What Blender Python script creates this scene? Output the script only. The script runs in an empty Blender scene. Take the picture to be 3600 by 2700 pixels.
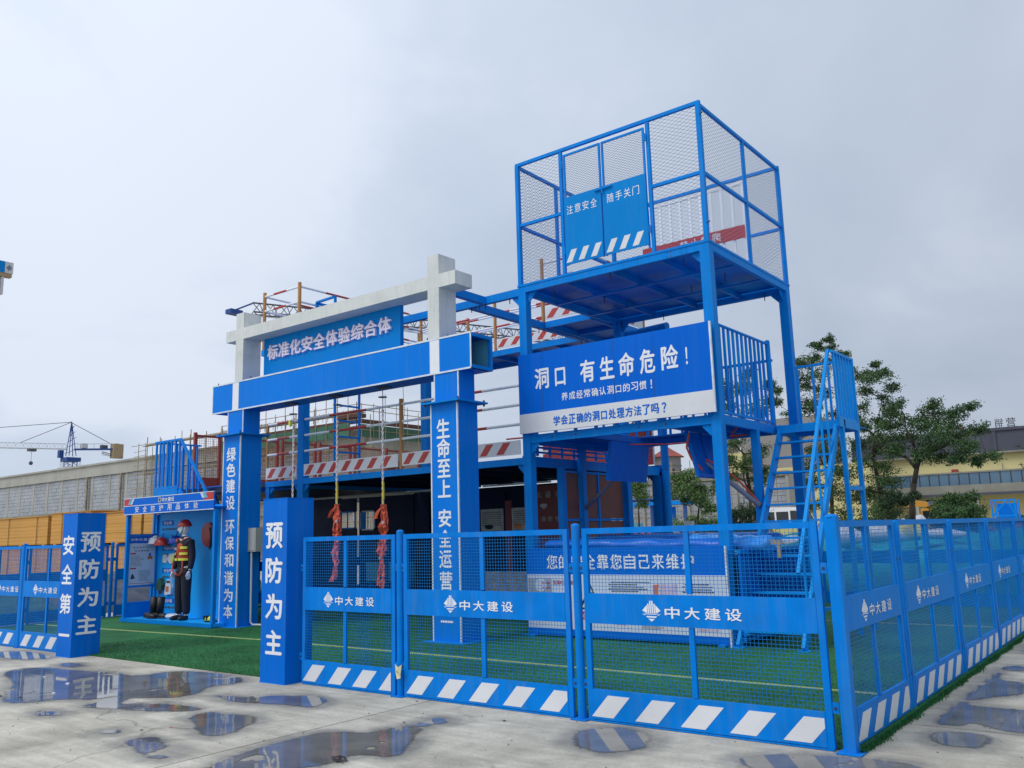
import bpy, bmesh, math, random
import numpy as np
from mathutils import Vector, Matrix, noise
from math import radians, sin, cos, pi
random.seed(7)
K = 0.84            # survey units -> metres (everything is scaled about the origin at the end)
S = bpy.context.scene
C = bpy.data.collections.new('place'); S.collection.children.link(C)

# ---------------------------------------------------------------- camera
cam = bpy.data.cameras.new('camera'); camo = bpy.data.objects.new('camera', cam); S.collection.objects.link(camo)
cam.sensor_fit = 'HORIZONTAL'; cam.sensor_width = 36.0; cam.lens = 36.0 * 3045.4 / 3600
cam.clip_start = 0.05; cam.clip_end = 3000
yaw, pitch, roll = radians(37.678), radians(9.82), radians(-1.636)
fw = Vector((-sin(yaw) * cos(pitch), cos(yaw) * cos(pitch), sin(pitch)))
rt = Vector((cos(yaw), sin(yaw), 0)); up = rt.cross(fw)
r2 = rt * cos(roll) + up * sin(roll); u2 = -rt * sin(roll) + up * cos(roll)
camo.matrix_world = Matrix.Translation(Vector((2.369, -7.259, 1.7666)) * K) @ Matrix((r2, u2, -fw)).transposed().to_4x4()
S.camera = camo

# ---------------------------------------------------------------- sky, sun, exposure
SUN_EL, SUN_AZ = radians(52), radians(200)
W = bpy.data.worlds.new('World'); S.world = W; W.use_nodes = True
nt = W.node_tree; nt.nodes.clear(); N = nt.nodes.new; L = nt.links.new
out = N('ShaderNodeOutputWorld'); bg = N('ShaderNodeBackground')
sky = N('ShaderNodeTexSky'); sky.sky_type = 'NISHITA'; sky.sun_disc = False
sky.sun_elevation = SUN_EL; sky.sun_rotation = SUN_AZ; sky.air_density = 1.0; sky.dust_density = 3.0; sky.ozone_density = 2.0
tc = N('ShaderNodeTexCoord'); sep = N('ShaderNodeSeparateXYZ'); L(tc.outputs['Generated'], sep.inputs[0])
# overcast layer: stretched cloud noise projected on a flat cloud deck
mx = N('ShaderNodeMath'); mx.operation = 'MAXIMUM'; L(sep.outputs[2], mx.inputs[0]); mx.inputs[1].default_value = 0.0
ad = N('ShaderNodeMath'); ad.operation = 'ADD'; L(mx.outputs[0], ad.inputs[0]); ad.inputs[1].default_value = 0.38
dx = N('ShaderNodeMath'); dx.operation = 'DIVIDE'; L(sep.outputs[0], dx.inputs[0]); L(ad.outputs[0], dx.inputs[1])
dy = N('ShaderNodeMath'); dy.operation = 'DIVIDE'; L(sep.outputs[1], dy.inputs[0]); L(ad.outputs[0], dy.inputs[1])
cmb = N('ShaderNodeCombineXYZ'); L(dx.outputs[0], cmb.inputs[0]); L(dy.outputs[0], cmb.inputs[1])
n1 = N('ShaderNodeTexNoise'); n1.inputs['Scale'].default_value = 1.3; n1.inputs['Detail'].default_value = 6; n1.inputs['Roughness'].default_value = 0.52; n1.inputs['Distortion'].default_value = 0.35
L(cmb.outputs[0], n1.inputs['Vector'])
n2 = N('ShaderNodeTexNoise'); n2.inputs['Scale'].default_value = 0.22; n2.inputs['Detail'].default_value = 2
L(cmb.outputs[0], n2.inputs['Vector'])
mxn = N('ShaderNodeMath'); mxn.operation = 'MULTIPLY_ADD'; L(n2.outputs[0], mxn.inputs[0]); mxn.inputs[1].default_value = 0.9
L(n1.outputs[0], mxn.inputs[2])
rp = N('ShaderNodeValToRGB'); rp.color_ramp.elements[0].position = 0.70; rp.color_ramp.elements[0].color = (0.505, 0.59, 0.735, 1)
rp.color_ramp.elements[1].position = 1.12; rp.color_ramp.elements[1].color = (0.735, 0.80, 0.915, 1)
e = rp.color_ramp.elements.new(0.9); e.color = (0.615, 0.70, 0.835, 1)
L(mxn.outputs[0], rp.inputs[0])
# broad brightness: the cloud is thinner towards the left of the view, thicker towards the right (east)
ew = N('ShaderNodeVectorMath'); ew.operation = 'DOT_PRODUCT'; L(tc.outputs['Generated'], ew.inputs[0]); ew.inputs[1].default_value = (-0.80, -0.60, 0.0)
mr = N('ShaderNodeMapRange'); L(ew.outputs['Value'], mr.inputs[0]); mr.inputs[1].default_value = -0.75; mr.inputs[2].default_value = 0.45; mr.inputs[3].default_value = 0.74; mr.inputs[4].default_value = 1.06
mz = N('ShaderNodeMapRange'); L(sep.outputs[2], mz.inputs[0]); mz.inputs[1].default_value = 0.0; mz.inputs[2].default_value = 1.0; mz.inputs[3].default_value = 0.93; mz.inputs[4].default_value = 1.30
mm = N('ShaderNodeMath'); mm.operation = 'MULTIPLY'; L(mr.outputs[0], mm.inputs[0]); L(mz.outputs[0], mm.inputs[1])
sc = N('ShaderNodeVectorMath'); sc.operation = 'SCALE'; L(rp.outputs[0], sc.inputs[0]); L(mm.outputs[0], sc.inputs['Scale'])
sk = N('ShaderNodeVectorMath'); sk.operation = 'SCALE'; L(sky.outputs[0], sk.inputs[0]); sk.inputs['Scale'].default_value = 0.12
# cloud deck radiance is given for the background strength of 0.12
cl = N('ShaderNodeVectorMath'); cl.operation = 'SCALE'; L(sc.outputs[0], cl.inputs[0]); cl.inputs['Scale'].default_value = 1.0 / 0.12
smix = N('ShaderNodeMix'); smix.data_type = 'RGBA'; smix.inputs[0].default_value = 0.94
L(sky.outputs[0], smix.inputs[6]); L(cl.outputs[0], smix.inputs[7])
L(smix.outputs[2], bg.inputs['Color']); bg.inputs['Strength'].default_value = 0.12
L(bg.outputs[0], out.inputs[0])
sl = bpy.data.lights.new('sun', 'SUN'); sl.energy = 1.3; sl.angle = radians(25); sl.color = (1.0, 0.97, 0.92)
so = bpy.data.objects.new('sun', sl); S.collection.objects.link(so)
so.rotation_euler = (Vector((sin(SUN_AZ) * cos(SUN_EL), cos(SUN_AZ) * cos(SUN_EL), sin(SUN_EL)))).to_track_quat('Z', 'Y').to_euler()
S.view_settings.view_transform = 'Standard'; S.view_settings.look = 'None'; S.view_settings.gamma = 1.0
S.view_settings.use_curve_mapping = False; S.view_settings.exposure = 0.0

# ---------------------------------------------------------------- materials
def mat(name, rgb, rough=0.5, var=0.10, scale=2.5, bump=0.0, bscale=60, metal=0.0, spec=0.5, dirt=None, dscale=6, alpha=None, streak=0.0):
    m = bpy.data.materials.new(name); m.use_nodes = True
    t = m.node_tree; b = t.nodes['Principled BSDF']; n = t.nodes.new; l = t.links.new
    b.inputs['Metallic'].default_value = metal; b.inputs['Specular IOR Level'].default_value = spec
    g = n('ShaderNodeNewGeometry')
    nz = n('ShaderNodeTexNoise'); nz.inputs['Scale'].default_value = scale; nz.inputs['Detail'].default_value = 5; l(g.outputs['Position'], nz.inputs['Vector'])
    mp = n('ShaderNodeMapRange'); l(nz.outputs[0], mp.inputs[0]); mp.inputs[1].default_value = 0.3; mp.inputs[2].default_value = 0.7
    mp.inputs[3].default_value = 1 - var; mp.inputs[4].default_value = 1 + var
    mul = n('ShaderNodeVectorMath'); mul.operation = 'SCALE'; mul.inputs[0].default_value = rgb; l(mp.outputs[0], mul.inputs['Scale'])
    col = mul.outputs[0]
    if dirt:
        nd = n('ShaderNodeTexNoise'); nd.inputs['Scale'].default_value = dscale; nd.inputs['Detail'].default_value = 8; nd.inputs['Roughness'].default_value = 0.7
        l(g.outputs['Position'], nd.inputs['Vector'])
        md = n('ShaderNodeMapRange'); l(nd.outputs[0], md.inputs[0]); md.inputs[1].default_value = 0.52; md.inputs[2].default_value = 0.8; md.inputs[4].default_value = dirt[3]
        mx = n('ShaderNodeMix'); mx.data_type = 'RGBA'; l(md.outputs[0], mx.inputs[0]); l(col, mx.inputs[6]); mx.inputs[7].default_value = (*dirt[:3], 1)
        col = mx.outputs[2]
    if streak:
        mpp = n('ShaderNodeMapping'); l(g.outputs['Position'], mpp.inputs[0]); mpp.inputs['Scale'].default_value = (9, 9, 0.6)
        ns = n('ShaderNodeTexNoise'); ns.inputs['Scale'].default_value = 1.6; ns.inputs['Detail'].default_value = 6; ns.inputs['Roughness'].default_value = 0.65; l(mpp.outputs[0], ns.inputs['Vector'])
        m1 = n('ShaderNodeMapRange'); l(ns.outputs[0], m1.inputs[0]); m1.inputs[1].default_value = 0.48; m1.inputs[2].default_value = 0.78; m1.inputs[4].default_value = streak
        nk = n('ShaderNodeTexNoise'); nk.inputs['Scale'].default_value = 26; nk.inputs['Detail'].default_value = 5; nk.inputs['Roughness'].default_value = 0.75; l(g.outputs['Position'], nk.inputs['Vector'])
        m3 = n('ShaderNodeMapRange'); l(nk.outputs[0], m3.inputs[0]); m3.inputs[1].default_value = 0.70; m3.inputs[2].default_value = 0.74; m3.inputs[4].default_value = min(1, streak * 2.4)
        m2 = n('ShaderNodeMix'); m2.data_type = 'RGBA'; l(m1.outputs[0], m2.inputs[0]); l(col, m2.inputs[6]); m2.inputs[7].default_value = (0.16, 0.24, 0.36, 1)
        m4 = n('ShaderNodeMix'); m4.data_type = 'RGBA'; l(m3.outputs[0], m4.inputs[0]); l(m2.outputs[2], m4.inputs[6]); m4.inputs[7].default_value = (0.05, 0.06, 0.08, 1); col = m4.outputs[2]
    l(col, b.inputs['Base Color'])
    rr = n('ShaderNodeMapRange'); l(nz.outputs[0], rr.inputs[0]); rr.inputs[1].default_value = 0.3; rr.inputs[2].default_value = 0.7
    rr.inputs[3].default_value = max(0.02, rough - 0.07); rr.inputs[4].default_value = min(1, rough + 0.07); l(rr.outputs[0], b.inputs['Roughness'])
    if bump:
        nb = n('ShaderNodeTexNoise'); nb.inputs['Scale'].default_value = bscale; nb.inputs['Detail'].default_value = 4; l(g.outputs['Position'], nb.inputs['Vector'])
        bp = n('ShaderNodeBump'); bp.inputs['Strength'].default_value = bump; bp.inputs['Distance'].default_value = 0.02; l(nb.outputs[0], bp.inputs['Height']); l(bp.outputs[0], b.inputs['Normal'])
    if alpha is not None: b.inputs['Alpha'].default_value = alpha
    return m
BLUE = mat('blue_paint', (0.0005, 0.225, 0.72), 0.48, 0.10, 3, spec=0.08, dirt=(0.006, 0.14, 0.36, 0.3), streak=0.22)
STAIRB = mat('stair_blue_paint', (0.002, 0.29, 0.80), 0.45, 0.12, 4, spec=0.1, dirt=(0.01, 0.16, 0.42, 0.3), streak=0.2)
BLUEP = mat('blue_panel', (0.0004, 0.150, 0.65), 0.42, 0.06, 1.2, spec=0.07, dirt=(0.004, 0.15, 0.50, 0.25), streak=0.14)
BLUEF = mat('blue_fence', (0.0005, 0.205, 0.70), 0.45, 0.10, 4, spec=0.08, dirt=(0.01, 0.15, 0.34, 0.35), streak=0.25)
BLUEG = mat('blue_gate', (0.0004, 0.200, 0.76), 0.35, 0.05, 1.0, spec=0.09, streak=0.14)
SKYB = mat('sky_blue_board', (0.0005, 0.225, 0.64), 0.45, 0.05, 1.5, spec=0.08, dirt=(0.002, 0.19, 0.5, 0.2), streak=0.1)
LBLUE = mat('light_blue_panel', (0.012, 0.40, 0.93), 0.4, 0.05, spec=0.2)
BOARDB = mat('board_blue', (0.0006, 0.135, 0.66), 0.42, 0.04, 1.0, spec=0.08, streak=0.08)
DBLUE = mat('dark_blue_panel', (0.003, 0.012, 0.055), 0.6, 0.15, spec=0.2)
NAVY = mat('navy_cloth', (0.012, 0.014, 0.030), 0.85, 0.2, 12, bump=0.3, bscale=40)
WHITE = mat('white_paint', (0.72, 0.73, 0.76), 0.45, 0.05, 3, dirt=(0.45, 0.45, 0.46, 0.35))
LETTER = mat('white_lettering', (0.82, 0.84, 0.88), 0.5, 0.02)
LAV = mat('lavender_lettering', (0.80, 0.74, 0.88), 0.4, 0.02)
CREAM = mat('frame_white', (0.66, 0.68, 0.66), 0.6, 0.07, 2.5, bump=0.15, bscale=30, dirt=(0.40, 0.41, 0.37, 0.5), dscale=4, streak=0.22)
ALU = mat('aluminium_trim', (0.70, 0.76, 0.82), 0.35, 0.15, 8, metal=0.2, dirt=(0.25, 0.35, 0.5, 0.5))
TEAL = mat('inside_sheet', (0.10, 0.42, 0.56), 0.5, 0.15)
RED = mat('red_paint', (0.50, 0.045, 0.035), 0.45, 0.12, 5)
REDB = mat('red_board', (0.42, 0.03, 0.035), 0.5, 0.1)
REDD = mat('dark_red_board', (0.16, 0.02, 0.025), 0.5, 0.15)
RUST = mat('red_brown_sheet', (0.22, 0.075, 0.055), 0.7, 0.15, 2)
MAROON = mat('red_steel', (0.30, 0.035, 0.03), 0.5, 0.1)
ORANGE = mat('tan_post_paint', (0.46, 0.22, 0.075), 0.5, 0.10, 6)
BLACK = mat('black_rubber', (0.012, 0.012, 0.014), 0.5, 0.2)
DARK = mat('dark_steel', (0.035, 0.038, 0.045), 0.5, 0.2)
GREYS = mat('grey_steel', (0.17, 0.19, 0.24), 0.38, 0.2, metal=0.1)
SILVER = mat('silver_steel', (0.42, 0.43, 0.46), 0.3, 0.1, metal=0.6)
MESHG = mat('grey_wire', (0.24, 0.27, 0.36), 0.5, 0.1)
WIRE = mat('blue_wire', (0.002, 0.17, 0.52), 0.45, 0.1, spec=0.2)
GREYBOX = mat('grey_box', (0.42, 0.43, 0.41), 0.5, 0.04)
PVC = mat('white_pvc', (0.66, 0.68, 0.72), 0.35, 0.03)
ROPE = mat('white_rope', (0.62, 0.58, 0.62), 0.9, 0.15, 40)
STRAP = mat('orange_strap', (0.62, 0.10, 0.05), 0.75, 0.25, 15)
YEL = mat('yellow_reflective', (0.75, 0.75, 0.08), 0.5, 0.05)
YSTRAP = mat('yellow_strap', (0.5, 0.4, 0.06), 0.7, 0.1)
SKIN = mat('mannequin_white', (0.74, 0.77, 0.82), 0.3, 0.03)
HELM = mat('red_helmet', (0.42, 0.03, 0.02), 0.3, 0.05)
HELW = mat('white_helmet', (0.66, 0.70, 0.76), 0.35, 0.05)
HELB = mat('blue_helmet', (0.006, 0.06, 0.45), 0.3, 0.05)
VEST = mat('orange_vest', (0.50, 0.065, 0.03), 0.8, 0.12, 20)
PLY = mat('plywood', (0.56, 0.30, 0.075), 0.75, 0.10, .5)
PLYE = mat('plywood_edge', (0.54, 0.26, 0.05), 0.85, 0.12, .6)
PLYD = mat('dark_tie_band', (0.10, 0.05, 0.02), 0.9, 0.2)  # dark brown of the tie bands round the plywood stacks
CONC = mat('building_concrete', (0.36, 0.355, 0.32), 0.9, 0.14, 0.35, dirt=(0.2, 0.19, 0.17, 0.5), dscale=0.5)
BLOCK = mat('grey_block', (0.34, 0.36, 0.39), 0.95, 0.14, 0.8)
BRICKR = mat('red_brick', (0.36, 0.045, 0.04), 0.7, 0.15, 8)
MORTAR = mat('white_mortar', (0.72, 0.72, 0.74), 0.7, 0.05)
SCAF = mat('scaffold_pipe', (0.27, 0.215, 0.14), 0.6, 0.3, 1)
FORM = mat('brown_formwork', (0.13, 0.06, 0.045), 0.8, 0.25, 1)
GNET = mat('green_net', (0.045, 0.125, 0.085), 0.9, 0.25, 1.2)
TNET = mat('teal_net', (0.008, 0.25, 0.32), 0.85, 0.35, 1.4, bump=0.5, bscale=9, dirt=(0.01, 0.12, 0.16, 0.8), dscale=2)
LNET = mat('light_green_net', (0.06, 0.36, 0.22), 0.9, 0.3, 3, bump=0.5, bscale=14)
YWALL = mat('yellow_wall', (0.62, 0.55, 0.27), 0.85, 0.05, 0.3)
GROOF = mat('grey_roof_band', (0.060, 0.065, 0.095), 0.6, 0.10, 0.3)
LEDGE = mat('stained_ledge', (0.24, 0.235, 0.20), 0.9, 0.2, 0.6, dirt=(0.12, 0.11, 0.1, 0.5), dscale=1)
GLASS = mat('blue_window_glass', (0.085, 0.16, 0.24), 0.12, 0.15, 0.6)
DGLASS = mat('dark_glass', (0.02, 0.025, 0.03), 0.08, 0.1)
TILE = mat('roof_tile_red', (0.33, 0.075, 0.05), 0.8, 0.15, 1)
STUCCO = mat('grey_stucco', (0.27, 0.26, 0.255), 0.9, 0.08, 0.5)
BARK = mat('bark', (0.055, 0.042, 0.032), 0.95, 0.3, 6, bump=0.6, bscale=14)
CRANEB = mat('crane_blue', (0.010, 0.06, 0.26), 0.5, 0.1)
CRANEW = mat('crane_white', (0.55, 0.56, 0.60), 0.5, 0.1)
CRANED = mat('crane_grey', (0.085, 0.09, 0.12), 0.6, 0.1)
TAN = mat('tan_block', (0.36, 0.27, 0.16), 0.8, 0.1)
EXCY = mat('machine_yellow', (0.62, 0.29, 0.035), 0.45, 0.1)
PLASTW = mat('white_plastic_sack', (0.60, 0.62, 0.65), 0.55, 0.12, 5, bump=0.3, bscale=10)
PLASTY = mat('yellow_plastic_sack', (0.62, 0.58, 0.14), 0.5, 0.15, 4)
TARP = mat('blue_tarp', (0.008, 0.13, 0.60), 0.32, 0.14, 5, bump=0.5, bscale=7)
TARPL = mat('light_blue_tarp', (0.05, 0.28, 0.78), 0.3, 0.15, 6, bump=0.5, bscale=8)
HOSE = mat('red_hose', (0.60, 0.06, 0.03), 0.5, 0.2, 90)
RUBBLE = mat('rubble', (0.10, 0.10, 0.10), 0.95, 0.4, 3, bump=0.7, bscale=6)
PRINTK = mat('print_dark', (0.05, 0.06, 0.08), 0.6, 0.1)
PRINTP = mat('print_lilac', (0.52, 0.44, 0.58), 0.6, 0.2, 8)
PRINTG = mat('print_grey', (0.36, 0.37, 0.39), 0.6, 0.25, 6)
PAPER = mat('poster_white', (0.60, 0.66, 0.78), 0.5, 0.04)
PRINTR = mat('print_red', (0.55, 0.03, 0.03), 0.5, 0.05)
PRINTO = mat('print_orange', (0.60, 0.16, 0.04), 0.5, 0.05)
GLINE = mat('yellow_turf_line', (0.42, 0.52, 0.22), 0.9, 0.1)
LAMPM = mat('lamp_tube', (0.75, 0.77, 0.8), 0.3, 0.02)

def leafmat(name, a, b):
    m = bpy.data.materials.new(name); m.use_nodes = True; t = m.node_tree; p = t.nodes['Principled BSDF']; n = t.nodes.new; l = t.links.new
    g = n('ShaderNodeNewGeometry'); z = n('ShaderNodeTexNoise'); z.inputs['Scale'].default_value = 1.3; z.inputs['Detail'].default_value = 4; l(g.outputs['Position'], z.inputs['Vector'])
    w = n('ShaderNodeTexWhiteNoise'); w.noise_dimensions = '1D'; l(g.outputs['Random Per Island'], w.inputs['W'])
    s = n('ShaderNodeMath'); s.operation = 'MULTIPLY_ADD'; l(w.outputs[0], s.inputs[0]); s.inputs[1].default_value = 0.5; l(z.outputs[0], s.inputs[2])
    r = n('ShaderNodeValToRGB'); r.color_ramp.elements[0].position = 0.45; r.color_ramp.elements[0].color = (*a, 1); r.color_ramp.elements[1].position = 1.0; r.color_ramp.elements[1].color = (*b, 1)
    l(s.outputs[0], r.inputs[0]); l(r.outputs[0], p.inputs['Base Color']); p.inputs['Roughness'].default_value = 0.55; p.inputs['Specular IOR Level'].default_value = 0.25
    return m
LEAF = leafmat('leaf_dark', (0.022, 0.055, 0.020), (0.085, 0.16, 0.05))
LEAFL = leafmat('leaf_light', (0.05, 0.10, 0.03), (0.15, 0.24, 0.07))
LEAFD = leafmat('leaf_deep', (0.012, 0.030, 0.014), (0.04, 0.08, 0.03))

def concrete():
    m = bpy.data.materials.new('wet_concrete'); m.use_nodes = True; t = m.node_tree; p = t.nodes['Principled BSDF']; n = t.nodes.new; l = t.links.new
    g = n('ShaderNodeNewGeometry')
    def nz(s, d=6, r=0.55, dist=0.0):
        z = n('ShaderNodeTexNoise'); z.inputs['Scale'].default_value = s; z.inputs['Detail'].default_value = d; z.inputs['Roughness'].default_value = r; z.inputs['Distortion'].default_value = dist
        l(g.outputs['Position'], z.inputs['Vector']); return z.outputs[0]
    def rng(x, a, b, c, d):
        q = n('ShaderNodeMapRange'); l(x, q.inputs[0]); q.inputs[1].default_value = a; q.inputs[2].default_value = b; q.inputs[3].default_value = c; q.inputs[4].default_value = d; return q.outputs[0]
    def mth(op, a, b):
        q = n('ShaderNodeMath'); q.operation = op
        for i, x in enumerate((a, b)):
            if isinstance(x, (int, float)): q.inputs[i].default_value = x
            else: l(x, q.inputs[i])
        return q.outputs[0]
    base = n('ShaderNodeValToRGB'); cr = base.color_ramp
    cr.elements[0].position = 0.28; cr.elements[0].color = (0.37, 0.347, 0.285, 1); cr.elements[1].position = 0.72; cr.elements[1].color = (0.70, 0.66, 0.56, 1)
    l(nz(0.9, 7, 0.6, 0.4), base.inputs[0])
    fine = rng(nz(38, 6, 0.65), 0.3, 0.7, 0.86, 1.10)
    mid = rng(nz(5, 6, 0.6), 0.3, 0.7, 0.90, 1.08)
    spots = rng(nz(70, 3, 0.5), 0.68, 0.75, 1.0, 0.72)
    mps = n('ShaderNodeMapping'); l(g.outputs['Position'], mps.inputs[0]); mps.inputs['Rotation'].default_value = (0, 0, 0.75); mps.inputs['Scale'].default_value = (0.55, 5.0, 1)
    zs = n('ShaderNodeTexNoise'); zs.inputs['Scale'].default_value = 2.2; zs.inputs['Detail'].default_value = 6; l(mps.outputs[0], zs.inputs['Vector'])
    streak = rng(zs.outputs[0], 0.3, 0.7, 0.86, 1.12)
    f = mth('MULTIPLY', mth('MULTIPLY', mth('MULTIPLY', fine, mid), spots), streak)
    f = mth('MULTIPLY', f, rng(nz(1.6, 8, 0.68, 0.6), 0.50, 0.66, 1.0, 0.80)); f = mth('MULTIPLY', f, rng(nz(0.35, 4, 0.5, 0.2), 0.35, 0.65, 0.90, 1.10))
    # hairline cracks
    wv = n('ShaderNodeVectorMath'); wv.operation = 'MULTIPLY_ADD'
    zc = n('ShaderNodeTexNoise'); zc.inputs['Scale'].default_value = 2.0; zc.inputs['Detail'].default_value = 5; l(g.outputs['Position'], zc.inputs['Vector'])
    l(zc.outputs['Color'], wv.inputs[0]); wv.inputs[1].default_value = (0.7, 0.7, 0.0); l(g.outputs['Position'], wv.inputs[2])
    vo = n('ShaderNodeTexVoronoi'); vo.feature = 'DISTANCE_TO_EDGE'; vo.inputs['Scale'].default_value = 0.36; l(wv.outputs[0], vo.inputs['Vector'])
    crk = rng(vo.outputs['Distance'], 0.0, 0.009, 0.0, 1.0)
    crm = mth('MAXIMUM', crk, rng(nz(0.4, 3), 0.45, 0.52, 1.0, 0.0))
    f = mth('MULTIPLY', f, rng(crm, 0, 1, 0.62, 1.0))
    at = n('ShaderNodeAttribute'); at.attribute_name = 'wet'
    wetf = mth('MULTIPLY', at.outputs['Fac'], rng(nz(4, 6, 0.65), 0.3, 0.62, 0.45, 1.15))
    wetf = rng(wetf, 0.15, 0.75, 0.0, 1.0)
    f = mth('MULTIPLY', f, rng(wetf, 0, 1, 1.0, 0.60))
    sc = n('ShaderNodeVectorMath'); sc.operation = 'SCALE'; l(base.outputs[0], sc.inputs[0]); l(f, sc.inputs['Scale'])
    l(sc.outputs[0], p.inputs['Base Color'])
    l(rng(wetf, 0, 1, 0.85, 0.5), p.inputs['Roughness']); p.inputs['Specular IOR Level'].default_value = 0.3
    b = n('ShaderNodeBump'); b.inputs['Distance'].default_value = 0.01; l(rng(wetf, 0, 1, 0.45, 0.05), b.inputs['Strength']); l(mth('MULTIPLY', nz(55, 5, 0.7), crm), b.inputs['Height']); l(b.outputs[0], p.inputs['Normal'])
    return m
CONCG = concrete()
def water():
    m = bpy.data.materials.new('puddle_water'); m.use_nodes = True; t = m.node_tree; p = t.nodes['Principled BSDF']; n = t.nodes.new; l = t.links.new
    g = n('ShaderNodeNewGeometry'); z = n('ShaderNodeTexNoise'); z.inputs['Scale'].default_value = 2.5; z.inputs['Detail'].default_value = 6; l(g.outputs['Position'], z.inputs['Vector'])
    r = n('ShaderNodeValToRGB'); r.color_ramp.elements[0].position = 0.35; r.color_ramp.elements[0].color = (0.12, 0.115, 0.105, 1); r.color_ramp.elements[1].position = 0.7; r.color_ramp.elements[1].color = (0.23, 0.215, 0.185, 1)
    l(z.outputs[0], r.inputs[0]); l(r.outputs[0], p.inputs['Base Color'])
    p.inputs['Roughness'].default_value = 0.9; p.inputs['Specular IOR Level'].default_value = 0.0
    p.inputs['Coat Weight'].default_value = 1.0; p.inputs['Coat Roughness'].default_value = 0.03; p.inputs['Coat IOR'].default_value = 1.36
    w = n('ShaderNodeTexNoise'); w.inputs['Scale'].default_value = 5; w.inputs['Detail'].default_value = 3; l(g.outputs['Position'], w.inputs['Vector'])
    bp = n('ShaderNodeBump'); bp.inputs['Strength'].default_value = 0.06; bp.inputs['Distance'].default_value = 0.01; l(w.outputs[0], bp.inputs['Height']); l(bp.outputs[0], p.inputs['Coat Normal'])
    at = n('ShaderNodeAttribute'); at.attribute_name = 'depth'
    e = n('ShaderNodeTexNoise'); e.inputs['Scale'].default_value = 14; e.inputs['Detail'].default_value = 6; e.inputs['Roughness'].default_value = 0.7; l(g.outputs['Position'], e.inputs['Vector'])
    s = n('ShaderNodeMath'); s.operation = 'MULTIPLY_ADD'; l(e.outputs[0], s.inputs[0]); s.inputs[1].default_value = 0.9; l(at.outputs['Fac'], s.inputs[2])
    e2 = n('ShaderNodeTexNoise'); e2.inputs['Scale'].default_value = 2.6; e2.inputs['Detail'].default_value = 5; e2.inputs['Distortion'].default_value = 0.5; l(g.outputs['Position'], e2.inputs['Vector'])
    i2 = n('ShaderNodeMapRange'); l(e2.outputs[0], i2.inputs[0]); i2.inputs[1].default_value = 0.60; i2.inputs[2].default_value = 0.68; i2.inputs[3].default_value = 0.0; i2.inputs[4].default_value = -1.1
    s3_ = n('ShaderNodeMath'); s3_.operation = 'ADD'; l(s.outputs[0], s3_.inputs[0]); l(i2.outputs[0], s3_.inputs[1]); s = s3_
    q = n('ShaderNodeMapRange'); q.interpolation_type = 'SMOOTHSTEP'; l(s.outputs[0], q.inputs[0]); q.inputs[1].default_value = 0.42; q.inputs[2].default_value = 0.92; l(q.outputs[0], p.inputs['Alpha'])
    return m
WATER = water()
def turf():
    m = bpy.data.materials.new('artificial_grass'); m.use_nodes = True; t = m.node_tree; p = t.nodes['Principled BSDF']; n = t.nodes.new; l = t.links.new
    g = n('ShaderNodeNewGeometry'); z = n('ShaderNodeTexNoise'); z.inputs['Scale'].default_value = 0.9; z.inputs['Detail'].default_value = 4; l(g.outputs['Position'], z.inputs['Vector'])
    y = n('ShaderNodeTexNoise'); y.inputs['Scale'].default_value = 60; y.inputs['Detail'].default_value = 3; l(g.outputs['Position'], y.inputs['Vector'])
    a = n('ShaderNodeMath'); a.operation = 'MULTIPLY_ADD'; l(y.outputs[0], a.inputs[0]); a.inputs[1].default_value = 0.6; l(z.outputs[0], a.inputs[2])
    w = n('ShaderNodeMath'); w.operation = 'MULTIPLY_ADD'; l(g.outputs['Random Per Island'], w.inputs[0]); w.inputs[1].default_value = 0.16; l(a.outputs[0], w.inputs[2])
    r = n('ShaderNodeValToRGB'); r.color_ramp.elements[0].position = 0.55; r.color_ramp.elements[0].color = (0.010, 0.062, 0.020, 1); r.color_ramp.elements[1].position = 1.1 - 0.1; r.color_ramp.elements[1].color = (0.032, 0.175, 0.055, 1)
    l(w.outputs[0], r.inputs[0]); l(r.outputs[0], p.inputs['Base Color']); p.inputs['Roughness'].default_value = 0.75; p.inputs['Specular IOR Level'].default_value = 0.2
    b = n('ShaderNodeBump'); b.inputs['Strength'].default_value = 0.8; b.inputs['Distance'].default_value = 0.02; l(y.outputs[0], b.inputs['Height']); l(b.outputs[0], p.inputs['Normal'])
    return m
TURF = turf()

# ---------------------------------------------------------------- building kit
ROOT = {}
def props(o, label=None, cat=None, group=None, kind=None):
    if label: o['label'] = label
    if cat: o['category'] = cat
    if group: o['group'] = group
    if kind: o['kind'] = kind
    return o
def thing(name, label, cat, loc=(0, 0, 0), rotz=0, group=None):
    o = bpy.data.objects.new(name, None); C.objects.link(o); o.location = loc; o.rotation_euler = (0, 0, rotz); o.empty_display_size = 0.1
    ROOT[o] = Vector(loc) if not rotz else Vector((0, 0, 0))
    return props(o, label, cat, group)
def lthing(name, label, cat, loc=(0, 0, 0), rotz=0, group=None):     # parts given in the thing's own coordinates
    o = thing(name, label, cat, loc, rotz, group); ROOT[o] = Vector((0, 0, 0)); return o
def dup(root, loc, rotz=None, label=None, group=None):
    def cp(o, par):
        c = o.copy(); C.objects.link(c); c.parent = par
        for ch in [x for x in o.children]: cp(ch, c)
        return c
    r = cp(root, None); r.location = loc
    if rotz is not None: r.rotation_euler = (0, 0, rotz)
    if label: r['label'] = label
    if group: r['group'] = group
    return r
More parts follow.
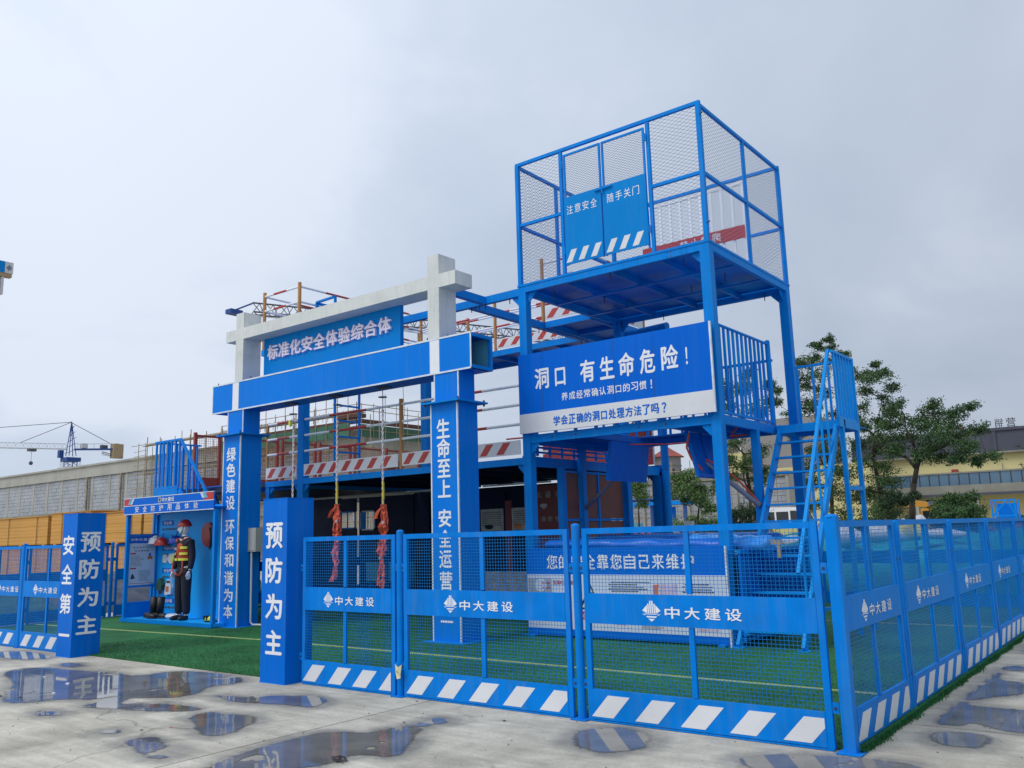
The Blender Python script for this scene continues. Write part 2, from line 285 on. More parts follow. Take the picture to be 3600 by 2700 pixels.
class MB:
    def __init__(s): s.v = []; s.f = []; s.m = []
    def raw(s, vs, fs, m=0):
        o = len(s.v); s.v += [tuple(x) for x in vs]; s.f += [tuple(i + o for i in f) for f in fs]; s.m += [m] * len(fs); return s
    def box(s, x0, x1, y0, y1, z0, z1, m=0):
        x0, x1 = sorted((x0, x1)); y0, y1 = sorted((y0, y1)); z0, z1 = sorted((z0, z1))
        return s.raw([(x0, y0, z0), (x1, y0, z0), (x1, y1, z0), (x0, y1, z0), (x0, y0, z1), (x1, y0, z1), (x1, y1, z1), (x0, y1, z1)],
                     [(0, 3, 2, 1), (4, 5, 6, 7), (0, 1, 5, 4), (1, 2, 6, 5), (2, 3, 7, 6), (3, 0, 4, 7)], m)
    def bar(s, p, q, w, h=None, m=0, upv=(0, 0, 1)):
        h = h or w; p, q = Vector(p), Vector(q); d = (q - p).normalized(); u = Vector(upv)
        if abs(d.dot(u)) > 0.99: u = Vector((0, 1, 0))
        a = d.cross(u).normalized() * w / 2; b = a.cross(d).normalized() * h / 2
        return s.raw([p - a - b, p + a - b, p + a + b, p - a + b, q - a - b, q + a - b, q + a + b, q - a + b],
                     [(0, 1, 2, 3), (7, 6, 5, 4), (0, 4, 5, 1), (1, 5, 6, 2), (2, 6, 7, 3), (3, 7, 4, 0)], m)
    def tube(s, p, q, r, n=8, m=0, r2=None, cap=True):
        p, q = Vector(p), Vector(q); d = (q - p).normalized(); u = Vector((0, 0, 1)) if abs(d.z) < 0.95 else Vector((1, 0, 0))
        a = d.cross(u).normalized(); b = a.cross(d); r2 = r if r2 is None else r2
        vs = [p + (a * cos(2 * pi * i / n) + b * sin(2 * pi * i / n)) * r for i in range(n)] + [q + (a * cos(2 * pi * i / n) + b * sin(2 * pi * i / n)) * r2 for i in range(n)]
        fs = [(i, i + n, (i + 1) % n + n, (i + 1) % n) for i in range(n)]
        if cap: fs += [tuple(range(n)), tuple(reversed(range(n, 2 * n)))]
        return s.raw(vs, fs, m)
    def path(s, pts, r, n=6, m=0):
        for i in range(len(pts) - 1): s.tube(pts[i], pts[i + 1], r if not hasattr(r, '__len__') else r[i], n, m, None if not hasattr(r, '__len__') else r[i + 1])
        return s
    def prism(s, pts, o, r, u, n, d0, d1, m=0):       # outline (a,b) in plane o + a r + b u, between n*d0 and n*d1
        o, r, u, n = Vector(o), Vector(r), Vector(u), Vector(n); k = len(pts)
        vs = [o + r * a + u * b + n * d0 for a, b in pts] + [o + r * a + u * b + n * d1 for a, b in pts]
        return s.raw(vs, [tuple(range(k)), tuple(reversed(range(k, 2 * k)))] + [((i + 1) % k, i, i + k, (i + 1) % k + k) for i in range(k)], m)
    def ball(s, c, rx, ry, rz, nu=12, nv=8, m=0, v0=-pi / 2, v1=pi / 2):
        vs = []; fs = []
        for j in range(nv + 1):
            t = v0 + (v1 - v0) * j / nv
            for i in range(nu):
                a = 2 * pi * i / nu; vs.append((c[0] + rx * cos(t) * cos(a), c[1] + ry * cos(t) * sin(a), c[2] + rz * sin(t)))
        for j in range(nv):
            for i in range(nu): fs.append((j * nu + i, j * nu + (i + 1) % nu, (j + 1) * nu + (i + 1) % nu, (j + 1) * nu + i))
        return s.raw(vs, fs, m)
    def build(s, name, mats, parent=None, kind=None, smooth=False, label=None, cat=None, group=None, fix=False):
        if not isinstance(mats, (list, tuple)): mats = [mats]
        off = Vector((0, 0, 0)); r = parent
        while r is not None and r.parent: r = r.parent
        if r is not None: off = ROOT.get(r, Vector((0, 0, 0)))
        me = bpy.data.meshes.new(name)
        me.from_pydata([(x[0] - off.x, x[1] - off.y, x[2] - off.z) for x in s.v], [], s.f)
        for q in mats: me.materials.append(q)
        me.polygons.foreach_set('material_index', s.m)
        if smooth: me.polygons.foreach_set('use_smooth', [True] * len(s.f))
        if fix:
            b = bmesh.new(); b.from_mesh(me); bmesh.ops.remove_doubles(b, verts=b.verts, dist=1e-5); bmesh.ops.recalc_face_normals(b, faces=b.faces); b.to_mesh(me); b.free()
        me.update()
        o = bpy.data.objects.new(name, me); C.objects.link(o)
        if parent is not None: o.parent = parent
        return props(o, label, cat, group, kind)
def bx(par, name, m, x0, x1, y0, y1, z0, z1, **k): return MB().box(x0, x1, y0, y1, z0, z1).build(name, m, par, **k)
def br(par, name, m, p, q, w, h=None, **k): return MB().bar(p, q, w, h).build(name, m, par, **k)
def tb(par, name, m, p, q, r, n=10, **k): return MB().tube(p, q, r, n).build(name, m, par, smooth=False, **k)

# lettering: glyph outlines from the built-in font, scaled into cells
_g = {}
def glyph(ch, ext):
    key = (ch, ext)
    if key not in _g:
        cu = bpy.data.curves.new('g', 'FONT'); cu.body = ch; cu.extrude = 1.0 if ext else 0.0; cu.resolution_u = 2
        ob = bpy.data.objects.new('g', cu); C.objects.link(ob)
        me = bpy.data.meshes.new_from_object(ob.evaluated_get(bpy.context.evaluated_depsgraph_get()))
        vs = [v.co.copy() for v in me.vertices]; fs = [tuple(p.vertices) for p in me.polygons]
        bpy.data.objects.remove(ob); bpy.data.curves.remove(cu); bpy.data.meshes.remove(me)
        x0 = min(v.x for v in vs); x1 = max(v.x for v in vs); y0 = min(v.y for v in vs); y1 = max(v.y for v in vs)
        if ch in '!！？?': w = (y1 - y0) * 0.5; c = (x0 + x1) / 2; x0, x1 = c - w, c + w
        elif ch in '一·-—口日己': x0, x1, y0, y1 = 0.04, 0.96, -0.08, 0.84
        _g[key] = ([((v.x - x0) / (x1 - x0), (v.y - y0) / (y1 - y0), v.z) for v in vs], fs)
    return _g[key]
FR = {'F': ((1, 0, 0), (0, 0, 1), (0, -1, 0)), 'R': ((0, 1, 0), (0, 0, 1), (1, 0, 0)), 'B': ((-1, 0, 0), (0, 0, 1), (0, 1, 0))}
def text(par, m, cells, plane, at, bold=0.018, depth=0.003, name='lettering', separate=None):
    """cells: (char, a0, b0, a1, b1) in the plane; at: plane coordinate; raised by depth; bold strokes by close-set layers"""
    r, u, n = [Vector(x) for x in FR[plane]]; o = {'F': Vector((0, at, 0)), 'R': Vector((at, 0, 0)), 'B': Vector((0, at, 0))}[plane]
    mb = MB(); outs = []; thick = depth > 0.01
    sh = [(0, 0)] if bold <= 0.005 else [(-bold, 0), (bold, 0), (0, bold * .8), (0, -bold * .8)]
    for ch, a0, b0, a1, b1 in cells:
        if separate: mb = MB()
        vs, fs = glyph(ch, thick)
        for k, (sx, sy) in enumerate(sh):
            pts = []
            for x, y, z in vs:
                d = (depth + k * 0.0006) if (not thick or z > 0) else -0.001
                pts.append(o + r * (a0 + (a1 - a0) * (x + sx)) + u * (b0 + (b1 - b0) * (y + sy)) + n * d)
            mb.raw(pts, fs)
        if separate: outs.append(mb.build(separate, m, par))
    return outs if separate else mb.build(name, m, par)
def row(s, a0, a1, b0, b1, gap=0.15):
    n = len(s); w = (a1 - a0) / (n + (n - 1) * gap); return [(c, a0 + i * w * (1 + gap), b0, a0 + i * w * (1 + gap) + w, b1) for i, c in enumerate(s) if c != ' ']
def logo(par, m, a0, b0, a1, b1, plane, at, depth=0.003):
    r, u, n = FR[plane]; o = {'F': (0, at, 0), 'R': (at, 0, 0)}[plane]; mb = MB()
    W_, H_ = a1 - a0, b1 - b0
    def P(L): mb.prism([(a0 + x * W_, b0 + y * H_) for x, y in L], o, r, u, n, -0.001, depth)
    # nib: left and right shoulders, four tall bars between, striped point below
    P([(0.0, 0.52), (0.27, 0.40), (0.27, 0.80)]); P([(1.0, 0.52), (0.73, 0.80), (0.73, 0.40)])
    for k, (x0, x1, t) in enumerate(((0.30, 0.37, 0.86), (0.41, 0.48, 1.0), (0.52, 0.59, 1.0), (0.63, 0.70, 0.86))): P([(x0, 0.40), (x1, 0.40), (x1, t), (x0, t)])
    P([(0.08, 0.45), (0.25, 0.34), (0.75, 0.34), (0.92, 0.45), (0.75, 0.375), (0.25, 0.375)])
    P([(0.20, 0.26), (0.80, 0.26), (0.73, 0.19), (0.27, 0.19)]); P([(0.32, 0.13), (0.68, 0.13), (0.5, 0.0)])
    P([(-0.02, 0.36), (0.14, 0.30), (0.20, 0.34)]); P([(1.02, 0.36), (0.80, 0.34), (0.86, 0.30)])
    return mb.build('logo', m, par)

# ---------------------------------------------------------------- ground, puddles, turf
def smooth_poly(P, it=2, seed=0, amp=0.035):
    P = [Vector(p) for p in P]
    for _ in range(it): P = [q for i in range(len(P)) for q in (P[i] * 0.75 + P[(i + 1) % len(P)] * 0.25, P[i] * 0.25 + P[(i + 1) % len(P)] * 0.75)]
    return [(p.x + amp * noise.noise(Vector((p.x * 5, p.y * 5, seed))), p.y + amp * noise.noise(Vector((p.x * 5, p.y * 5, seed + 9)))) for p in P]
PUD = [
 [(-7.05,-1.03),(-6.63,-.99),(-6.42,-.79),(-6.13,-.59),(-5.8,-.46),(-5.53,-.51),(-5.3,-.84),(-5.36,-1.01),(-5.6,-1.0),(-6.02,-1.09),(-6.36,-1.24),(-6.8,-1.12)],
 [(-6.12,-1.95),(-6.18,-1.64),(-5.79,-1.62),(-5.56,-1.53),(-5.32,-1.61),(-5.15,-1.83),(-5.02,-2.1),(-4.99,-2.3),(-5.12,-2.38),(-5.38,-2.31),(-5.81,-2.09)],
 [(-4.12,-3.6),(-4.09,-3.02),(-4.25,-2.68),(-4.3,-2.29),(-4.35,-1.84),(-4.17,-1.54),(-3.86,-1.47),(-3.86,-1.24),(-3.73,-1.0),(-3.82,-.75),(-3.77,-.63),(-3.59,-.68),(-3.49,-.84),(-3.62,-.96),(-3.3,-1.5),(-3.04,-1.82),(-3.03,-1.99),(-3.29,-2.1),(-3.39,-2.16),(-3.28,-2.39),(-3.43,-2.61),(-3.3,-3.1),(-3.5,-3.6)],
 [(-11.39,-1.61),(-11.7,-1.3),(-11.48,-.93),(-10.66,-.88),(-10.0,-.71),(-9.25,-.72),(-9.3,-.34),(-9.03,-.06),(-8.28,-.02),(-7.75,-.05),(-7.43,-.37),(-7.58,-.73),(-7.26,-1.0),(-7.21,-1.4),(-7.5,-1.56),(-7.72,-1.68),(-7.46,-1.93),(-7.23,-1.72),(-6.87,-1.6),(-6.4,-1.56),(-6.27,-1.7),(-6.51,-1.9),(-6.87,-2.04),(-7.4,-2.19),(-7.72,-2.3),(-7.93,-1.96),(-8.44,-2.16),(-8.51,-2.52),(-8.85,-2.63),(-9.6,-2.3),(-10.2,-1.9)],
 [(-5.63,-2.88),(-5.63,-2.73),(-5.48,-2.58),(-5.09,-2.77),(-4.78,-2.78),(-4.66,-2.93),(-4.66,-3.11),(-5.03,-3.06),(-5.3,-2.99)],
 [(-14.35,-.53),(-14.02,-.2),(-13.09,-.21),(-12.44,-.34),(-12.5,-.65),(-13.23,-.87)],
 [(-11.7,-.66),(-11.58,-.47),(-10.98,-.55),(-11.0,-.78),(-11.34,-.82)],
 [(-2.24,-.57),(-2.26,-.33),(-2.12,-.16),(-1.87,-.12),(-1.64,-.22),(-1.5,-.4),(-1.45,-.62),(-1.48,-.84),(-1.63,-1.02),(-1.83,-1.0),(-2.08,-.8)],
 [(-.75,-.62),(-.48,-.3),(-.31,-.24),(-.04,-.13),(.06,-.11),(.23,-.09),(.39,-.06),(.62,-.15),(.75,-.5),(.5,-.8),(.1,-1.0),(-.4,-.9)],
 [(.31,.94),(.4,1.12),(.62,1.22),(.81,1.12),(.86,.88),(.81,.62),(.64,.58),(.46,.65)],
 [(.28,1.4),(.26,2.0),(.27,3.0),(.27,3.98),(.28,4.64),(.36,4.63),(.42,4.04),(.66,4.07),(.78,3.28),(.59,3.0),(.42,2.75),(.36,2.5),(.46,2.38),(.74,2.46),(1.1,2.3),(1.5,2.2),(1.6,1.6),(1.1,1.36),(.7,1.38),(.4,1.37)],
 [(.27,4.88),(.33,5.25),(.49,5.23),(.75,4.86),(.4,4.77)],
 [(.27,6.5),(.3,6.94),(.32,7.53),(.55,6.9),(.45,6.42)],
 [(-7.95,-2.62),(-7.75,-2.5),(-7.45,-2.52),(-7.4,-2.68),(-7.62,-2.78)],
 [(-6.3,-2.75),(-6.15,-2.63),(-5.98,-2.68),(-6.0,-2.8),(-6.2,-2.84)],
 [(-1.2,-1.75),(-.9,-1.55),(-.3,-1.6),(.2,-1.75),(.1,-2.1),(-.6,-2.2),(-1.1,-2.0)],
]
PUD = [smooth_poly(p, 2, i) for i, p in enumerate(PUD)]
def wetness(X, Y):
    best = np.full(X.shape, 9.0)
    for poly in PUD:
        P = np.array(poly); Q = np.roll(P, -1, 0); bb = (P.min(0) - .7, P.max(0) + .7)
        sel = (X > bb[0][0]) & (X < bb[1][0]) & (Y > bb[0][1]) & (Y < bb[1][1])
        if not sel.any(): continue
        x, y = X[sel], Y[sel]; d = np.full(x.shape, 9.0); ins = np.zeros(x.shape, bool)
        for (ax, ay), (bx_, by) in zip(P, Q):
            ex, ey = bx_ - ax, by - ay; t = np.clip(((x - ax) * ex + (y - ay) * ey) / (ex * ex + ey * ey + 1e-12), 0, 1)
            d = np.minimum(d, np.hypot(x - ax - t * ex, y - ay - t * ey))
            c = ((ay > y) != (by > y)); xx = ax + (y - ay) * ex / (ey if ey else 1e-9); ins ^= c & (x < xx)
        d[ins] = 0; best[sel] = np.minimum(best[sel], d)
    return np.clip(1 - best / 0.26, 0, 1)
def grid_obj(name, xs, ys, z, par=None, wet=True, kind=None, m=CONCG, label=None):
    X, Y = np.meshgrid(xs, ys); nx, ny = len(xs), len(ys)
    co = np.stack([X.ravel(), Y.ravel(), np.full(X.size, z)], 1)
    i = np.arange(nx * ny).reshape(ny, nx); f = np.stack([i[:-1, :-1], i[:-1, 1:], i[1:, 1:], i[1:, :-1]], -1).reshape(-1, 4)
    me = bpy.data.meshes.new(name); me.vertices.add(len(co)); me.vertices.foreach_set('co', co.ravel()); me.loops.add(f.size); me.loops.foreach_set('vertex_index', f.ravel().astype(np.int32))
    me.polygons.add(len(f)); me.polygons.foreach_set('loop_start', np.arange(0, f.size, 4, dtype=np.int32)); me.update(calc_edges=True); me.materials.append(m)
    if wet:
        a = me.attributes.new('wet', 'FLOAT', 'POINT'); a.data.foreach_set('value', wetness(co[:, 0], co[:, 1]).astype(np.float32))
    o = bpy.data.objects.new(name, me); C.objects.link(o)
    if par: o.parent = par
    return props(o, label=label, kind=kind)
def lin(a, b, s): return list(np.linspace(a, b, max(2, int((b - a) / s) + 1)))
ground = grid_obj('ground', [-1500, 1500], [-400, 2500], -0.03, wet=False, kind='structure', m=CONCG)
G = 0.006
fx1 = lin(-14.40 + G, -4.46 - G, 0.035); fx2 = lin(-4.46 + G, 2.0, 0.04) + [4, 8, 14]
slabs = [([-60, -40, -30, -20] + lin(-19, -14.40 - G, 0.1), [-14, -8] + lin(-4, 1.3, 0.1)),
         (fx1, [-14, -8, -4.6] + lin(-4.2, 0.3, 0.035)), (fx2, [-14, -8, -4.6] + lin(-4.2, 1.30 - G, 0.04)),
         ([-4.4, 0.0] + lin(0.1, 2.2, 0.05) + [5, 9, 14], lin(1.30 + G, 6.35 - G, 0.05)), ([-4.4, 0.0] + lin(0.1, 1.6, 0.05) + [5, 9, 14], lin(6.35 + G, 11.4, 0.1) + [14, 20, 30])]
for xs, ys in slabs: grid_obj('concrete_slab', xs, ys, 0.0, par=ground)
def puddle(poly):
    Pp = np.array(poly); h = 0.03; x0, y0 = Pp.min(0) - .05; x1, y1 = Pp.max(0) + .05
    xs = np.arange(x0, x1 + h, h); ys = np.arange(y0, y1 + h, h); X, Y = np.meshgrid(xs, ys); x, y = X.ravel(), Y.ravel(); d = np.full(x.shape, 9.0); ins = np.zeros(x.shape, bool)
    for (ax, ay), (bx_, by) in zip(Pp, np.roll(Pp, -1, 0)):
        ex, ey = bx_ - ax, by - ay; t = np.clip(((x - ax) * ex + (y - ay) * ey) / (ex * ex + ey * ey + 1e-12), 0, 1)
        d = np.minimum(d, np.hypot(x - ax - t * ex, y - ay - t * ey)); c = ((ay > y) != (by > y)); ins ^= c & (x < ax + (y - ay) * ex / (ey if ey else 1e-9))
    d = np.where(ins, d, -d); ny, nx = X.shape; ii = np.arange(nx * ny).reshape(ny, nx); f = np.stack([ii[:-1, :-1], ii[:-1, 1:], ii[1:, 1:], ii[1:, :-1]], -1).reshape(-1, 4)
    f = f[(d[f] > -0.02).any(1)]; used = np.unique(f); rm = np.full(len(x), -1); rm[used] = np.arange(len(used)); f = rm[f]
    me = bpy.data.meshes.new('puddle'); me.from_pydata(np.stack([x[used], y[used], np.full(len(used), .004)], 1).tolist(), [], f.tolist()); me.materials.append(WATER)
    at = me.attributes.new('depth', 'FLOAT', 'POINT'); at.data.foreach_set('value', np.clip(d[used] / 0.13 + .05, 0, 1).astype(np.float32))
    o = bpy.data.objects.new('puddle', me); C.objects.link(o); props(o, kind='structure')
for p in PUD: puddle(p)
TX0, TX1, TY0, TY1 = -19.2, 0.10, 0.06, 13.2
tm = MB(); xs = lin(TX0, TX1, 0.4); tm.box(TX0, TX1, TY0, TY1, 0.006, 0.020); props(tm.build('turf', TURF), kind='structure')
# frayed turf strip past the right-hand fence, and pile over the visible turf
def blades(name, n, fx, h=(0.006, 0.022)):
    rng = np.random.default_rng(5); P = fx(rng, n); a = rng.uniform(0, 2 * pi, n); hh = rng.uniform(*h, n); w = 0.006
    lean = rng.normal(0, 0.012, (n, 2)); co = np.zeros((n, 3, 3)); co[:, 0, 0] = P[:, 0] - w * np.cos(a); co[:, 0, 1] = P[:, 1] - w * np.sin(a); co[:, 1, 0] = P[:, 0] + w * np.cos(a); co[:, 1, 1] = P[:, 1] + w * np.sin(a)
    co[:, 2, :2] = P + lean; co[:, 0, 2] = co[:, 1, 2] = 0.008; co[:, 2, 2] = 0.02 + hh
    me = bpy.data.meshes.new(name); me.from_pydata(co.reshape(-1, 3).tolist(), [], np.arange(3 * n).reshape(-1, 3).tolist()); me.materials.append(TURF)
    o = bpy.data.objects.new(name, me); C.objects.link(o); props(o, kind='stuff', label='short green artificial grass pile on the mat inside the fence', cat='artificial grass'); return o
blades('grass_pile', 90000, lambda r, n: np.stack([r.uniform(-13.5, 0.12, n), TY0 + (r.random(n) ** 1.3) * 6.5], 1))
def edge(r, n):
    y = r.uniform(0.02, 11.5, n); return np.stack([0.08 + np.abs(r.normal(0, 0.025, n)) * (0.6 + 0.6 * np.sin(y * 3.1) ** 2), y], 1)
blades('frayed_grass_edge', 9000, edge, (0.005, 0.025))
for (x0, y0), (x1, y1) in (((-19.0, 2.20), (-11.2, 2.62)), ((-11.2, 2.62), (-.1, 2.45)), ((-8.5, 9.3), (0.1, 9.28))):
    props(MB().bar((x0, y0, 0.028), (x1, y1, 0.026), 0.02, 0.016).build('turf_seam', GLINE), kind='structure')

# ---------------------------------------------------------------- fence panels
def wires(w0, w1, z0, z1, sx, sz, r=0.0024, y=0.0):
    mb = MB(); n = int(round((w1 - w0) / sx))
    def w(p, q, off):
        p, q = Vector(p), Vector(q); d = (q - p).normalized(); a = Vector((0, 1, 0)); b = d.cross(a); vs = []
        for e in (p, q):
            for k in range(3): t = 2 * pi * k / 3; vs.append(e + a * (cos(t) * r + off) + b * sin(t) * r)
        mb.raw(vs, [(0, 1, 4, 3), (1, 2, 5, 4), (2, 0, 3, 5)])
    for i in range(1, n): x = w0 + (w1 - w0) * i / n; w((x, y, z0), (x, y, z1), 0.003)
    n = int(round((z1 - z0) / sz))
    for i in range(1, n): z = z0 + (z1 - z0) * i / n; w((w0, y, z), (w1, y, z), -0.003)
    return mb
def fence_panel(w, label, loc, rotz, group, stripes, logo_at, plate=(True, True), back=False, stripe=True, mull=None):
    t = lthing('mesh_barrier', label, 'fence panel', loc, rotz, group)
    t.rotation_euler = (radians(random.uniform(-.25, .25)), 0, rotz + radians(random.uniform(-.15, .15)))
    H = 1.80; b = 0.055; m = BLUEF
    for x in (b / 2, w - b / 2): bx(t, 'frame_bar', m, x - b / 2, x + b / 2, -0.02, 0.02, 0.02, H)
    bx(t, 'top_rail', m, b + .001, w - b - .001, -0.02, 0.02, H - b, H)
    mull = mull or w / 2; c = 0.05
    for z0, z1 in ((1.19, H - b - .001), (0.30, 0.895)): bx(t, 'mullion', m, mull - c / 2, mull + c / 2, -0.016, 0.016, z0, z1)
    bx(t, 'name_board', m, b + .001, w - b - .001, -0.023, 0.010, 0.90, 1.18)
    bx(t, 'kick_board', m, b + .001, w - b - .001, -0.023, 0.010, 0.025, 0.295)
    bx(t, 'bottom_rail', m, 0.01, w - 0.01, -0.018, 0.018, 0.004, 0.019)
    mb = wires(b, w - b, 1.182, H - b, 0.037, 0.034); mw = wires(b, w - b, 0.297, 0.898, 0.037, 0.034); mb.raw(mw.v, mw.f)
    mb.build('wire_mesh', WIRE, t, kind='stuff')
    for k, z in ((0, .33), (0, 1.42), (1, .33), (1, 1.42)):
        if not plate[k]: continue
        x0 = -0.055 if k == 0 else w; p = bx(t, 'hinge_plate', m, x0, x0 + 0.055, -0.012, -0.004, z - 0.04, z + 0.045)
        MB().tube((x0 + .027, -0.020, z), (x0 + .027, -0.010, z), 0.012, 8).build('bolt', DARK, p)
    if stripe:
        for x in stripes:
            pts = [(x, 0.048), (x + 0.235, 0.048), (x + 0.42, 0.248), (x + 0.185, 0.248)]
            if x + 0.42 > w - b: xm = w - b - 0.01; pts = [(x, .048), (min(x + .235, xm), .048), (xm, .048 + max(0, (xm - x - .235)) / .185 * .2), (xm, .248), (x + .185, .248)]
            MB().prism(pts, (0, -0.023, 0), (1, 0, 0), (0, 0, 1), (0, -1, 0), -0.001, 0.003).build('stripe', WHITE, t)
    if logo_at is not None:
        x, s = logo_at; logo(t, LETTER, x, 0.94, x + 0.19 * s, 1.125, 'F', -0.023)
        cw = 0.145 * s; x0 = x + 0.235 * s
        text(t, LETTER, [(ch, x0 + i * 0.196 * s, 0.975, x0 + i * 0.196 * s + cw, 1.075) for i, ch in enumerate('中大建设')], 'F', -0.023, bold=0.022)
    return t
gF = 'blue mesh fence panels along the front of the turf'
fence_panel(1.655, 'narrow blue mesh fence panel bolted to the pillar by the hanging harnesses, four white stripes', (-6.668, 0, 0), 0, gF, [0.03, 0.50, 0.94, 1.39], (0.41, 0.93), mull=0.79)
fence_panel(2.29, 'blue mesh fence panel with the 安全运营 gateway column standing behind it', (-4.871, 0, 0), 0, gF, [0.04, 0.505, 0.96, 1.42, 1.885], (0.625, 0.99), mull=1.17)
fence_panel(2.31, 'blue mesh fence panel in front of the long notice board, ending at the corner post', (-2.412, 0, 0), 0, gF, [0.04, 0.508, 0.968, 1.43, 1.895], (0.64, 1.0), mull=1.12)
fence_panel(1.89, 'blue mesh fence panel whose name board disappears behind the pillar reading 安全第一', (-14.58, 0, 0), 0, gF, [0.06, 0.55, 1.02], (0.43, 0.93))
fence_panel(2.0, 'blue mesh fence panel before the plywood, cut off by the photo edge', (-16.68, 0, 0), 0, gF, [0.06, 0.52, 0.98, 1.44], (1.02, 0.95))
gS = 'blue mesh fence panels along the right side of the turf'
names = ['first weathered side fence panel next to the square corner post', 'second side fence panel back from the corner post', 'third side fence panel back from the corner post', 'fourth side fence panel back from the corner post', 'last visible side fence panel, cut off by the photo edge', 'side fence panel just beyond the right edge of the photo']
for i, (y0, y1) in enumerate(((0.148, 1.84), (2.004, 4.235), (4.42, 6.579), (6.748, 8.95), (9.12, 11.3))):
    w = y1 - y0; q = (w - 0.10) / 5 if i else 0.46
    st = [0.02 + k * 0.44 for k in range(5 if i else 4)]
    fence_panel(w, names[i], (0, y0, 0), radians(90), gS, st, (0.43, 0.93 if i == 0 else 1.0), plate=(i > 0, True), mull=w * (0.46 if i == 0 else 0.5))
gL = 'blue mesh fence panels along the left side of the turf, seen from inside'
for k, (y0, y1) in enumerate(((0.15, 2.0), (2.15, 4.05), (4.25, 6.2), (6.35, 8.4), (8.55, 10.6), (10.75, 12.8))):
    fence_panel(y1 - y0, ['inner side fence panel seen through the front panel beside the plywood', 'inner side fence panel between the pillar reading 安全第一 and the display booth', 'inner side fence panel seen through the display booth frame', 'inner side fence panel mostly hidden by booth and gateway', 'inner side fence panel far behind the gateway', 'far inner side fence panel by the back fence'][k], (-19.4, y1, 0), radians(-90), gL, [], None, stripe=False)
gB = 'blue mesh fence panels across the back of the turf'
for k in range(8):
    x = -18.3 + 2.28 * k + 0.1
    fence_panel(2.1, 'plain back fence panel, number %s counted from the far corner of the turf' % ['eight', 'seven', 'six', 'five', 'four', 'three', 'two', 'one'][k], (x + 2.1, 13.1, 0), radians(180), gB, [], None, stripe=False)
def post(x, y, r, label, square=False, h=1.83):
    t = thing('fence_post', label, 'fence post', (x, y, 0), 0, 'posts of the blue mesh fence')
    if square: bx(t, 'shaft', BLUEF, x - r, x + r, y - r, y + r, 0.012, h)
    else: MB().tube((x, y, 0.012), (x, y, h), r, 16).build('shaft', BLUEF, t)
    MB().ball((x, y, h), r * (1.2 if square else 1.02), r * (1.2 if square else 1.02), r * 0.55, 12, 4, 0, 0, pi / 2).build('cap', BLUEF, t, smooth=True)
    bx(t, 'base_plate', BLUEF, x - r * 2, x + r * 2, y - r * 2, y + r * 2, 0.003, 0.012)
post(-4.943, 0, 0.043, 'round post between the narrow and middle front fence panels'); post(-2.497, 0, 0.043, 'round post between the middle and nearest front fence panels')
post(0.02, 0, 0.048, 'square corner post where the front and side fences meet', True)
post(-14.63, 0, 0.035, 'round post between the two fence panels before the plywood')
for y, l in ((1.92, 'first'), (4.33, 'second'), (6.66, 'third'), (9.03, 'fourth'), (11.38, 'fifth')): post(0.0, y, 0.026, l + ' post of the right side fence back from the corner', h=1.775)
for y, l in ((0.07, 'first'), (2.08, 'second'), (4.15, 'third'), (6.28, 'fourth'), (8.48, 'fifth'), (10.68, 'sixth')): post(-19.4, y, 0.04, l + ' post of the left side fence counted from the front')
t = lthing('paper_scrap', 'crumpled cream paper stuck on the post between two front fence panels', 'paper', (-4.90, -0.07, 0.31))
MB().raw([(-.05, -.01, -.04), (.04, -.02, -.05), (.055, -.015, .05), (.01, -.03, .02), (-.045, -.02, .055), (0, -.035, -.01), (-.02, -.02, -.11), (.03, -.01, -.10)], [(0, 1, 5), (1, 2, 3, 5), (3, 4, 5), (4, 0, 5), (0, 1, 7, 6)]).build('sheet', mat('cream_paper', (0.62, 0.58, 0.36), 0.8), t)

# ---------------------------------------------------------------- entrance pillars
def pillar(x0, x1, y0, y1, h, label):
    t = thing('entrance_pillar', label, 'pillar', ((x0 + x1) / 2, (y0 + y1) / 2, 0), 0, 'blue entrance pillars with slogans')
    bx(t, 'casing', BLUEP, x0, x1, y0, y1, 0.012, h - 0.012); bx(t, 'top_plate', BLUEP, x0 - .004, x1 + .004, y0 - .004, y1 + .004, h - 0.012, h)
    bx(t, 'base_trim', BLUEF, x0 - .006, x1 + .006, y0 - .006, y1 + .006, 0.0, 0.012)
    return t
t = pillar(-7.281, -6.781, -0.19, 0.235, 2.31, 'square blue pillar with 预防为主 on its front and a fence panel bolted to it')
ys = [(1.99, 1.677), (1.55, 1.239), (1.095, .796), (.647, .36)]
text(t, LETTER, [(c, -7.205 + i * .012, b0, -6.873 + i * .006, b1) for i, (c, (b1, b0)) in enumerate(zip('预防为主', ys))], 'F', -0.19, 0.036)
t = pillar(-12.662, -12.172, -0.252, 0.222, 2.31, 'square blue pillar with 安全第一 on one face and 预防为主 on the other')
text(t, LETTER, [('安', -12.61, 1.635, -12.25, 1.945), ('全', -12.61, 1.165, -12.25, 1.475), ('第', -12.61, .69, -12.25, 1.0), ('一', -12.59, .19, -12.24, .5)], 'F', -0.252, 0.03)
text(t, LETTER, [(c, -0.178, b0, 0.145, b1) for c, (b1, b0) in zip('预防为主', ys)], 'R', -12.172, 0.03, name='side_lettering')

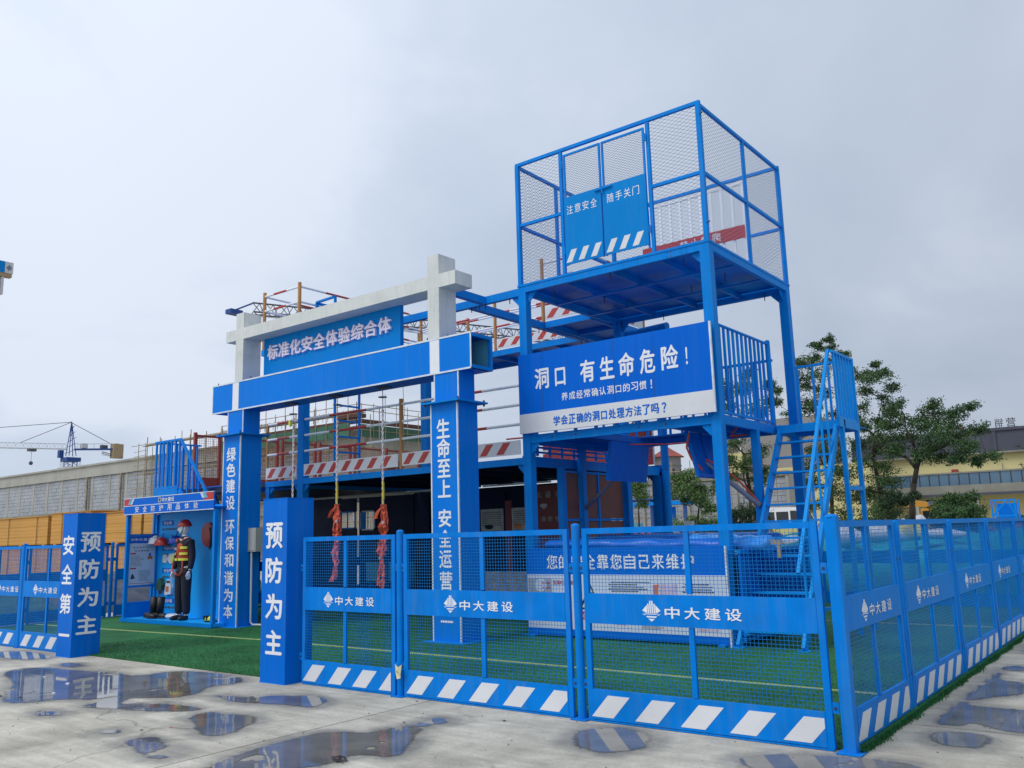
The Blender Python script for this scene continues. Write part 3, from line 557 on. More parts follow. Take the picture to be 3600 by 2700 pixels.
# ---------------------------------------------------------------- gateway
gt = thing('gateway', 'tall blue gateway with white frame top and raised lettering board', 'gateway', (-10.8, 4.1, 0))
Y0, Y1 = 3.795, 4.335
def column(x0, x1, chars):
    c = bx(gt, 'column', BLUEG, x0, x1, Y0, Y1, 0.014, 4.04)
    for x in (x0, x1): bx(c if False else gt, 'corner_trim', ALU, x - 0.013, x + 0.013, Y0 - 0.006, Y0 + 0.02, 0.02, 4.038)
    bx(gt, 'base_plate', BLUE, x0 - .16, x1 + .16, Y0 - .12, Y1 + .12, 0.021, 0.032)
    bx(gt, 'collar', BLUE, x0 - .13, x1 + .13, Y0 - .12, Y1 + .14, 4.04, 4.072)
    for sx in (x0 - .08, x1 + .08):
        for sy in (Y0 - .07, Y1 + .09): tb(gt, 'anchor_bolt', DARK, (sx, sy, 4.00), (sx, sy, 4.11), 0.018, 6)
    bx(gt, 'upper_column', BLUEG, x0 + .035, x1 - .02, Y0 + .065, Y1 - .04, 4.072, 4.60)
    for x in (x0 + .035, x1 - .02): bx(gt, 'corner_trim', ALU, x - 0.012, x + 0.012, Y0 + .058, Y0 + .075, 4.074, 4.598)
    text(gt, LETTER, chars, 'F', Y0, 0.03)
column(-14.168, -13.569, [(c, -14.04 + i * .004, b0, -13.725 + i * .002, b1) for i, (c, b1, b0) in enumerate((('绿', 3.776, 3.484), ('色', 3.44, 3.154), ('建', 3.09, 2.808), ('设', 2.735, 2.45), ('环', 2.225, 1.95), ('保', 1.88, 1.605), ('和', 1.525, 1.25), ('谐', 1.16, .88), ('为', .80, .54), ('本', .47, .20)))])
column(-7.983, -7.375, [(c, -7.845 + i * .004, b0, -7.553 + i * .001, b1) for i, (c, b1, b0) in enumerate((('生', 3.763, 3.439), ('命', 3.421, 3.094), ('至', 3.058, 2.76), ('上', 2.711, 2.42), ('安', 2.212, 1.92), ('全', 1.865, 1.58), ('运', 1.52, 1.24), ('营', 1.175, .88), ('第', .83, .54), ('一', .49, .215)))])
BX0, BX1, BY0, BY1, BZ0, BZ1 = -14.723, -7.084, 3.850, 4.42, 4.60, 5.222
wl = 0.018
bx(gt, 'beam_front', BLUEG, BX0, BX1, BY0, BY0 + wl, BZ0, BZ1); bx(gt, 'beam_back', BLUEG, BX0, BX1, BY1 - wl, BY1, BZ0, BZ1)
bx(gt, 'beam_soffit', BLUEP, BX0, BX1, BY0 + wl, BY1 - wl, BZ0, BZ0 + wl); bx(gt, 'beam_top', BLUEP, BX0, BX1, BY0 + wl, BY1 - wl, BZ1 - wl, BZ1)
bx(gt, 'inner_sheet', TEAL, BX1 - 1.2, BX1 - 0.06, BY1 - wl - .006, BY1 - wl - .001, BZ0 + .02, BZ1 - .02)
for z in (BZ0, BZ1): bx(gt, 'edge_trim', ALU, BX0, BX1, BY0 - .008, BY0 + .002, z - .014, z + .016)
for x in (BX0, BX1): bx(gt, 'edge_trim', ALU, x - .014, x + .014, BY0 - .009, BY0 + .001, BZ0 + .016, BZ1 - .014)
for (a, b_) in ((BZ0, BZ0 + .06), (BZ1 - .06, BZ1)): bx(gt, 'end_frame', BLUE, BX1 - .05, BX1 + .012, BY0 + .02, BY1 + .01, a, b_)
bx(gt, 'end_frame', BLUE, BX1 - .05, BX1 + .012, BY1 - .05, BY1 + .012, BZ0 + .06, BZ1 - .06)
for a, b_ in ((-13.976, -13.755), (-8.045, -7.816)): bx(gt, 'white_band', LETTER, a, b_, BY0 - .004, BY0 + .001, BZ0 + .017, BZ1 - .015)
for a in (-12.3, -10.9, -9.52): bx(gt, 'soffit_plate', DARK, a - .13, a + .13, 4.05, 4.22, BZ0 - .02, BZ0 - .001)
WY0, WY1 = 3.872, 4.33
for a, b_, e_ in ((-13.945, -13.665, 6.775), (-8.105, -7.83, 6.805)):
    bx(gt, 'white_upright', CREAM, a, b_, WY0, WY1, BZ1, 6.17)
    bx(gt, 'finial', CREAM, a, b_, WY0, WY1, 6.42, e_)
bx(gt, 'white_crossbeam', CREAM, -14.306, -7.433, WY0 - .002, WY1 + .002, 6.17, 6.42)
sb = bx(gt, 'sign_board', SKYB, -13.42, -9.175, 4.24, 4.33, BZ1 + .001, 6.169)
w = (13.23 - 9.405) / 9
text(gt, LAV, [(c, -13.23 + i * (w + .008), 5.675, -13.23 + i * (w + .008) + w * .9, 5.985) for i, c in enumerate('标准化安全体验综合体')][:9] if False else [(c, -13.23 + i * .3875, 5.672, -13.23 + i * .3875 + .345, 5.986) for i, c in enumerate('标准化安全体验综合体')], 'F', 4.24, 0.032, depth=0.045, separate='letter')
for x, y in ((-14.6, 3.9), (-13.85, 3.93), (-13.4, 3.9), (-8.15, 3.9), (-7.7, 3.95), (-7.5, 4.2), (-13.3, 4.3)): tb(gt, 'bolt', DARK, (x, y, BZ1), (x, y, BZ1 + .07), .012, 6)
# electrical box and conduit on the inner side of the left column
t = thing('meter_box', 'grey electrical box with white conduit on the gateway column near the booth', 'electrical box', (-13.56, 4.2, 0))
bx(t, 'cabinet', GREYBOX, -13.566, -13.30, 4.04, 4.38, 1.555, 2.05); bx(t, 'door', GREYBOX, -13.54, -13.33, 4.032, 4.039, 1.585, 2.02)
MB().prism([(4.30, 1.72), (4.36, 1.72), (4.33, 1.78)], (0, 0, 0), (0, 1, 0), (0, 0, 1), (1, 0, 0), -13.302, -13.296).build('warning_mark', PRINTR, t)
MB().path([(-13.50, 4.09, 1.555), (-13.50, 4.10, .10), (-13.47, 4.13, .05), (-13.0, 4.28, .045), (-11.9, 4.33, .045)], 0.022, 8).build('conduit', PVC, t)

# ropes and harnesses hanging from the gateway beam
def rope(mb, x, y, z0, z1, r=0.02):
    n = int((z1 - z0) / 0.03); 
    for ph in (0, pi):
        pts = [(x + r * .55 * cos(ph + k * .9), y + r * .55 * sin(ph + k * .9), z0 + (z1 - z0) * k / n) for k in range(n + 1)]
        mb.path(pts, r * .62, 5)
def ribbon(mb, pts, w, rnd, m=0):
    vs = []; 
    for i, p in enumerate(pts):
        a = rnd.uniform(-.45, 1.3); d = Vector((cos(a), sin(a), 0)) * w / 2 * rnd.uniform(.55, 1.15); p = Vector(p)
        vs += [p - d, p + d, p + d + Vector((0.004, .006, 0)), p - d + Vector((.004, .006, 0))]
    fs = []
    for i in range(len(pts) - 1):
        a = 4 * i; fs += [(a, a + 1, a + 5, a + 4), (a + 1, a + 2, a + 6, a + 5), (a + 2, a + 3, a + 7, a + 6), (a + 3, a, a + 4, a + 7)]
    mb.raw(vs, fs, m)
def harness(x, y, label, ztop, zb, seed):
    rnd = random.Random(seed); t = thing('hanging_harness', label, 'safety harness', (x, y, ztop), 0, 'orange harnesses hanging from the gateway')
    mb = MB(); rope(mb, x, y, ztop + .26, 4.16); mb.build('rope', ROPE, t)
    MB().path([(x, y, 4.58), (x + .004, y, 4.30), (x, y, 4.16)], .008, 6).tube((x, y, 4.40), (x, y, 4.415), .085, 14).ball((x, y, 4.14), .035, .015, .045, 10, 6).build('hanger', GREYS, t)
    MB().bar((x + .02, y - .01, ztop + .42), (x + .03, y - .01, ztop + .10), .035, .03).bar((x - .02, y + .01, ztop + .22), (x + .0, y + .01, ztop + .0), .03, .025).build('shock_absorber', YSTRAP, t)
    MB().path([(x - .025, y, ztop + .10), (x - .02, y, ztop), (x + .02, y, ztop), (x + .025, y, ztop + .10), (x, y, ztop + .14), (x - .025, y, ztop + .10)], .008, 6).build('snap_hook', SILVER, t)
    mb = MB(); z = ztop
    for k in range(6):
        sx = rnd.uniform(-.055, .055); ln = rnd.uniform(.55, .95); n = 9
        ribbon(mb, [(x + sx * sin(pi * i / n * rnd.uniform(.8, 1.2)) * 1.5 + rnd.uniform(-.015, .015), y + rnd.uniform(-.05, .05), z - ln * i / n) for i in range(n + 1)], .062, rnd)
    ribbon(mb, [(x - .03, y - .02, z - .06), (x - .12, y - .03, z - .14), (x - .20, y - .02, z - .26), (x - .15, y, z - .24)], .07, rnd)
    for k in range(4):
        sx = rnd.uniform(-.07, .05); n = 12; z0 = z - .55; ln = z0 - zb - rnd.uniform(0, .12)
        ribbon(mb, [(x + sx + .05 * sin(i * .8 + k) - .06 * i / n, y + rnd.uniform(-.03, .03), z0 - ln * i / n) for i in range(n + 1)], .052, rnd)
    mb.build('webbing', STRAP, t)
    MB().box(x + .03, x + .09, y - .06, y - .045, z - .36, z - .31).box(x - .05, x, y - .065, y - .05, z - 1.0, z - .96).build('buckle', SILVER, t)
harness(-10.86, 4.14, 'shorter orange harness hanging nearer the middle of the gateway beam', 2.44, .93, 3)
harness(-9.56, 4.14, 'longer orange harness hanging nearer the 生命至上 column', 2.38, .80, 8)
t = thing('hanging_rope', 'plain white rope with no harness, hanging down behind the pillar', 'rope', (-12.22, 4.14, 4.5))
mb = MB(); rope(mb, -12.22, 4.14, 1.2, 4.08); mb.build('strand', ROPE, t)
MB().path([(-12.24, 4.14, 4.58), (-12.24, 4.14, 4.1)], .008, 6).tube((-12.24, 4.14, 4.36), (-12.24, 4.14, 4.375), .085, 14).ball((-12.22, 4.14, 4.07), .035, .015, .045, 10, 6).build('hanger', GREYS, t)
bx(t, 'clamp', YEL, -12.34, -12.29, 4.10, 4.16, 4.12, 4.24)
MB().path([(-9.02, 4.14, 4.6), (-9.0, 4.14, 4.3), (-8.98, 4.15, 4.1), (-9.01, 4.14, 3.9)], .005, 5).build('thin_wire', GREYS, cat='wire', label='thin loose wire hanging under the gateway beam near the 生命至上 column')

def grit(n):
    rg = np.random.default_rng(11); mb = MB()
    for i in range(n):
        x, y = (rg.uniform(-14, 1.2), rg.uniform(-4, .0)) if i % 4 else (rg.uniform(.3, 1.6), rg.uniform(0, 8)); s = rg.uniform(.003, .011); a = rg.uniform(0, 6.3)
        c, s2 = cos(a) * s, sin(a) * s; mb.raw([(x - c, y - s2, .001), (x + s2, y - c, .001), (x + c * 1.3, y + s2, .001), (x - s2, y + c * .8, .001), (x, y, s * .9)], [(0, 1, 4), (1, 2, 4), (2, 3, 4), (3, 0, 4)])
    mb.build('grit', RUBBLE, kind='stuff', label='fine dark grit scattered over the wet concrete', cat='grit')
grit(420)

# ---------------------------------------------------------------- tower with mesh cage
A0, A1, D0, D1 = -7.10, -3.24, 5.274, 8.83         # post outer lines
tw = thing('training_tower', 'tall blue steel tower with a mesh cage on its top platform', 'tower', ((A0 + A1) / 2, 7.0, 0))
p_ = 0.165
def tpost(x0, y0, z1, s=p_): return bx(tw, 'post', BLUE, x0, x0 + s, y0, y0 + s, 0.021, z1)
for x0 in (A0, A1 - p_):
    for y0 in (D0, D1 - p_):
        tpost(x0, y0, 6.195); bx(tw, 'foot_plate', BLUE, x0 - .08, x0 + p_ + .08, y0 - .08, y0 + p_ + .08, .022, .034)
cs = 0.075
for x0 in (A0, A1 - cs):
    for y0 in (D0, D1 - cs): bx(tw, 'cage_post', BLUE, x0, x0 + cs, y0, y0 + cs, 6.344, 8.71)
# upper platform
ub, up_ = 6.195, 6.344
bx(tw, 'edge_beam', BLUE, A0 + .0, A1, D0, D0 + .07, ub, up_); bx(tw, 'edge_beam', BLUE, A0, A1, D1 - .07, D1, ub, up_)
bx(tw, 'edge_beam', BLUE, A1 - .07, A1, D0 + .071, D1 - .071, ub, up_); bx(tw, 'edge_beam', BLUE, A0, A0 + .07, D0 + .071, D1 - .071, ub, up_)
for (a, b_, c_, d_) in ((A0 - .01, A1 + .012, D0 - .012, D0 - .001),): bx(tw, 'edge_lip', BLUE, a, b_, c_, d_, up_ - .03, up_ + .012)
bx(tw, 'edge_lip', BLUE, A1 + .001, A1 + .012, D0, D1, up_ - .03, up_ + .012)
BLUED = mat('platform_plate_blue', (0.0008, 0.15, 0.60), 0.45, 0.25, 1.3, spec=0.15, dirt=(0.004, 0.40, 0.70, 0.9), dscale=1.1)
for i in range(4):
    x0 = A0 + .08 + i * (A1 - A0 - .16) / 4; x1 = x0 + (A1 - A0 - .16) / 4 - .006
    for j in range(3):
        y0 = D0 + .08 + j * (D1 - D0 - .16) / 3; bx(tw, 'floor_plate', BLUED, x0, x1, y0, y0 + (D1 - D0 - .16) / 3 - .006, up_ - .02, up_ - .008)
for k in range(1, 4): x = A0 + k * (A1 - A0) / 4; bx(tw, 'joist', BLUED, x - .03, x + .03, D0 + .075, D1 - .075, ub + .03, up_ - .022)
for k in range(1, 3): y = D0 + k * (D1 - D0) / 3; bx(tw, 'cross_joist', BLUED, A0 + .075, A1 - .075, y - .035, y + .035, ub - .005, ub + .028)
for x, y in ((-6.6, 5.75), (-5.2, 5.45), (-3.85, 5.6), (-3.7, 6.9), (-4.8, 8.72), (-5.9, 8.72), (-3.7, 8.72), (-6.1, 6.7), (-4.5, 7.2), (-6.9, 8.7)): tb(tw, 'hanging_bolt', DARK, (x, y, ub - .10), (x, y, ub + .05), .009, 5)
def gusset(par, x, y, z, dx, dy, s=.17, t=.012):
    o = Vector((x, y, z)); r = Vector((dx, dy, 0)); n = Vector((-dy, dx, 0))
    return MB().prism([(0, 0), (s, 0), (s, -.035), (.04, -s), (0, -s)], o, r, (0, 0, 1), n, -t / 2, t / 2).build('gusset', BLUE, par, fix=True)
for x, sx in ((A0 + p_, 1), (A1 - p_, -1)):
    gusset(tw, x, D0 + .08, ub, sx, 0); gusset(tw, x, D1 - .08, ub, sx, 0)
for y, sy in ((D0 + p_, 1), (D1 - p_, -1)): gusset(tw, A1 - .08, y, ub, 0, sy); gusset(tw, A0 + .08, y, ub, 0, sy)
for (x, z) in ((-3.98, 6.29), (-3.92, 6.29), (-3.72, 6.29), (-3.64, 6.29), (-3.98, 6.22), (-3.92, 6.22), (-3.72, 6.22), (-3.64, 6.22)): tb(tw, 'rivet', DARK, (x, D0 - .003, z), (x, D0 + .01, z), .011, 6)
# cage rails
t_ = 0.055; zt = 8.71
def rail(p, q, w=t_): return br(tw, 'cage_rail', BLUE, p, q, w)
yF, yB, xL, xR = D0 + cs / 2, D1 - cs / 2, A0 + cs / 2, A1 - cs / 2
for z in (zt + .0, 7.52):
    rail((xR, D0 + cs, z), (xR, D1 - cs, z)); rail((xL, D0 + cs, z), (xL, D1 - cs, z))
rail((A0 - .0, yF, zt + .03), (A1, yF, zt + .03), .06); rail((A0, yB, zt + .03), (A1, yB, zt + .03), .06)
rail((A0 + cs, yF, 7.52), (-6.085, yF, 7.52)); rail((-4.20, yF, 7.52), (A1 - cs, yF, 7.52)); rail((-4.0, yB, 7.48), (A1 - cs, yB, 7.48))
for x in (-6.057, -4.235): bx(tw, 'mullion', BLUE, x - .03, x + .03, yF - .027, yF + .027, up_ + .012, 8.70)
for y in (7.09,): bx(tw, 'mullion', BLUE, xR - .027, xR + .027, y - .03, y + .03, up_ + .012, 8.68); bx(tw, 'mullion', BLUE, xL - .027, xL + .027, y - .5 - .03, y - .5 + .03, up_ + .012, 8.68)
for x in (-3.95, -6.15): bx(tw, 'mullion', BLUE, x - .03, x + .03, yB - .027, yB + .027, up_ + .012, 8.70)
def diamonds(par, o, r, a0, a1, b0, b1, wx=.135, hz=.066, rad=.0028, name='diamond_mesh', m=MESHG):
    o, r = Vector(o), Vector(r); u = Vector((0, 0, 1)); n = r.cross(u); mb = MB(); sl_ = hz / wx
    for sg in (1, -1):
        step = hz; c = b0 - (a1 - a0) * sl_ - hz
        lo, hi = (b0 - (a1 - a0) * sl_, b1) if sg > 0 else (b0, b1 + (a1 - a0) * sl_)
        c = lo
        while c < hi:       # line b = c + sg*sl*(a-a0)
            pa = a0; pb = a1
            if sg > 0:
                if c < b0: pa = a0 + (b0 - c) / sl_
                if c + sl_ * (a1 - a0) > b1: pb = a0 + (b1 - c) / sl_
            else:
                if c > b1: pa = a0 + (c - b1) / sl_
                if c - sl_ * (a1 - a0) < b0: pb = a0 + (c - b0) / sl_
            if pb - pa > .01:
                p = o + r * pa + u * (c + sg * sl_ * (pa - a0)); q = o + r * pb + u * (c + sg * sl_ * (pb - a0)); d = (q - p).normalized(); b_ = d.cross(n); vs = []
                for e in (p, q):
                    for k in range(3): t = 2 * pi * k / 3; vs.append(e + n * (cos(t) * rad + sg * .002) + b_ * sin(t) * rad)
                mb.raw(vs, [(0, 1, 4, 3), (1, 2, 5, 4), (2, 0, 3, 5)])
            c += step
    return mb.build(name, m, par, kind='stuff')
z0m, z1m = up_ + .014, zt - .02
diamonds(tw, (0, yF, 0), (1, 0, 0), A0 + cs, -6.087, z0m, z1m); diamonds(tw, (0, yF, 0), (1, 0, 0), -4.205, A1 - cs, z0m, z1m)
diamonds(tw, (xR, 0, 0), (0, 1, 0), D0 + cs, D1 - cs, z0m, z1m); diamonds(tw, (xL, 0, 0), (0, 1, 0), D0 + cs, D1 - cs, z0m, z1m)
diamonds(tw, (0, yB, 0), (1, 0, 0), -4.0, A1 - cs, z0m, z1m); diamonds(tw, (0, yB, 0), (1, 0, 0), A0 + cs, -6.15, z0m, z1m)
# double gate in the cage
for k, (a, b_, s, tx) in enumerate(((-5.975, -5.185, '注意安全', -5.915), (-5.155, -4.29, '随手关门', -5.06))):
    g = bx(tw, 'gate_leaf', SKYB, a, b_, D0 - .03, D0 - .012, 6.50, 7.77)
    for (x0, x1, z0, z1) in ((a, a + .035, 6.50, 8.615), (b_ - .035, b_, 6.50, 8.615), (a + .035, b_ - .035, 8.58, 8.615)): bx(g, 'leaf_frame', BLUE, x0, x1, D0 - .011, D0 + .02, z0, z1)
    ROOT[g] = ROOT[tw]
    diamonds(tw, (0, D0 - .005, 0), (1, 0, 0), a + .035, b_ - .035, 7.77, 8.58, .085, .045, .003, 'leaf_mesh')
    text(g, LETTER, row(s, tx, tx + .64, 7.435, 7.60, .3), 'F', D0 - .03, -0.012)
    for j in range(3):
        x = a + (0.01 if k == 0 else .03) + j * .26
        MB().prism([(x, 6.54), (x + .12, 6.54), (x + .235, 6.765), (x + .115, 6.765)], (0, D0 - .03, 0), (1, 0, 0), (0, 0, 1), (0, -1, 0), -.001, .003).build('stripe', WHITE, g)
tb(tw, 'latch_bar', BLUE, (-5.30, D0 - .055, 7.715), (-4.95, D0 - .055, 7.725), .016, 8); tb(tw, 'latch_pin', BLUE, (-5.16, D0 - .07, 7.80), (-5.13, D0 - .07, 7.62), .012, 8)
for x in (-6.0, -4.27):
    for z in (6.7, 8.35): tb(tw, 'hinge', BLUE, (x, D0 - .02, z), (x, D0 - .02, z + .14), .018, 8)
for z in (6.62, 8.5): tb(tw, 'hook', DARK, (A1 + .0, D0 - .01, z), (A1 + .06, D0 - .02, z + .02), .012, 6)
# white picket guard with red banner on the back of the cage
for i in range(10): x = -6.08 + i * .232; bx(tw, 'white_baluster', LETTER, x - .024, x + .024, yB - .06, yB - .03, 6.40, 8.585)
bx(tw, 'picket_rail', WHITE, -6.12, -3.965, yB - .065, yB - .025, 8.585, 8.64)
bx(tw, 'red_banner', REDB, -6.30, -3.99, yB - .085, yB - .068, 7.458, 7.728)
text(tw, WHITE, row('禁止攀爬', -5.42, -4.50, 7.505, 7.685, .25), 'F', yB - .085, 0.01, name='banner_lettering')
# lower platform
lb, lp, LB = 3.374, 3.52, 7.72
bx(tw, 'edge_beam', BLUE, A0 + p_, A1 - p_, D0 + .01, D0 + .09, lb, lp); bx(tw, 'edge_beam', BLUE, A1 - .09, A1 - .01, D0 + p_, LB + .8, lb, lp)
bx(tw, 'edge_beam', BLUE, A0 + .01, A0 + .09, D0 + p_, LB + .8, lb, lp); bx(tw, 'edge_beam', BLUE, A0 + .091, A1 - .091, LB, LB + .08, lb - .0, lp)
bx(tw, 'floor_plate', BLUED, A0 + .1, -5.76, D0 + .1, LB - .01, lp - .03, lp - .008); bx(tw, 'floor_plate', BLUED, -4.18, A1 - .1, D0 + .1, LB - .01, lp - .03, lp - .008)
bx(tw, 'floor_plate', BLUED, -5.755, -4.185, D0 + .1, 5.80, lp - .03, lp - .008); bx(tw, 'floor_plate', BLUED, -5.755, -4.185, 7.2, LB - .01, lp - .03, lp - .008)
bx(tw, 'joist', BLUED, -5.80, -5.74, D0 + .09, LB, lb + .01, lp - .031); bx(tw, 'joist', BLUED, -4.20, -4.14, D0 + .09, LB, lb + .01, lp - .031)
bx(tw, 'joist', BLUED, -3.75, -3.70, D0 + .09, LB, lb + .01, lp - .031)
gusset(tw, A1 - p_, D0 + .05, lb, -1, 0); gusset(tw, A0 + p_, D0 + .05, lb, 1, 0)
for x in (-6.45, -5.95, -4.68, -4.2): tb(tw, 'rivet', DARK, (x, D0 + .006, 3.45), (x, D0 + .02, 3.45), .018, 8)
bx(tw, 'middle_post', BLUE, A1 - .13, A1 - .01, 6.70, 6.82, .021, lb); bx(tw, 'middle_post', BLUE, A0 + .0, A0 + .13, 7.02, 7.15, .021, lb)
# gap-bridging slats between lower platform front beam and sign
for i in range(9): bx(tw, 'sign_bracket', BLUE, -6.8 + i * .42, -6.74 + i * .42, D0 - .03, D0 + .0, 3.50, 3.56)
# danger sign on the front of the lower platform
sg = MB().box(-7.072, -3.288, 5.165, 5.20, 3.54, 4.985, 0).build('sign_board', BOARDB, tw)
bx(sg, 'white_band', WHITE, -7.071, -3.289, 5.160, 5.166, 3.541, 3.89); ROOT[sg] = ROOT[tw]
bx(sg, 'edge_trim', ALU, -3.288, -3.262, 5.16, 5.20, 3.54, 4.985)
big = [('洞', -6.696, 4.315, -6.40, 4.68), ('口', -6.275, 4.315, -6.02, 4.67), ('有', -5.715, 4.315, -5.43, 4.69), ('生', -5.315, 4.315, -5.045, 4.69), ('命', -4.945, 4.308, -4.655, 4.70), ('危', -4.537, 4.305, -4.27, 4.70), ('险', -4.14, 4.313, -3.85, 4.70), ('！', -3.77, 4.35, -3.62, 4.62)]
text(sg, LETTER, big, 'F', 5.165, 0.03, name='lettering')
s2 = '养成经常确认洞口的习惯！'; pw = (6.13 - 4.26) / 12
text(sg, LETTER, [(c, -6.13 + i * pw, 4.045, -6.13 + i * pw + pw * .82, 4.185) for i, c in enumerate(s2)], 'F', 5.165, 0.018, name='lettering')
s3 = '学会正确的洞口处理方法了吗？'; pw = (6.32 - 4.05) / 14
text(sg, BLUEP, [(c, -6.32 + i * pw, 3.625, -6.32 + i * pw + pw * .84, 3.785) for i, c in enumerate(s3)], 'F', 5.160, 0.036, name='lettering')
for x in (-6.55, -5.05, -4.3): MB().bar((x, 5.163, 3.56), (x, 5.163, 4.97), .004, .004).build('panel_joint', PRINTK, sg)
# right guard rail of the lower platform
xg = A1 - .04
tb(tw, 'guard_rail', BLUE, (xg, D0 + p_, 4.985), (xg, 7.53, 4.985), .026, 8)
bx(tw, 'rail_base', BLUE, xg - .02, xg + .02, D0 + p_, 7.52, 3.545, 3.585)
for i in range(11): y = 5.52 + i * .178; bx(tw, 'baluster', BLUE, xg - .018, xg + .018, y - .02, y + .02, 3.585, 4.96)
tb(tw, 'newel_post', BLUE, (xg, 7.56, lp), (xg, 7.56, 5.03), .045, 12); MB().ball((xg, 7.56, 5.03), .047, .047, .03, 12, 3, 0, 0, pi / 2).build('newel_cap', BLUE, tw, smooth=True)
for i in range(14): x = -6.9 + i * .25; bx(tw, 'baluster', BLUE, x - .02, x + .02, LB + .02, LB + .055, lp, 4.70)
br(tw, 'guard_rail', BLUE, (A0 + .1, LB + .04, 4.72), (A1 - .05, LB + .04, 4.72), .045)
# trap doors with pistons
def trap(hx, y0, y1, ang, L_, label=None):
    a = radians(ang); d = Vector((sin(a), 0, -cos(a))); n = Vector((cos(a), 0, sin(a))); o = Vector((hx, 0, lb)); mb = MB()
    def slab(y0, y1, s0, s1, t0, t1):
        vs = [];
        for s_ in (s0, s1):
            for y in (y0, y1):
                for t in (t0, t1): p = o + d * s_ + n * t; vs.append((p.x, y, p.z))
        mb.raw(vs, [(0, 1, 3, 2), (4, 6, 7, 5), (0, 4, 5, 1), (2, 3, 7, 6), (0, 2, 6, 4), (1, 5, 7, 3)])
    slab(y0, y1, 0, L_, 0, .015)
    sg = 1 if ang > 0 else -1
    for (ya, yb, sa, sb_) in ((y0, y0 + .05, 0, L_), (y1 - .05, y1, 0, L_), (y0 + .05, y1 - .05, L_ - .05, L_), ((y0 + y1) / 2 - .02, (y0 + y1) / 2 + .02, 0, L_ - .05)): slab(ya, yb, sa, sb_, .0151 if ang > 0 else -.05, .06 if ang > 0 else -.0001)
    return mb.build('trap_door', BLUEP, tw, fix=True), o + d * L_ * .55
_, c1 = trap(-5.75, 6.12, 7.50, -8, .72); _, c2 = trap(-4.20, 5.90, 7.0, 14, .80)
def piston(a, b, bend):
    a, b = Vector(a), Vector(b); d = (b - a); m_ = a + d * .45
    ob = MB().tube(a, m_, .022, 10).tube(m_, b, .042, 12).tube(b - d.normalized() * .06, b + d.normalized() * .02, .052, 12).build('piston', GREYS, tw)
    if bend < .05: return
    pts = [a + Vector((0, 0, .05)) + (b - a) * k / 12 + Vector((0, 0, bend * sin(pi * k / 12))) for k in range(13)]
    MB().path(pts, .016, 6).build('hose', HOSE, ob); ROOT[ob] = ROOT[tw]
piston((-5.83, 6.45, 2.75), (-7.06, 7.12, 2.18), .02); piston((-3.95, 6.15, 2.85), (-3.30, 6.66, 2.13), .10)
MB().path([(-4.1, 5.9, 3.34), (-4.15, 5.88, 3.1), (-4.08, 5.9, 2.9), (-3.95, 6.0, 2.72)], .018, 6).build('hose', HOSE, tw)
MB().path([(-3.35, 6.1, 3.36), (-3.6, 6.4, 3.28), (-3.5, 6.9, 3.33), (-3.9, 7.2, 3.34)], .016, 6).build('hose', HOSE, tw)
MB().path([(-6.6, 7.3, 3.33), (-6.1, 7.0, 3.3), (-5.8, 6.7, 3.34), (-5.2, 7.2, 3.33), (-4.3, 7.4, 3.34)], .012, 6).build('hose', HOSE, tw)
# side wall of framed red-brown sheets, between the tower posts on the left side
for y0, y1 in ((6.52, 7.0), (7.17, 7.66), (7.70, 8.65)):
    for z0, z1 in ((.15, 1.97), (2.03, 2.90)): bx(tw, 'side_sheet', RUST, A0 + .03, A0 + .045, y0 + .03, y1 - .03, z0, z1)
for y in (6.50, 7.68): bx(tw, 'sheet_frame', BLUE, A0 + .02, A0 + .07, y - .025, y + .025, .1, 2.95)
for z in (2.0, 2.92, .10): bx(tw, 'sheet_frame', BLUE, A0 + .015, A0 + .065, 6.53, 7.0, z - .022, z + .022); bx(tw, 'sheet_frame', BLUE, A0 + .015, A0 + .065, 7.16, 8.66, z - .022, z + .022)
bx(tw, 'door_post', BLUE, A0 - .03, A0 + .09, 6.36, 6.46, .021, 3.0)

# ---------------------------------------------------------------- stairs beside the tower
st = thing('steel_stairs', 'steep blue steel stairs with railings beside the tower', 'stairs', (-2.65, 6.3, 0))
SX0, SX1 = -3.17, -2.20; H_ = 3.46
for x in (SX0, SX1): br(st, 'stringer', STAIRB, (x, 5.22, .03), (x, 7.62, 3.47), .05, .16)
for k in range(12):
    z = .267 * (k + 1) - .02; y = 5.22 + 2.4 * (z / H_); br(st, 'tread', STAIRB, (SX0 + .03, y + .03, z), (SX1 - .03, y + .03, z), .22, .03)
bx(st, 'landing_plate', BLUED, SX0 - .03, -2.06, 7.55, 8.80, 3.44, 3.455)
for (a, b_, c_, d_) in ((SX0 - .04, -2.05, 7.50, 7.56), (SX0 - .04, -2.05, 8.30, 8.36)): bx(st, 'landing_beam', STAIRB, a, b_, c_, d_, 3.36, 3.50)
bx(st, 'landing_beam', STAIRB, -2.11, -2.05, 7.27, 8.299, 3.365, 3.497); bx(st, 'landing_beam', STAIRB, SX0 - .04, SX0 + .02, 7.561, 8.299, 3.36, 3.50)
for y in (7.45, 8.27):
    for x in (-2.08,): bx(st, 'leg', STAIRB, x - .035, x + .035, y - .035, y + .035, .021, 3.365)
bx(st, 'leg_brace', STAIRB, -2.11, -2.05, 7.49, 8.23, 2.33, 2.40)
br(st, 'top_rail', STAIRB, (-2.08, 7.24, 4.63), (-2.08, 8.32, 4.63), .045); bx(st, 'rail_base', STAIRB, -2.10, -2.06, 7.28, 8.30, 3.50, 3.54)
for i in range(7): y = 7.32 + i * .157; bx(st, 'baluster', STAIRB, -2.098, -2.062, y - .018, y + .018, 3.54, 4.61)
bx(st, 'corner_post', STAIRB, -2.11, -2.05, 8.28, 8.34, 3.497, 4.65)
br(st, 'top_rail', STAIRB, (-3.1, 8.32, 4.63), (-2.11, 8.32, 4.63), .04)
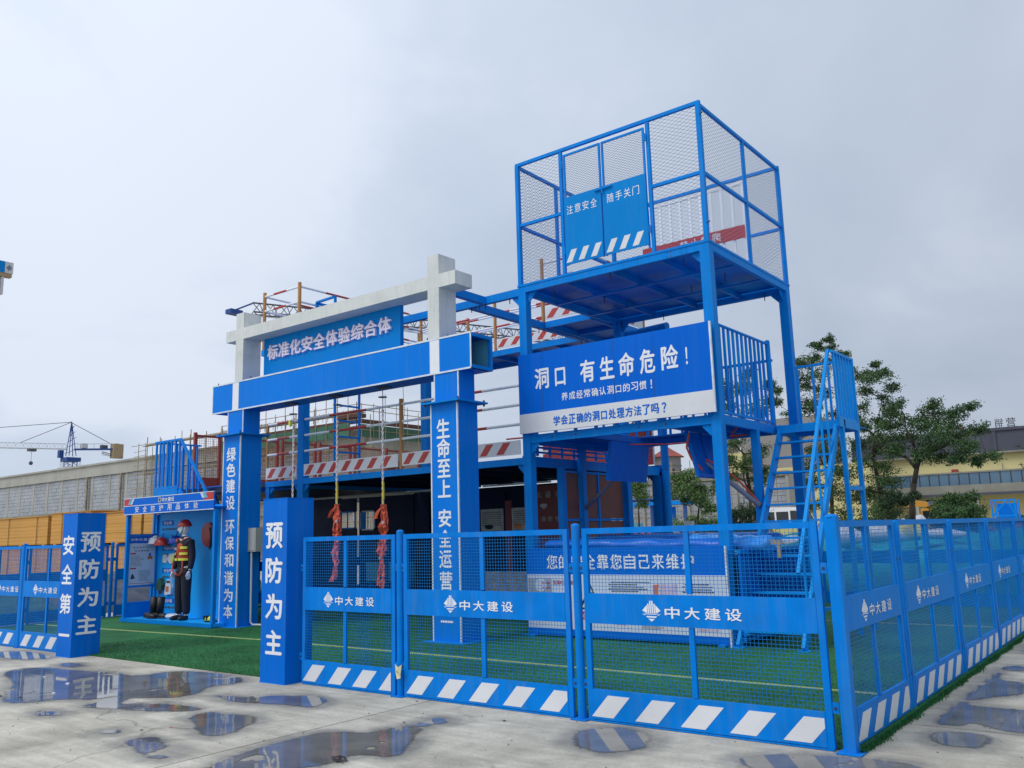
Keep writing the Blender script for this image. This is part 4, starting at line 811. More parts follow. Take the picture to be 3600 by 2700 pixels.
for i in range(4): x = -3.05 + i * .28; bx(st, 'baluster', STAIRB, x - .018, x + .018, 8.30, 8.335, 3.50, 4.61)
br(st, 'handrail', STAIRB, (-2.14, 7.26, 4.66), (-2.18, 5.16, 1.10), .05)
for k in range(6):
    f = .12 + k * .155; y = 7.26 + (5.16 - 7.26) * f; zt_ = 4.66 + (1.10 - 4.66) * f; zb = (y - 5.22) / 2.4 * 3.44 + .1; bx(st, 'baluster', STAIRB, -2.18, -2.15, y - .018, y + .018, zb, zt_ - .02)
br(st, 'brace', STAIRB, (-2.21, 5.3, .03), (-2.13, 7.3, 3.35), .035, .06)
MB().prism([(0, 0), (.10, .06), (.10, .32), (0, .22)], (-2.17, 7.05, 2.6), (0, 1, 0), (0, 0, 1), (1, 0, 0), 0, .01).build('gusset', STAIRB, st, fix=True)
MB().prism([(0, 0), (.10, .06), (.10, .32), (0, .22)], (-2.17, 6.45, 1.75), (0, 1, 0), (0, 0, 1), (1, 0, 0), 0, .01).build('gusset', STAIRB, st, fix=True)
br(st, 'foot_brace', STAIRB, (-3.1, 5.28, .2), (-2.25, 6.6, .5), .05)
bx(st, 'foot_plate', STAIRB, SX0 - .08, SX0 + .08, 5.12, 5.32, .021, .03); bx(st, 'foot_plate', STAIRB, SX1 - .08, SX1 + .08, 5.12, 5.32, .021, .03)

# ---------------------------------------------------------------- landing pit below the tower: notice board, mats, side barriers
nb = thing('notice_board', 'long blue and white notice board standing under the tower', 'notice board', (-5.15, 5.17, 0))
bd = bx(nb, 'board', BOARDB, -7.01, -3.287, 5.175, 5.21, .06, 1.50); bx(bd, 'white_field', PAPER, -7.008, -3.289, 5.168, 5.176, .165, 1.065); ROOT[bd] = ROOT[nb]
bx(nb, 'edge_trim', ALU, -3.285, -3.262, 5.165, 5.215, .02, 1.50); bx(nb, 'foot', BLUE, -6.95, -6.85, 5.1, 5.3, .021, .06); bx(nb, 'foot', BLUE, -3.45, -3.35, 5.1, 5.3, .021, .06)
s = '您的安全靠您自己来维护'; pw = (6.577 - 3.759) / 11
text(bd, LETTER, [(c, -6.577 + i * pw, 1.155, -6.577 + i * pw + pw * .84, 1.39) for i, c in enumerate(s)], 'F', 5.175, .022, name='lettering')
def sheet(par, name, m, a0, a1, b0, b1, plane='F', at=5.168, d=.003):
    if plane == 'F': return bx(par, name, m, a0, a1, at - d, at + .001, b0, b1)
    return bx(par, name, m, at - .001, at + d, a0, a1, b0, b1)
sheet(bd, 'print_photo', PRINTG, -6.99, -6.49, .76, 1.0); MB().prism([(-6.72 + .13 * cos(a * pi / 8), .88 + .11 * sin(a * pi / 8)) for a in range(16)], (0, 5.168, 0), (1, 0, 0), (0, 0, 1), (0, -1, 0), .003, .006).build('print_bubble', PAPER, bd)
text(bd, PRINTR, row('洞口危险', -6.69, -6.53, .90, .94) + row('当心坠落', -6.69, -6.53, .82, .86) + row('坠落时正确姿势', -6.45, -5.98, .90, .965), 'F', 5.168, .02, .007, name='red_print')
MB().prism([(-5.79, .76), (-5.63, .76), (-5.71, .93)], (0, 5.168, 0), (1, 0, 0), (0, 0, 1), (0, -1, 0), 0, .003).prism([(-5.95, .50), (-5.60, .50), (-5.775, .78)], (0, 5.168, 0), (1, 0, 0), (0, 0, 1), (0, -1, 0), 0, .004).build('warning_triangle', BLACK, bd)
MB().prism([(-5.755, .775), (-5.665, .775), (-5.71, .88)], (0, 5.168, 0), (1, 0, 0), (0, 0, 1), (0, -1, 0), 0, .006).prism([(-5.88, .53), (-5.67, .53), (-5.775, .71)], (0, 5.168, 0), (1, 0, 0), (0, 0, 1), (0, -1, 0), 0, .006).build('warning_fill', YEL, bd)
sheet(bd, 'print_label', PRINTR, -5.98, -5.62, .335, .465); text(bd, LETTER, row('当心坠落', -5.95, -5.65, .36, .44), 'F', 5.165, .02, .002, name='label_lettering')
rnd = random.Random(4); mb = MB()
for x0, x1, z0, z1, n in ((-5.35, -4.52, .79, .965, 5), (-4.02, -3.48, .79, .945, 4)):
    for i in range(n):
        z = z1 - .03 - i * (z1 - z0) / n; x = x0 + (0 if i % 2 else .05); xe = x1 - rnd.uniform(0, .35)
        while x < xe: w_ = rnd.uniform(.018, .032); mb.box(x, x + w_, 5.165, 5.169, z, z + .018); x += w_ + .008
mb.build('small_print', PRINTK, bd, kind='stuff')
MB().prism([(-4.53, .755), (-4.44, .755), (-4.44, .83), (-4.42, .92), (-4.53, .91)], (0, 5.168, 0), (1, 0, 0), (0, 0, 1), (0, -1, 0), 0, .003).build('orange_print', PRINTO, bd)
sheet(bd, 'lilac_print', PRINTP, -4.42, -4.10, .75, .925); sheet(bd, 'lilac_print', PRINTP, -3.80, -3.45, .235, .30)
MB().prism([(-4.78, .235), (-4.5, .225), (-4.35, .26), (-4.55, .29), (-4.75, .28)], (0, 5.168, 0), (1, 0, 0), (0, 0, 1), (0, -1, 0), 0, .003).build('green_print', PRINTG, bd)
MB().prism([(-5.28, .28), (-5.05, .27), (-5.1, .30), (-5.25, .31)], (0, 5.168, 0), (1, 0, 0), (0, 0, 1), (0, -1, 0), 0, .003).build('orange_print', PRINTO, bd)
def roll(name, label, m, p, q, r, seed):
    t = thing(name, label, 'tarp roll', p); mb = MB(); n = 40; k = 14; p, q = Vector(p), Vector(q); vs = []; d = (q - p)
    for i in range(n + 1):
        f = i / n
        for j in range(k):
            a = 2 * pi * j / k; rr = r * (1 + .22 * noise.noise(Vector((f * 9, cos(a) * 1.2, sin(a) * 1.2 + seed)))) * (1 if 0 < i < n else .55)
            c = p + d * f + Vector((0, .03 * noise.noise(Vector((f * 4, seed, 0))), .03 * noise.noise(Vector((f * 5, seed, 5)))))
            vs.append(c + Vector((0, cos(a) * rr * 1.3, sin(a) * rr * .85)))
    fs = [(i * k + j, i * k + (j + 1) % k, (i + 1) * k + (j + 1) % k, (i + 1) * k + j) for i in range(n) for j in range(k)] + [tuple(reversed(range(k))), tuple(range(n * k, n * k + k))]
    mb.raw(vs, fs).build('sheet', m, t, smooth=True, fix=True); return t
roll('tarp_roll', 'blue rolled tarpaulin lying along the top of the notice board', TARP, (-6.75, 5.42, 1.55), (-3.35, 5.42, 1.52), .115, 1)
roll('tarp_roll', 'shiny light blue tarpaulin roll behind the stairs with one end overhanging', TARPL, (-4.2, 5.95, 1.56), (-2.75, 5.75, 1.50), .15, 5)
roll('tarp_roll', 'dark blue rolled mat at the back of the landing pit', TARP, (-6.9, 7.3, 1.62), (-3.2, 7.3, 1.60), .10, 9)
t = thing('tan_strap', 'short tan strap end sticking out of the light blue tarp roll', 'strap', (-2.7, 5.7, 1.45)); bx(t, 'webbing', TAN, -2.76, -2.58, 5.66, 5.70, 1.50, 1.57); bx(t, 'tail', TAN, -2.66, -2.61, 5.66, 5.69, 1.30, 1.50)
pit = thing('landing_mat', 'large blue landing mat filling the pit below the trap doors', 'mat', (-5.1, 6.4, 0)); bx(pit, 'cushion', TARP, -6.9, -3.4, 5.35, 7.6, .03, 1.30)
bar_ = thing('side_barrier', 'blue vertical bar barrier closing the landing pit behind the stairs', 'barrier', (-3.12, 6.5, 0))
bx(bar_, 'top_rail', BLUE, -3.15, -3.09, 5.3, 7.9, 1.38, 1.43); bx(bar_, 'bottom_rail', BLUE, -3.15, -3.09, 5.3, 7.9, .10, .15)
for i in range(24): y = 5.33 + i * .111; bx(bar_, 'upright', BLUEP, -3.138, -3.102, y - .016, y + .016, .15, 1.38)
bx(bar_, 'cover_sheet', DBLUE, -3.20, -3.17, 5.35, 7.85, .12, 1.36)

# ---------------------------------------------------------------- lower hall
HX0, HX1, HY0, HY1 = -14.69, -7.102, 5.274, 10.6; hb, hp = 3.0, 3.125
hall = thing('training_hall', 'long blue steel hall with a walk-on roof behind the gateway', 'steel hall', ((HX0 + HX1) / 2, 7.9, 0))
bx(hall, 'front_beam', BLUE, HX0, -13.515, HY0, HY0 + .08, hb, hp); bx(hall, 'front_beam', BLUE, -13.31, HX1 - .002, HY0, HY0 + .08, hb, hp)
bx(hall, 'back_beam', BLUE, HX0, HX1 + .0, HY1 - .08, HY1, hb + .06, hp + .1); bx(hall, 'side_beam', BLUE, HX0, HX0 + .08, HY0 + .081, HY1 - .081, hb, hp)
bx(hall, 'side_beam', BLUE, HX1 - .08, HX1, HY0 + .081, HY1 - .081, hb - .02, hp + .04)
for i in range(7):
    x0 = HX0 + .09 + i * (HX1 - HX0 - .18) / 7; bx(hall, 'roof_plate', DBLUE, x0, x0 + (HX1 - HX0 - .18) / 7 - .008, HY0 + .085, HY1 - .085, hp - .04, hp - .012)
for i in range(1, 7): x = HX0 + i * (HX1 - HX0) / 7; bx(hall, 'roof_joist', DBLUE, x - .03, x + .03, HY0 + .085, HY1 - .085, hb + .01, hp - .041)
for x, y in ((HX0, HY0 + .01), (HX0, HY1 - .14), (-10.9, HY1 - .14)): bx(hall, 'post', BLUE, x, x + .13, y, y + .13, .021, hb)
bx(hall, 'tall_post', BLUE, -13.51, -13.315, HY0 - .01, HY0 + .17, .021, 6.15); bx(hall, 'tall_post', BLUE, -13.56, -13.35, 9.35, 9.55, hp, 6.18)
bx(hall, 'corner_post', BLUE, HX1 - .2, HX1, HY1 - .21, HY1 - .01, .021, 3.06); tb(hall, 'drain_pipe', BLUE, (HX1 + .1, HY1 - .1, .021), (HX1 + .1, HY1 - .1, 6.2), .09, 12)
gusset(hall, -13.515, HY0 + .05, hb, -1, 0, .15); gusset(hall, -13.31, HY0 + .05, hb, 1, 0, .15); gusset(hall, HX0 + .13, HY0 + .05, hb, 1, 0, .15); gusset(hall, HX1 - .002, HY0 + .05, hb, -1, 0, .15); gusset(hall, -13.35, 9.45, 6.17, 1, 0); gusset(hall, -13.56, 9.45, 6.17, -1, 0)
gusset(hall, HX1 - .2, HY1 - .1, hb + .05, -1, 0, .2)
# back wall, set back with windows; far left bay belongs to the cabin next door
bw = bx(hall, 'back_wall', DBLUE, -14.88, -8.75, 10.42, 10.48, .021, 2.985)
for x in (-14.3, -12.9, -11.6, -10.3, -9.0): bx(hall, 'wall_rib', DBLUE, x - .03, x + .03, 10.37, 10.419, .03, 2.85)
for i, x in enumerate((-13.2, -11.9, -10.6, -9.6)): bx(hall, 'tube_lamp', LAMPM, x - .5, x + .5, 8.9, 8.95, 2.90, 2.935)
cab = thing('site_cabin', 'dark blue cabin wall with two small windows behind the hall', 'cabin', (-16.6, 10.4, 0))
for (x0, x1, z0, z1) in ((-21.2, -17.95, .03, 2.98), (-16.45, -14.89, .03, 2.95), (-17.12, -17.02, .03, 2.95), (-17.95, -17.26, .03, 2.06), (-17.95, -17.28, 2.56, 2.95), (-17.02, -16.45, .03, 2.0), (-17.02, -16.45, 2.55, 2.95)): bx(cab, 'wall_panel', DBLUE, x0, x1, 10.40, 10.46, z0, z1)
for (x0, x1, z0, z1) in ((-17.97, -17.26, 2.05, 2.57), (-17.04, -16.43, 1.99, 2.56)):
    f = MB()
    for (a, b_, c_, d_) in ((x0, x0 + .05, z0, z1), (x1 - .05, x1, z0, z1), (x0, x1, z0, z0 + .04), (x0, x1, z1 - .04, z1)): f.box(a, b_, 10.38, 10.399, c_, d_)
    f.box((x0 + x1) / 2 - .02, (x0 + x1) / 2 + .02, 10.382, 10.398, z0, z1); f.build('window_frame', WHITE if x0 > -17.5 else BLUE, cab)
bx(cab, 'open_shutter', BLUE, -17.0, -16.80, 10.36, 10.379, 2.03, 2.52)
# fire safety boards and posters inside the hall, on its right half
fb = thing('fire_board', 'dark red fire equipment board with pale characters inside the hall', 'board', (-8.9, 9.0, 0))
bx(fb, 'board', REDD, -9.66, -7.6, 9.0, 9.04, .03, 2.85); text(fb, PRINTG, [('火', -9.56, 2.56, -9.41, 2.71), ('器', -9.31, 2.56, -9.16, 2.71), ('消', -9.06, 2.56, -8.91, 2.71), ('消', -9.46, 2.02, -9.33, 2.14), ('防', -9.26, 2.02, -9.13, 2.14), ('栓', -9.06, 2.02, -8.93, 2.14)], 'F', 9.0, .01)
MB().prism([(-9.44, 2.43), (-9.30, 2.43), (-9.26, 2.38), (-9.37, 2.30), (-9.47, 2.38)], (0, 9.0, 0), (1, 0, 0), (0, 0, 1), (0, -1, 0), 0, .004).build('emblem', PRINTP, fb)
for k, (x0, x1, lab) in enumerate(((-11.25, -10.55, 'pale poster with a dark round picture hanging inside the hall'), (-10.3, -9.75, 'poster hanging inside the hall beside the dark red board'))):
    t = thing('poster', lab, 'poster', ((x0 + x1) / 2, 9.0, 1.85)); bx(t, 'sheet', PRINTG if k else PRINTG, x0, x1, 8.99, 9.0, 1.85, 2.37)
    mb = MB(); rnd = random.Random(k)
    for i in range(7):
        z = 2.28 - i * .05; x = x0 + .06
        while x < x1 - .08: w_ = rnd.uniform(.02, .05); mb.box(x, x + w_, 8.985, 8.991, z, z + .018); x += w_ + .015
    mb.build('small_print', PRINTK, t, kind='stuff'); MB().prism([((x0 + x1) / 2 - .1 + .13 * cos(a * pi / 8), 1.95 + .06 * sin(a * pi / 8)) for a in range(16)], (0, 8.99, 0), (1, 0, 0), (0, 0, 1), (0, -1, 0), 0, .004).build('picture', DGLASS if k == 0 else PRINTO, t)
t = thing('red_column_board', 'narrow red board between the posters inside the hall', 'board', (-10.4, 9.05, 0)); bx(t, 'board', REDD, -10.52, -10.34, 9.02, 9.06, .03, 2.55)
t = thing('display_table', 'pale display board on dark legs low inside the hall', 'table', (-9.9, 8.2, 0)); bx(t, 'board', PRINTG, -10.5, -9.3, 8.2, 8.24, .45, .95); bx(t, 'leg', DARK, -10.4, -10.35, 8.21, 8.25, .02, .45); bx(t, 'leg', DARK, -9.45, -9.4, 8.21, 8.25, .02, .45)
for k, (x, lab) in enumerate(((-15.25, 'teal box under the shorter orange harness'), (-14.35, 'teal box between the two orange harnesses'))):
    t = thing('teal_box', lab, 'box', (x, 9.3, 0)); bx(t, 'body', TEAL, x - .27, x + .27, 9.2, 9.6, .62, 1.10); bx(t, 'leg', BLUE, x - .24, x - .20, 9.3, 9.5, .02, .62); bx(t, 'leg', BLUE, x + .20, x + .24, 9.3, 9.5, .02, .62); bx(t, 'lid', TEAL, x - .28, x + .28, 9.19, 9.61, 1.10, 1.125)
# railings: white pipes with red sections, tan posts, striped toe boards
def striped_rail(par, p, q, segs, r=.027):
    p, q = Vector(p), Vector(q); mb = MB(); n = len(segs); tot = sum(s_[1] for s_ in segs); a = 0
    for mi, ln in segs: mb.tube(p + (q - p) * (a / tot), p + (q - p) * ((a + ln) / tot), r, 8, mi, None, a == 0 or a + ln >= tot); a += ln
    return mb.build('rail', [LETTER, RED], par)
def toe(par, a0, a1, fixd, z0, z1, axis='x', face=-1):
    m = bx(par, 'toe_board', WHITE, a0, a1, fixd, fixd + .02, z0, z1) if axis == 'x' else bx(par, 'toe_board', WHITE, fixd, fixd + .02, a0, a1, z0, z1)
    n = max(1, int((a1 - a0) / .405)); h = z1 - z0; r = (1, 0, 0) if axis == 'x' else (0, 1, 0); nn = (0, -1, 0) if axis == 'x' else (1, 0, 0); at = fixd if axis == 'x' else fixd + .02
    for i in range(n + 1):
        x = a0 + .03 + i * .405
        pts = [(x, z0 + .025), (x + .17, z0 + .025), (x + .34, z1 - .025), (x + .17, z1 - .025)]
        if x + .34 > a1 - .02:
            if x + .2 > a1: continue
            xm = a1 - .02; pts = [(x, z0 + .025), (min(xm, x + .17), z0 + .025), (xm, z1 - .03), (min(xm, x + .17), z1 - .03)] if x + .18 < xm else [(x, z0 + .025), (xm, z0 + .025), (xm, z0 + .12)]
        o = (0, at, 0) if axis == 'x' else (at, 0, 0)
        MB().prism(pts, o, r, (0, 0, 1), nn, -.001, .003).build('stripe', RED, m)
    ROOT[m] = ROOT[par]
def tanpost(par, x, y, z0, z1, r=.035):
    tb(par, 'rail_post', ORANGE, (x, y, z0), (x, y, z1), r, 10)
yr = HY0 + .03
fr_ = thing('roof_railing', 'red and white pipe railing with striped toe board along the hall roof', 'railing', (-10.8, yr, hp))
for z in (4.465, 4.105, 3.745):
    striped_rail(fr_, (-14.64, yr, z), (-13.52, yr, z), [(0, .35), (1, .45), (0, .32)]); striped_rail(fr_, (-13.30, yr, z), (-10.25, yr, z), [(0, .85), (1, 1.2), (0, 1.0)])
    striped_rail(fr_, (-10.20, yr, z), (-7.13, yr, z), [(0, 1.05), (1, 1.05), (0, .90)] if z != 3.745 else [(0, 1.1), (1, 1.1), (0, .8)])
tanpost(fr_, -10.23, yr, hp + .01, 4.575, .045); tanpost(fr_, -14.66, yr, hp + .01, 4.5, .03)
toe(fr_, -14.64, -13.53, yr - .05, 3.18, 3.44); toe(fr_, -13.27, -10.29, yr - .05, 3.18, 3.44); toe(fr_, -10.17, -7.15, yr - .05, 3.19, 3.45)
striped_rail(fr_, (-8.2, 6.2, 3.62), (-7.13, 6.2, 3.60), [(1, 1)], .016)
rr = thing('roof_side_railing', 'low blue railing on the hall roof edge under the tower platform', 'railing', (HX1, 7, hp))
for z in (3.24, 3.33): br(rr, 'rail', BLUE, (HX1 + .05, 5.45, z), (HX1 + .05, 8.6, z), .035)
for i in range(8): y = 5.65 + i * .4; bx(rr, 'stub', BLUE, HX1 + .03, HX1 + .07, y - .02, y + .02, hp + .045, 3.36)
# red brick-pattern board on the back right of the hall roof
bk = thing('brick_board', 'red brick wall panel with white joints on the hall roof', 'brick panel', (-8.7, 10.3, hp))
bx(bk, 'backing', MORTAR, -10.3, -7.2, 10.33, 10.40, 3.24, 4.02)
for j in range(6):
    for i in range(10):
        x0 = -10.29 + i * .31 + (.155 if j % 2 else 0); x1 = min(x0 + .298, -7.21)
        if x1 > x0 + .04: bx(bk, 'brick', BRICKR, x0, x1, 10.315, 10.331, 3.40 + j * .104, 3.40 + j * .104 + .094)
bx(bk, 'plain_base', REDB, -10.29, -7.21, 10.312, 10.331, 3.245, 3.39)
# upper walkway ring
uw = thing('upper_walkway', 'blue upper walkway frame running from the tower over the hall', 'walkway', (-11, 8, 6.2))
ub2, up2 = 6.17, 6.31
def deck(x0, x1, y0, y1):
    bx(uw, 'edge_beam', BLUE, x0, x1, y0, y0 + .07, ub2, up2); bx(uw, 'edge_beam', BLUE, x0, x1, y1 - .07, y1, ub2, up2)
    bx(uw, 'edge_beam', BLUE, x0, x0 + .07, y0 + .071, y1 - .071, ub2, up2); bx(uw, 'edge_beam', BLUE, x1 - .07, x1, y0 + .071, y1 - .071, ub2, up2)
    bx(uw, 'floor_plate', BLUED, x0 + .08, x1 - .08, y0 + .08, y1 - .08, up2 - .03, up2 - .01)
    n = int(max(x1 - x0, y1 - y0) / .9)
    for i in range(1, n):
        if x1 - x0 > y1 - y0: x = x0 + (x1 - x0) * i / n; bx(uw, 'joist', BLUED, x - .025, x + .025, y0 + .071, y1 - .071, ub2 + .02, up2 - .031)
        else: y = y0 + (y1 - y0) * i / n; bx(uw, 'joist', BLUED, x0 + .071, x1 - .071, y - .025, y + .025, ub2 + .02, up2 - .031)
deck(-14.95, -13.50, 5.274, 9.33); deck(-14.95, -8.36, 9.37, 10.75); deck(-8.28, -7.12, 7.78, 10.2)
bx(uw, 'tie_beam', BLUE, -13.49, A0 - .002, 5.28, 5.38, 6.155, 6.30); bx(uw, 'tie_beam', BLUE, -8.02, -7.90, 4.33, 5.279, 6.15, 6.295); bx(uw, 'tie_beam', BLUE, -8.42, -8.30, 5.381, 9.368, 6.15, 6.30)
for x, y in ((-8.3, 5.33), (-8.2, 5.33), (-8.1, 5.33), (-7.95, 5.33), (-8.4, 7.7), (-8.3, 7.75), (-8.35, 9.3), (-8.2, 9.3), (-7.35, 5.33), (-10.9, 9.45), (-10.6, 9.45), (-9.5, 9.45)): tb(uw, 'hanging_bolt', DARK, (x, y, 6.06), (x, y, 6.16), .010, 5)
gusset(uw, A0 - .002, 5.33, 6.155, -1, 0); 
tb(uw, 'pipe', BLUE, (-7.2, 9.2, 6.05), (-5.95, 8.95, 6.02), .085, 12); tb(uw, 'pipe_riser', BLUE, (-6.2, 9.0, 3.0), (-6.2, 9.0, 5.97), .07, 12)
ur = thing('upper_railing', 'red and white pipe railing with tan posts around the upper walkway', 'railing', (-11, 8, up2))
zs_ = (7.65, 7.28, 6.93)
for z in zs_:
    striped_rail(ur, (-14.88, 5.31, z), (-13.6, 5.31, z), [(0, .30), (1, .42), (0, .38)]); striped_rail(ur, (-13.56, 5.33, z), (-13.56, 9.40, z), [(0, .75), (1, .85), (0, 1.2), (1, .8), (0, .5)]); striped_rail(ur, (-14.90, 5.33, z), (-14.90, 10.7, z), [(0, .85), (1, .9), (0, 1.3), (1, .8), (0, .5)])
    striped_rail(ur, (-13.5, 9.40, z), (-11.0, 9.40, z), [(0, .9), (1, .8), (0, .8)]); striped_rail(ur, (-10.95, 9.40, z), (-8.36, 9.40, z), [(1, .45), (0, .8), (1, .5), (0, .8)]); striped_rail(ur, (-14.9, 10.7, z), (-8.3, 10.7, z), [(0, 1.5), (1, .8), (0, 2), (1, .8), (0, 1.5)])
    striped_rail(ur, (-8.32, 7.83, z), (-7.13, 7.83, z), [(0, .4), (1, .4), (0, .4)]); striped_rail(ur, (-7.18, 7.9, z), (-7.18, 10.2, z), [(0, .7), (1, .8), (0, .7)])
for x, y in ((-14.90, 5.31), (-13.57, 5.31), (-10.98, 9.40), (-13.56, 9.40), (-14.9, 10.7), (-13.0, 10.7), (-8.34, 7.80), (-7.18, 10.15), (-11.0, 10.7)): tanpost(ur, x, y, up2, 7.75, .042)
toe(ur, -10.92, -8.40, 9.37, 6.36, 6.60); toe(ur, -8.28, -7.14, 7.79, 6.36, 6.60); toe(ur, -14.85, -13.62, 5.28, 6.36, 6.60); toe(ur, 7.85, 10.1, -7.18, 6.36, 6.60, axis='y')
ld = thing('access_ladder', 'blue ladder rising from the hall roof to the upper walkway', 'ladder', (-13.45, 6.7, hp))
for y in (6.30, 7.07): br(ld, 'rail', BLUE, (-13.45, y, hp), (-13.45, y, 6.9), .045)
for i in range(9): z = 3.42 + i * .375; br(ld, 'rung', BLUE, (-13.45, 6.32, z), (-13.45, 7.05, z), .04)
hp_ = thing('hoop_rail', 'small blue hoop guard at the top of the ladder', 'guard rail', (-13.1, 5.75, up2))
for p, q in (((-13.48, 5.75, up2), (-13.48, 5.75, 7.33)), ((-12.82, 5.75, up2 - .1), (-12.82, 5.75, 7.36)), ((-13.48, 5.75, 7.33), (-12.82, 5.75, 7.35)), ((-13.48, 5.8, 7.31), (-13.48, 6.6, 7.31)), ((-13.48, 6.6, up2), (-13.48, 6.6, 7.31))): br(hp_, 'tube', BLUE, p, q, .05)
# left landing with stairs descending behind the booth, red mesh doors
lf = thing('railed_landing', 'blue railed landing with descending handrail above the display booth', 'landing', (-18.3, 5.1, 3.1))
bx(lf, 'edge_beam', BLUE, -18.86, -17.75, 4.88, 4.94, 2.98, 3.15); bx(lf, 'edge_beam', BLUE, -18.86, -18.80, 4.941, 6.2, 2.98, 3.15); bx(lf, 'floor_plate', BLUED, -18.79, -14.7, 4.95, 6.3, 3.09, 3.11); bx(lf, 'edge_beam', BLUE, -17.7, -14.7, 6.3, 6.36, 3.0, 3.16)
bx(lf, 'leg', BLUE, -18.85, -18.78, 4.89, 4.95, .02, 2.98); bx(lf, 'leg', BLUE, -18.85, -18.78, 6.1, 6.2, .02, 2.98)
br(lf, 'top_rail', BLUE, (-18.88, 4.91, 4.38), (-17.72, 4.91, 4.38), .05); bx(lf, 'rail_base', BLUE, -18.86, -17.75, 4.89, 4.93, 3.16, 3.21)
for i in range(7): x = -18.83 + i * .18; bx(lf, 'baluster', BLUE, x - .025, x + .025, 4.89, 4.93, 3.21, 4.36)
br(lf, 'top_rail', BLUE, (-18.85, 4.93, 4.38), (-18.85, 6.2, 4.38), .045)
for i in range(6): y = 5.1 + i * .2; bx(lf, 'baluster', BLUE, -18.87, -18.83, y - .02, y + .02, 3.16, 4.36)
br(lf, 'handrail', BLUE, (-17.70, 4.91, 4.38), (-16.0, 4.91, 2.38), .055)
for i in range(6): x = -17.6 + i * .25; f = (x + 17.7) / 1.7; bx(lf, 'baluster', BLUE, x - .018, x + .018, 4.895, 4.93, 3.1 - 2 * f + .05, 4.36 - 2 * f - .02)
br(lf, 'stringer', BLUE, (-17.7, 4.91, 3.1), (-15.2, 4.91, .1), .05, .14); br(lf, 'stringer', BLUE, (-17.7, 5.8, 3.1), (-15.2, 5.8, .1), .05, .14)
for i in range(10): f = (i + .5) / 10; br(lf, 'tread', BLUE, (-17.7 + 2.5 * f, 4.94, 3.1 - 3 * f), (-17.7 + 2.5 * f, 5.77, 3.1 - 3 * f), .2, .03)
br(lf, 'top_rail', BLUE, (-17.6, 6.33, 4.32), (-17.0, 6.33, 4.30), .045)
for i in range(4): x = -17.58 + i * .18; bx(lf, 'baluster', BLUE, x - .02, x + .02, 6.31, 6.35, 3.16, 4.3)
rf = thing('red_mesh_doors', 'row of dark red mesh doors in frames beyond the railed blue landing', 'mesh doors', (-20, 11, 3.2))
bx(rf, 'support_deck', DBLUE, -20.6, -14.76, 6.4, 18.0, 3.03, 3.10); bx(rf, 'deck_edge', BLUE, -20.7, -20.61, 6.4, 18.0, 3.0, 3.2)
for y0, y1 in ((6.75, 7.55), (7.75, 9.60), (9.80, 11.1), (11.3, 12.6), (12.8, 14.1), (14.3, 15.9)):
    for y in (y0, y1): bx(rf, 'door_post', MAROON, -20.04, -19.96, y - .04, y + .04, 3.2, 4.9)
    bx(rf, 'door_rail', MAROON, -20.03, -19.97, y0 + .04, y1 - .04, 4.78, 4.84); bx(rf, 'door_sheet', MAROON, -20.02, -19.98, y0 + .04, y1 - .04, 3.25, 3.62)
    mb = MB()
    for i in range(1, int((y1 - y0) / .07)): mb.bar((-20, y0 + i * .07, 3.62), (-20, y0 + i * .07, 4.78), .006)
    for i in range(1, 17): mb.bar((-19.995, y0, 3.62 + i * .07), (-19.995, y1, 3.62 + i * .07), .006)
    mb.build('wire_mesh', MAROON, rf, kind='stuff')

# ---------------------------------------------------------------- display booth
QX0, QX1, QY0, QY1, QZ = -17.60, -13.97, 3.50, 4.30, 0.10
bo = thing('display_booth', 'blue display booth with a mannequin and safety gear beside the gateway column', 'display booth', (-15.8, 3.9, 0))
bx(bo, 'floor_panel', LBLUE, QX0, QX1, QY0, QY1, .03, QZ); bx(bo, 'floor_edge', BLUE, QX0 - .01, QX1 + .01, QY0 - .03, QY0 - .001, .025, QZ + .005)
for x in (QX0, QX1 - .08): bx(bo, 'post', BLUE, x, x + .08, QY0, QY0 + .08, QZ, 2.47)
bx(bo, 'back_panel', LBLUE, QX0 + .02, QX1 - .02, QY1, QY1 + .03, QZ, 2.62)
for x in (QX0, QX1 - .07): bx(bo, 'back_post', BLUE, x, x + .07, QY1 - .05, QY1 - .001, QZ, 2.47)
hd = bx(bo, 'header_board', BOARDB, QX0 - .05, QX1 - .02, QY0 - .03, QY0, 2.47, 2.84)
bx(bo, 'canopy', BLUEP, QX0 - .04, QX1 - .03, QY0 + .001, QY1 + .02, 2.50, 2.53)
for z in (2.47, 2.665, 2.84): bx(hd, 'edge_trim', ALU, QX0 - .06, QX1 - .01, QY0 - .034, QY0 - .029, z - .008, z + .008)
yh = QY0 - .031
for a, pts in ((PRINTR, [(-17.64, 2.675), (-17.25, 2.675), (-17.40, 2.735), (-17.33, 2.825), (-17.64, 2.825)]), (PAPER, [(-17.37, 2.70), (-17.29, 2.70), (-17.20, 2.825), (-17.27, 2.825)]), (TEAL, [(-17.49, 2.70), (-17.38, 2.70), (-17.28, 2.825), (-17.36, 2.825)]),
               (PRINTR, [(-14.40, 2.675), (-14.0, 2.675), (-14.0, 2.835), (-14.28, 2.835), (-14.23, 2.73)]), (PAPER, [(-14.50, 2.835), (-14.41, 2.835), (-14.33, 2.72), (-14.42, 2.72)]), (TEAL, [(-14.40, 2.835), (-14.30, 2.835), (-14.22, 2.72), (-14.32, 2.72)])):
    MB().prism(pts, (0, yh, 0), (1, 0, 0), (0, 0, 1), (0, -1, 0), 0, .003 + (.002 if a is not PRINTR else 0)).build('corner_print', a, hd)
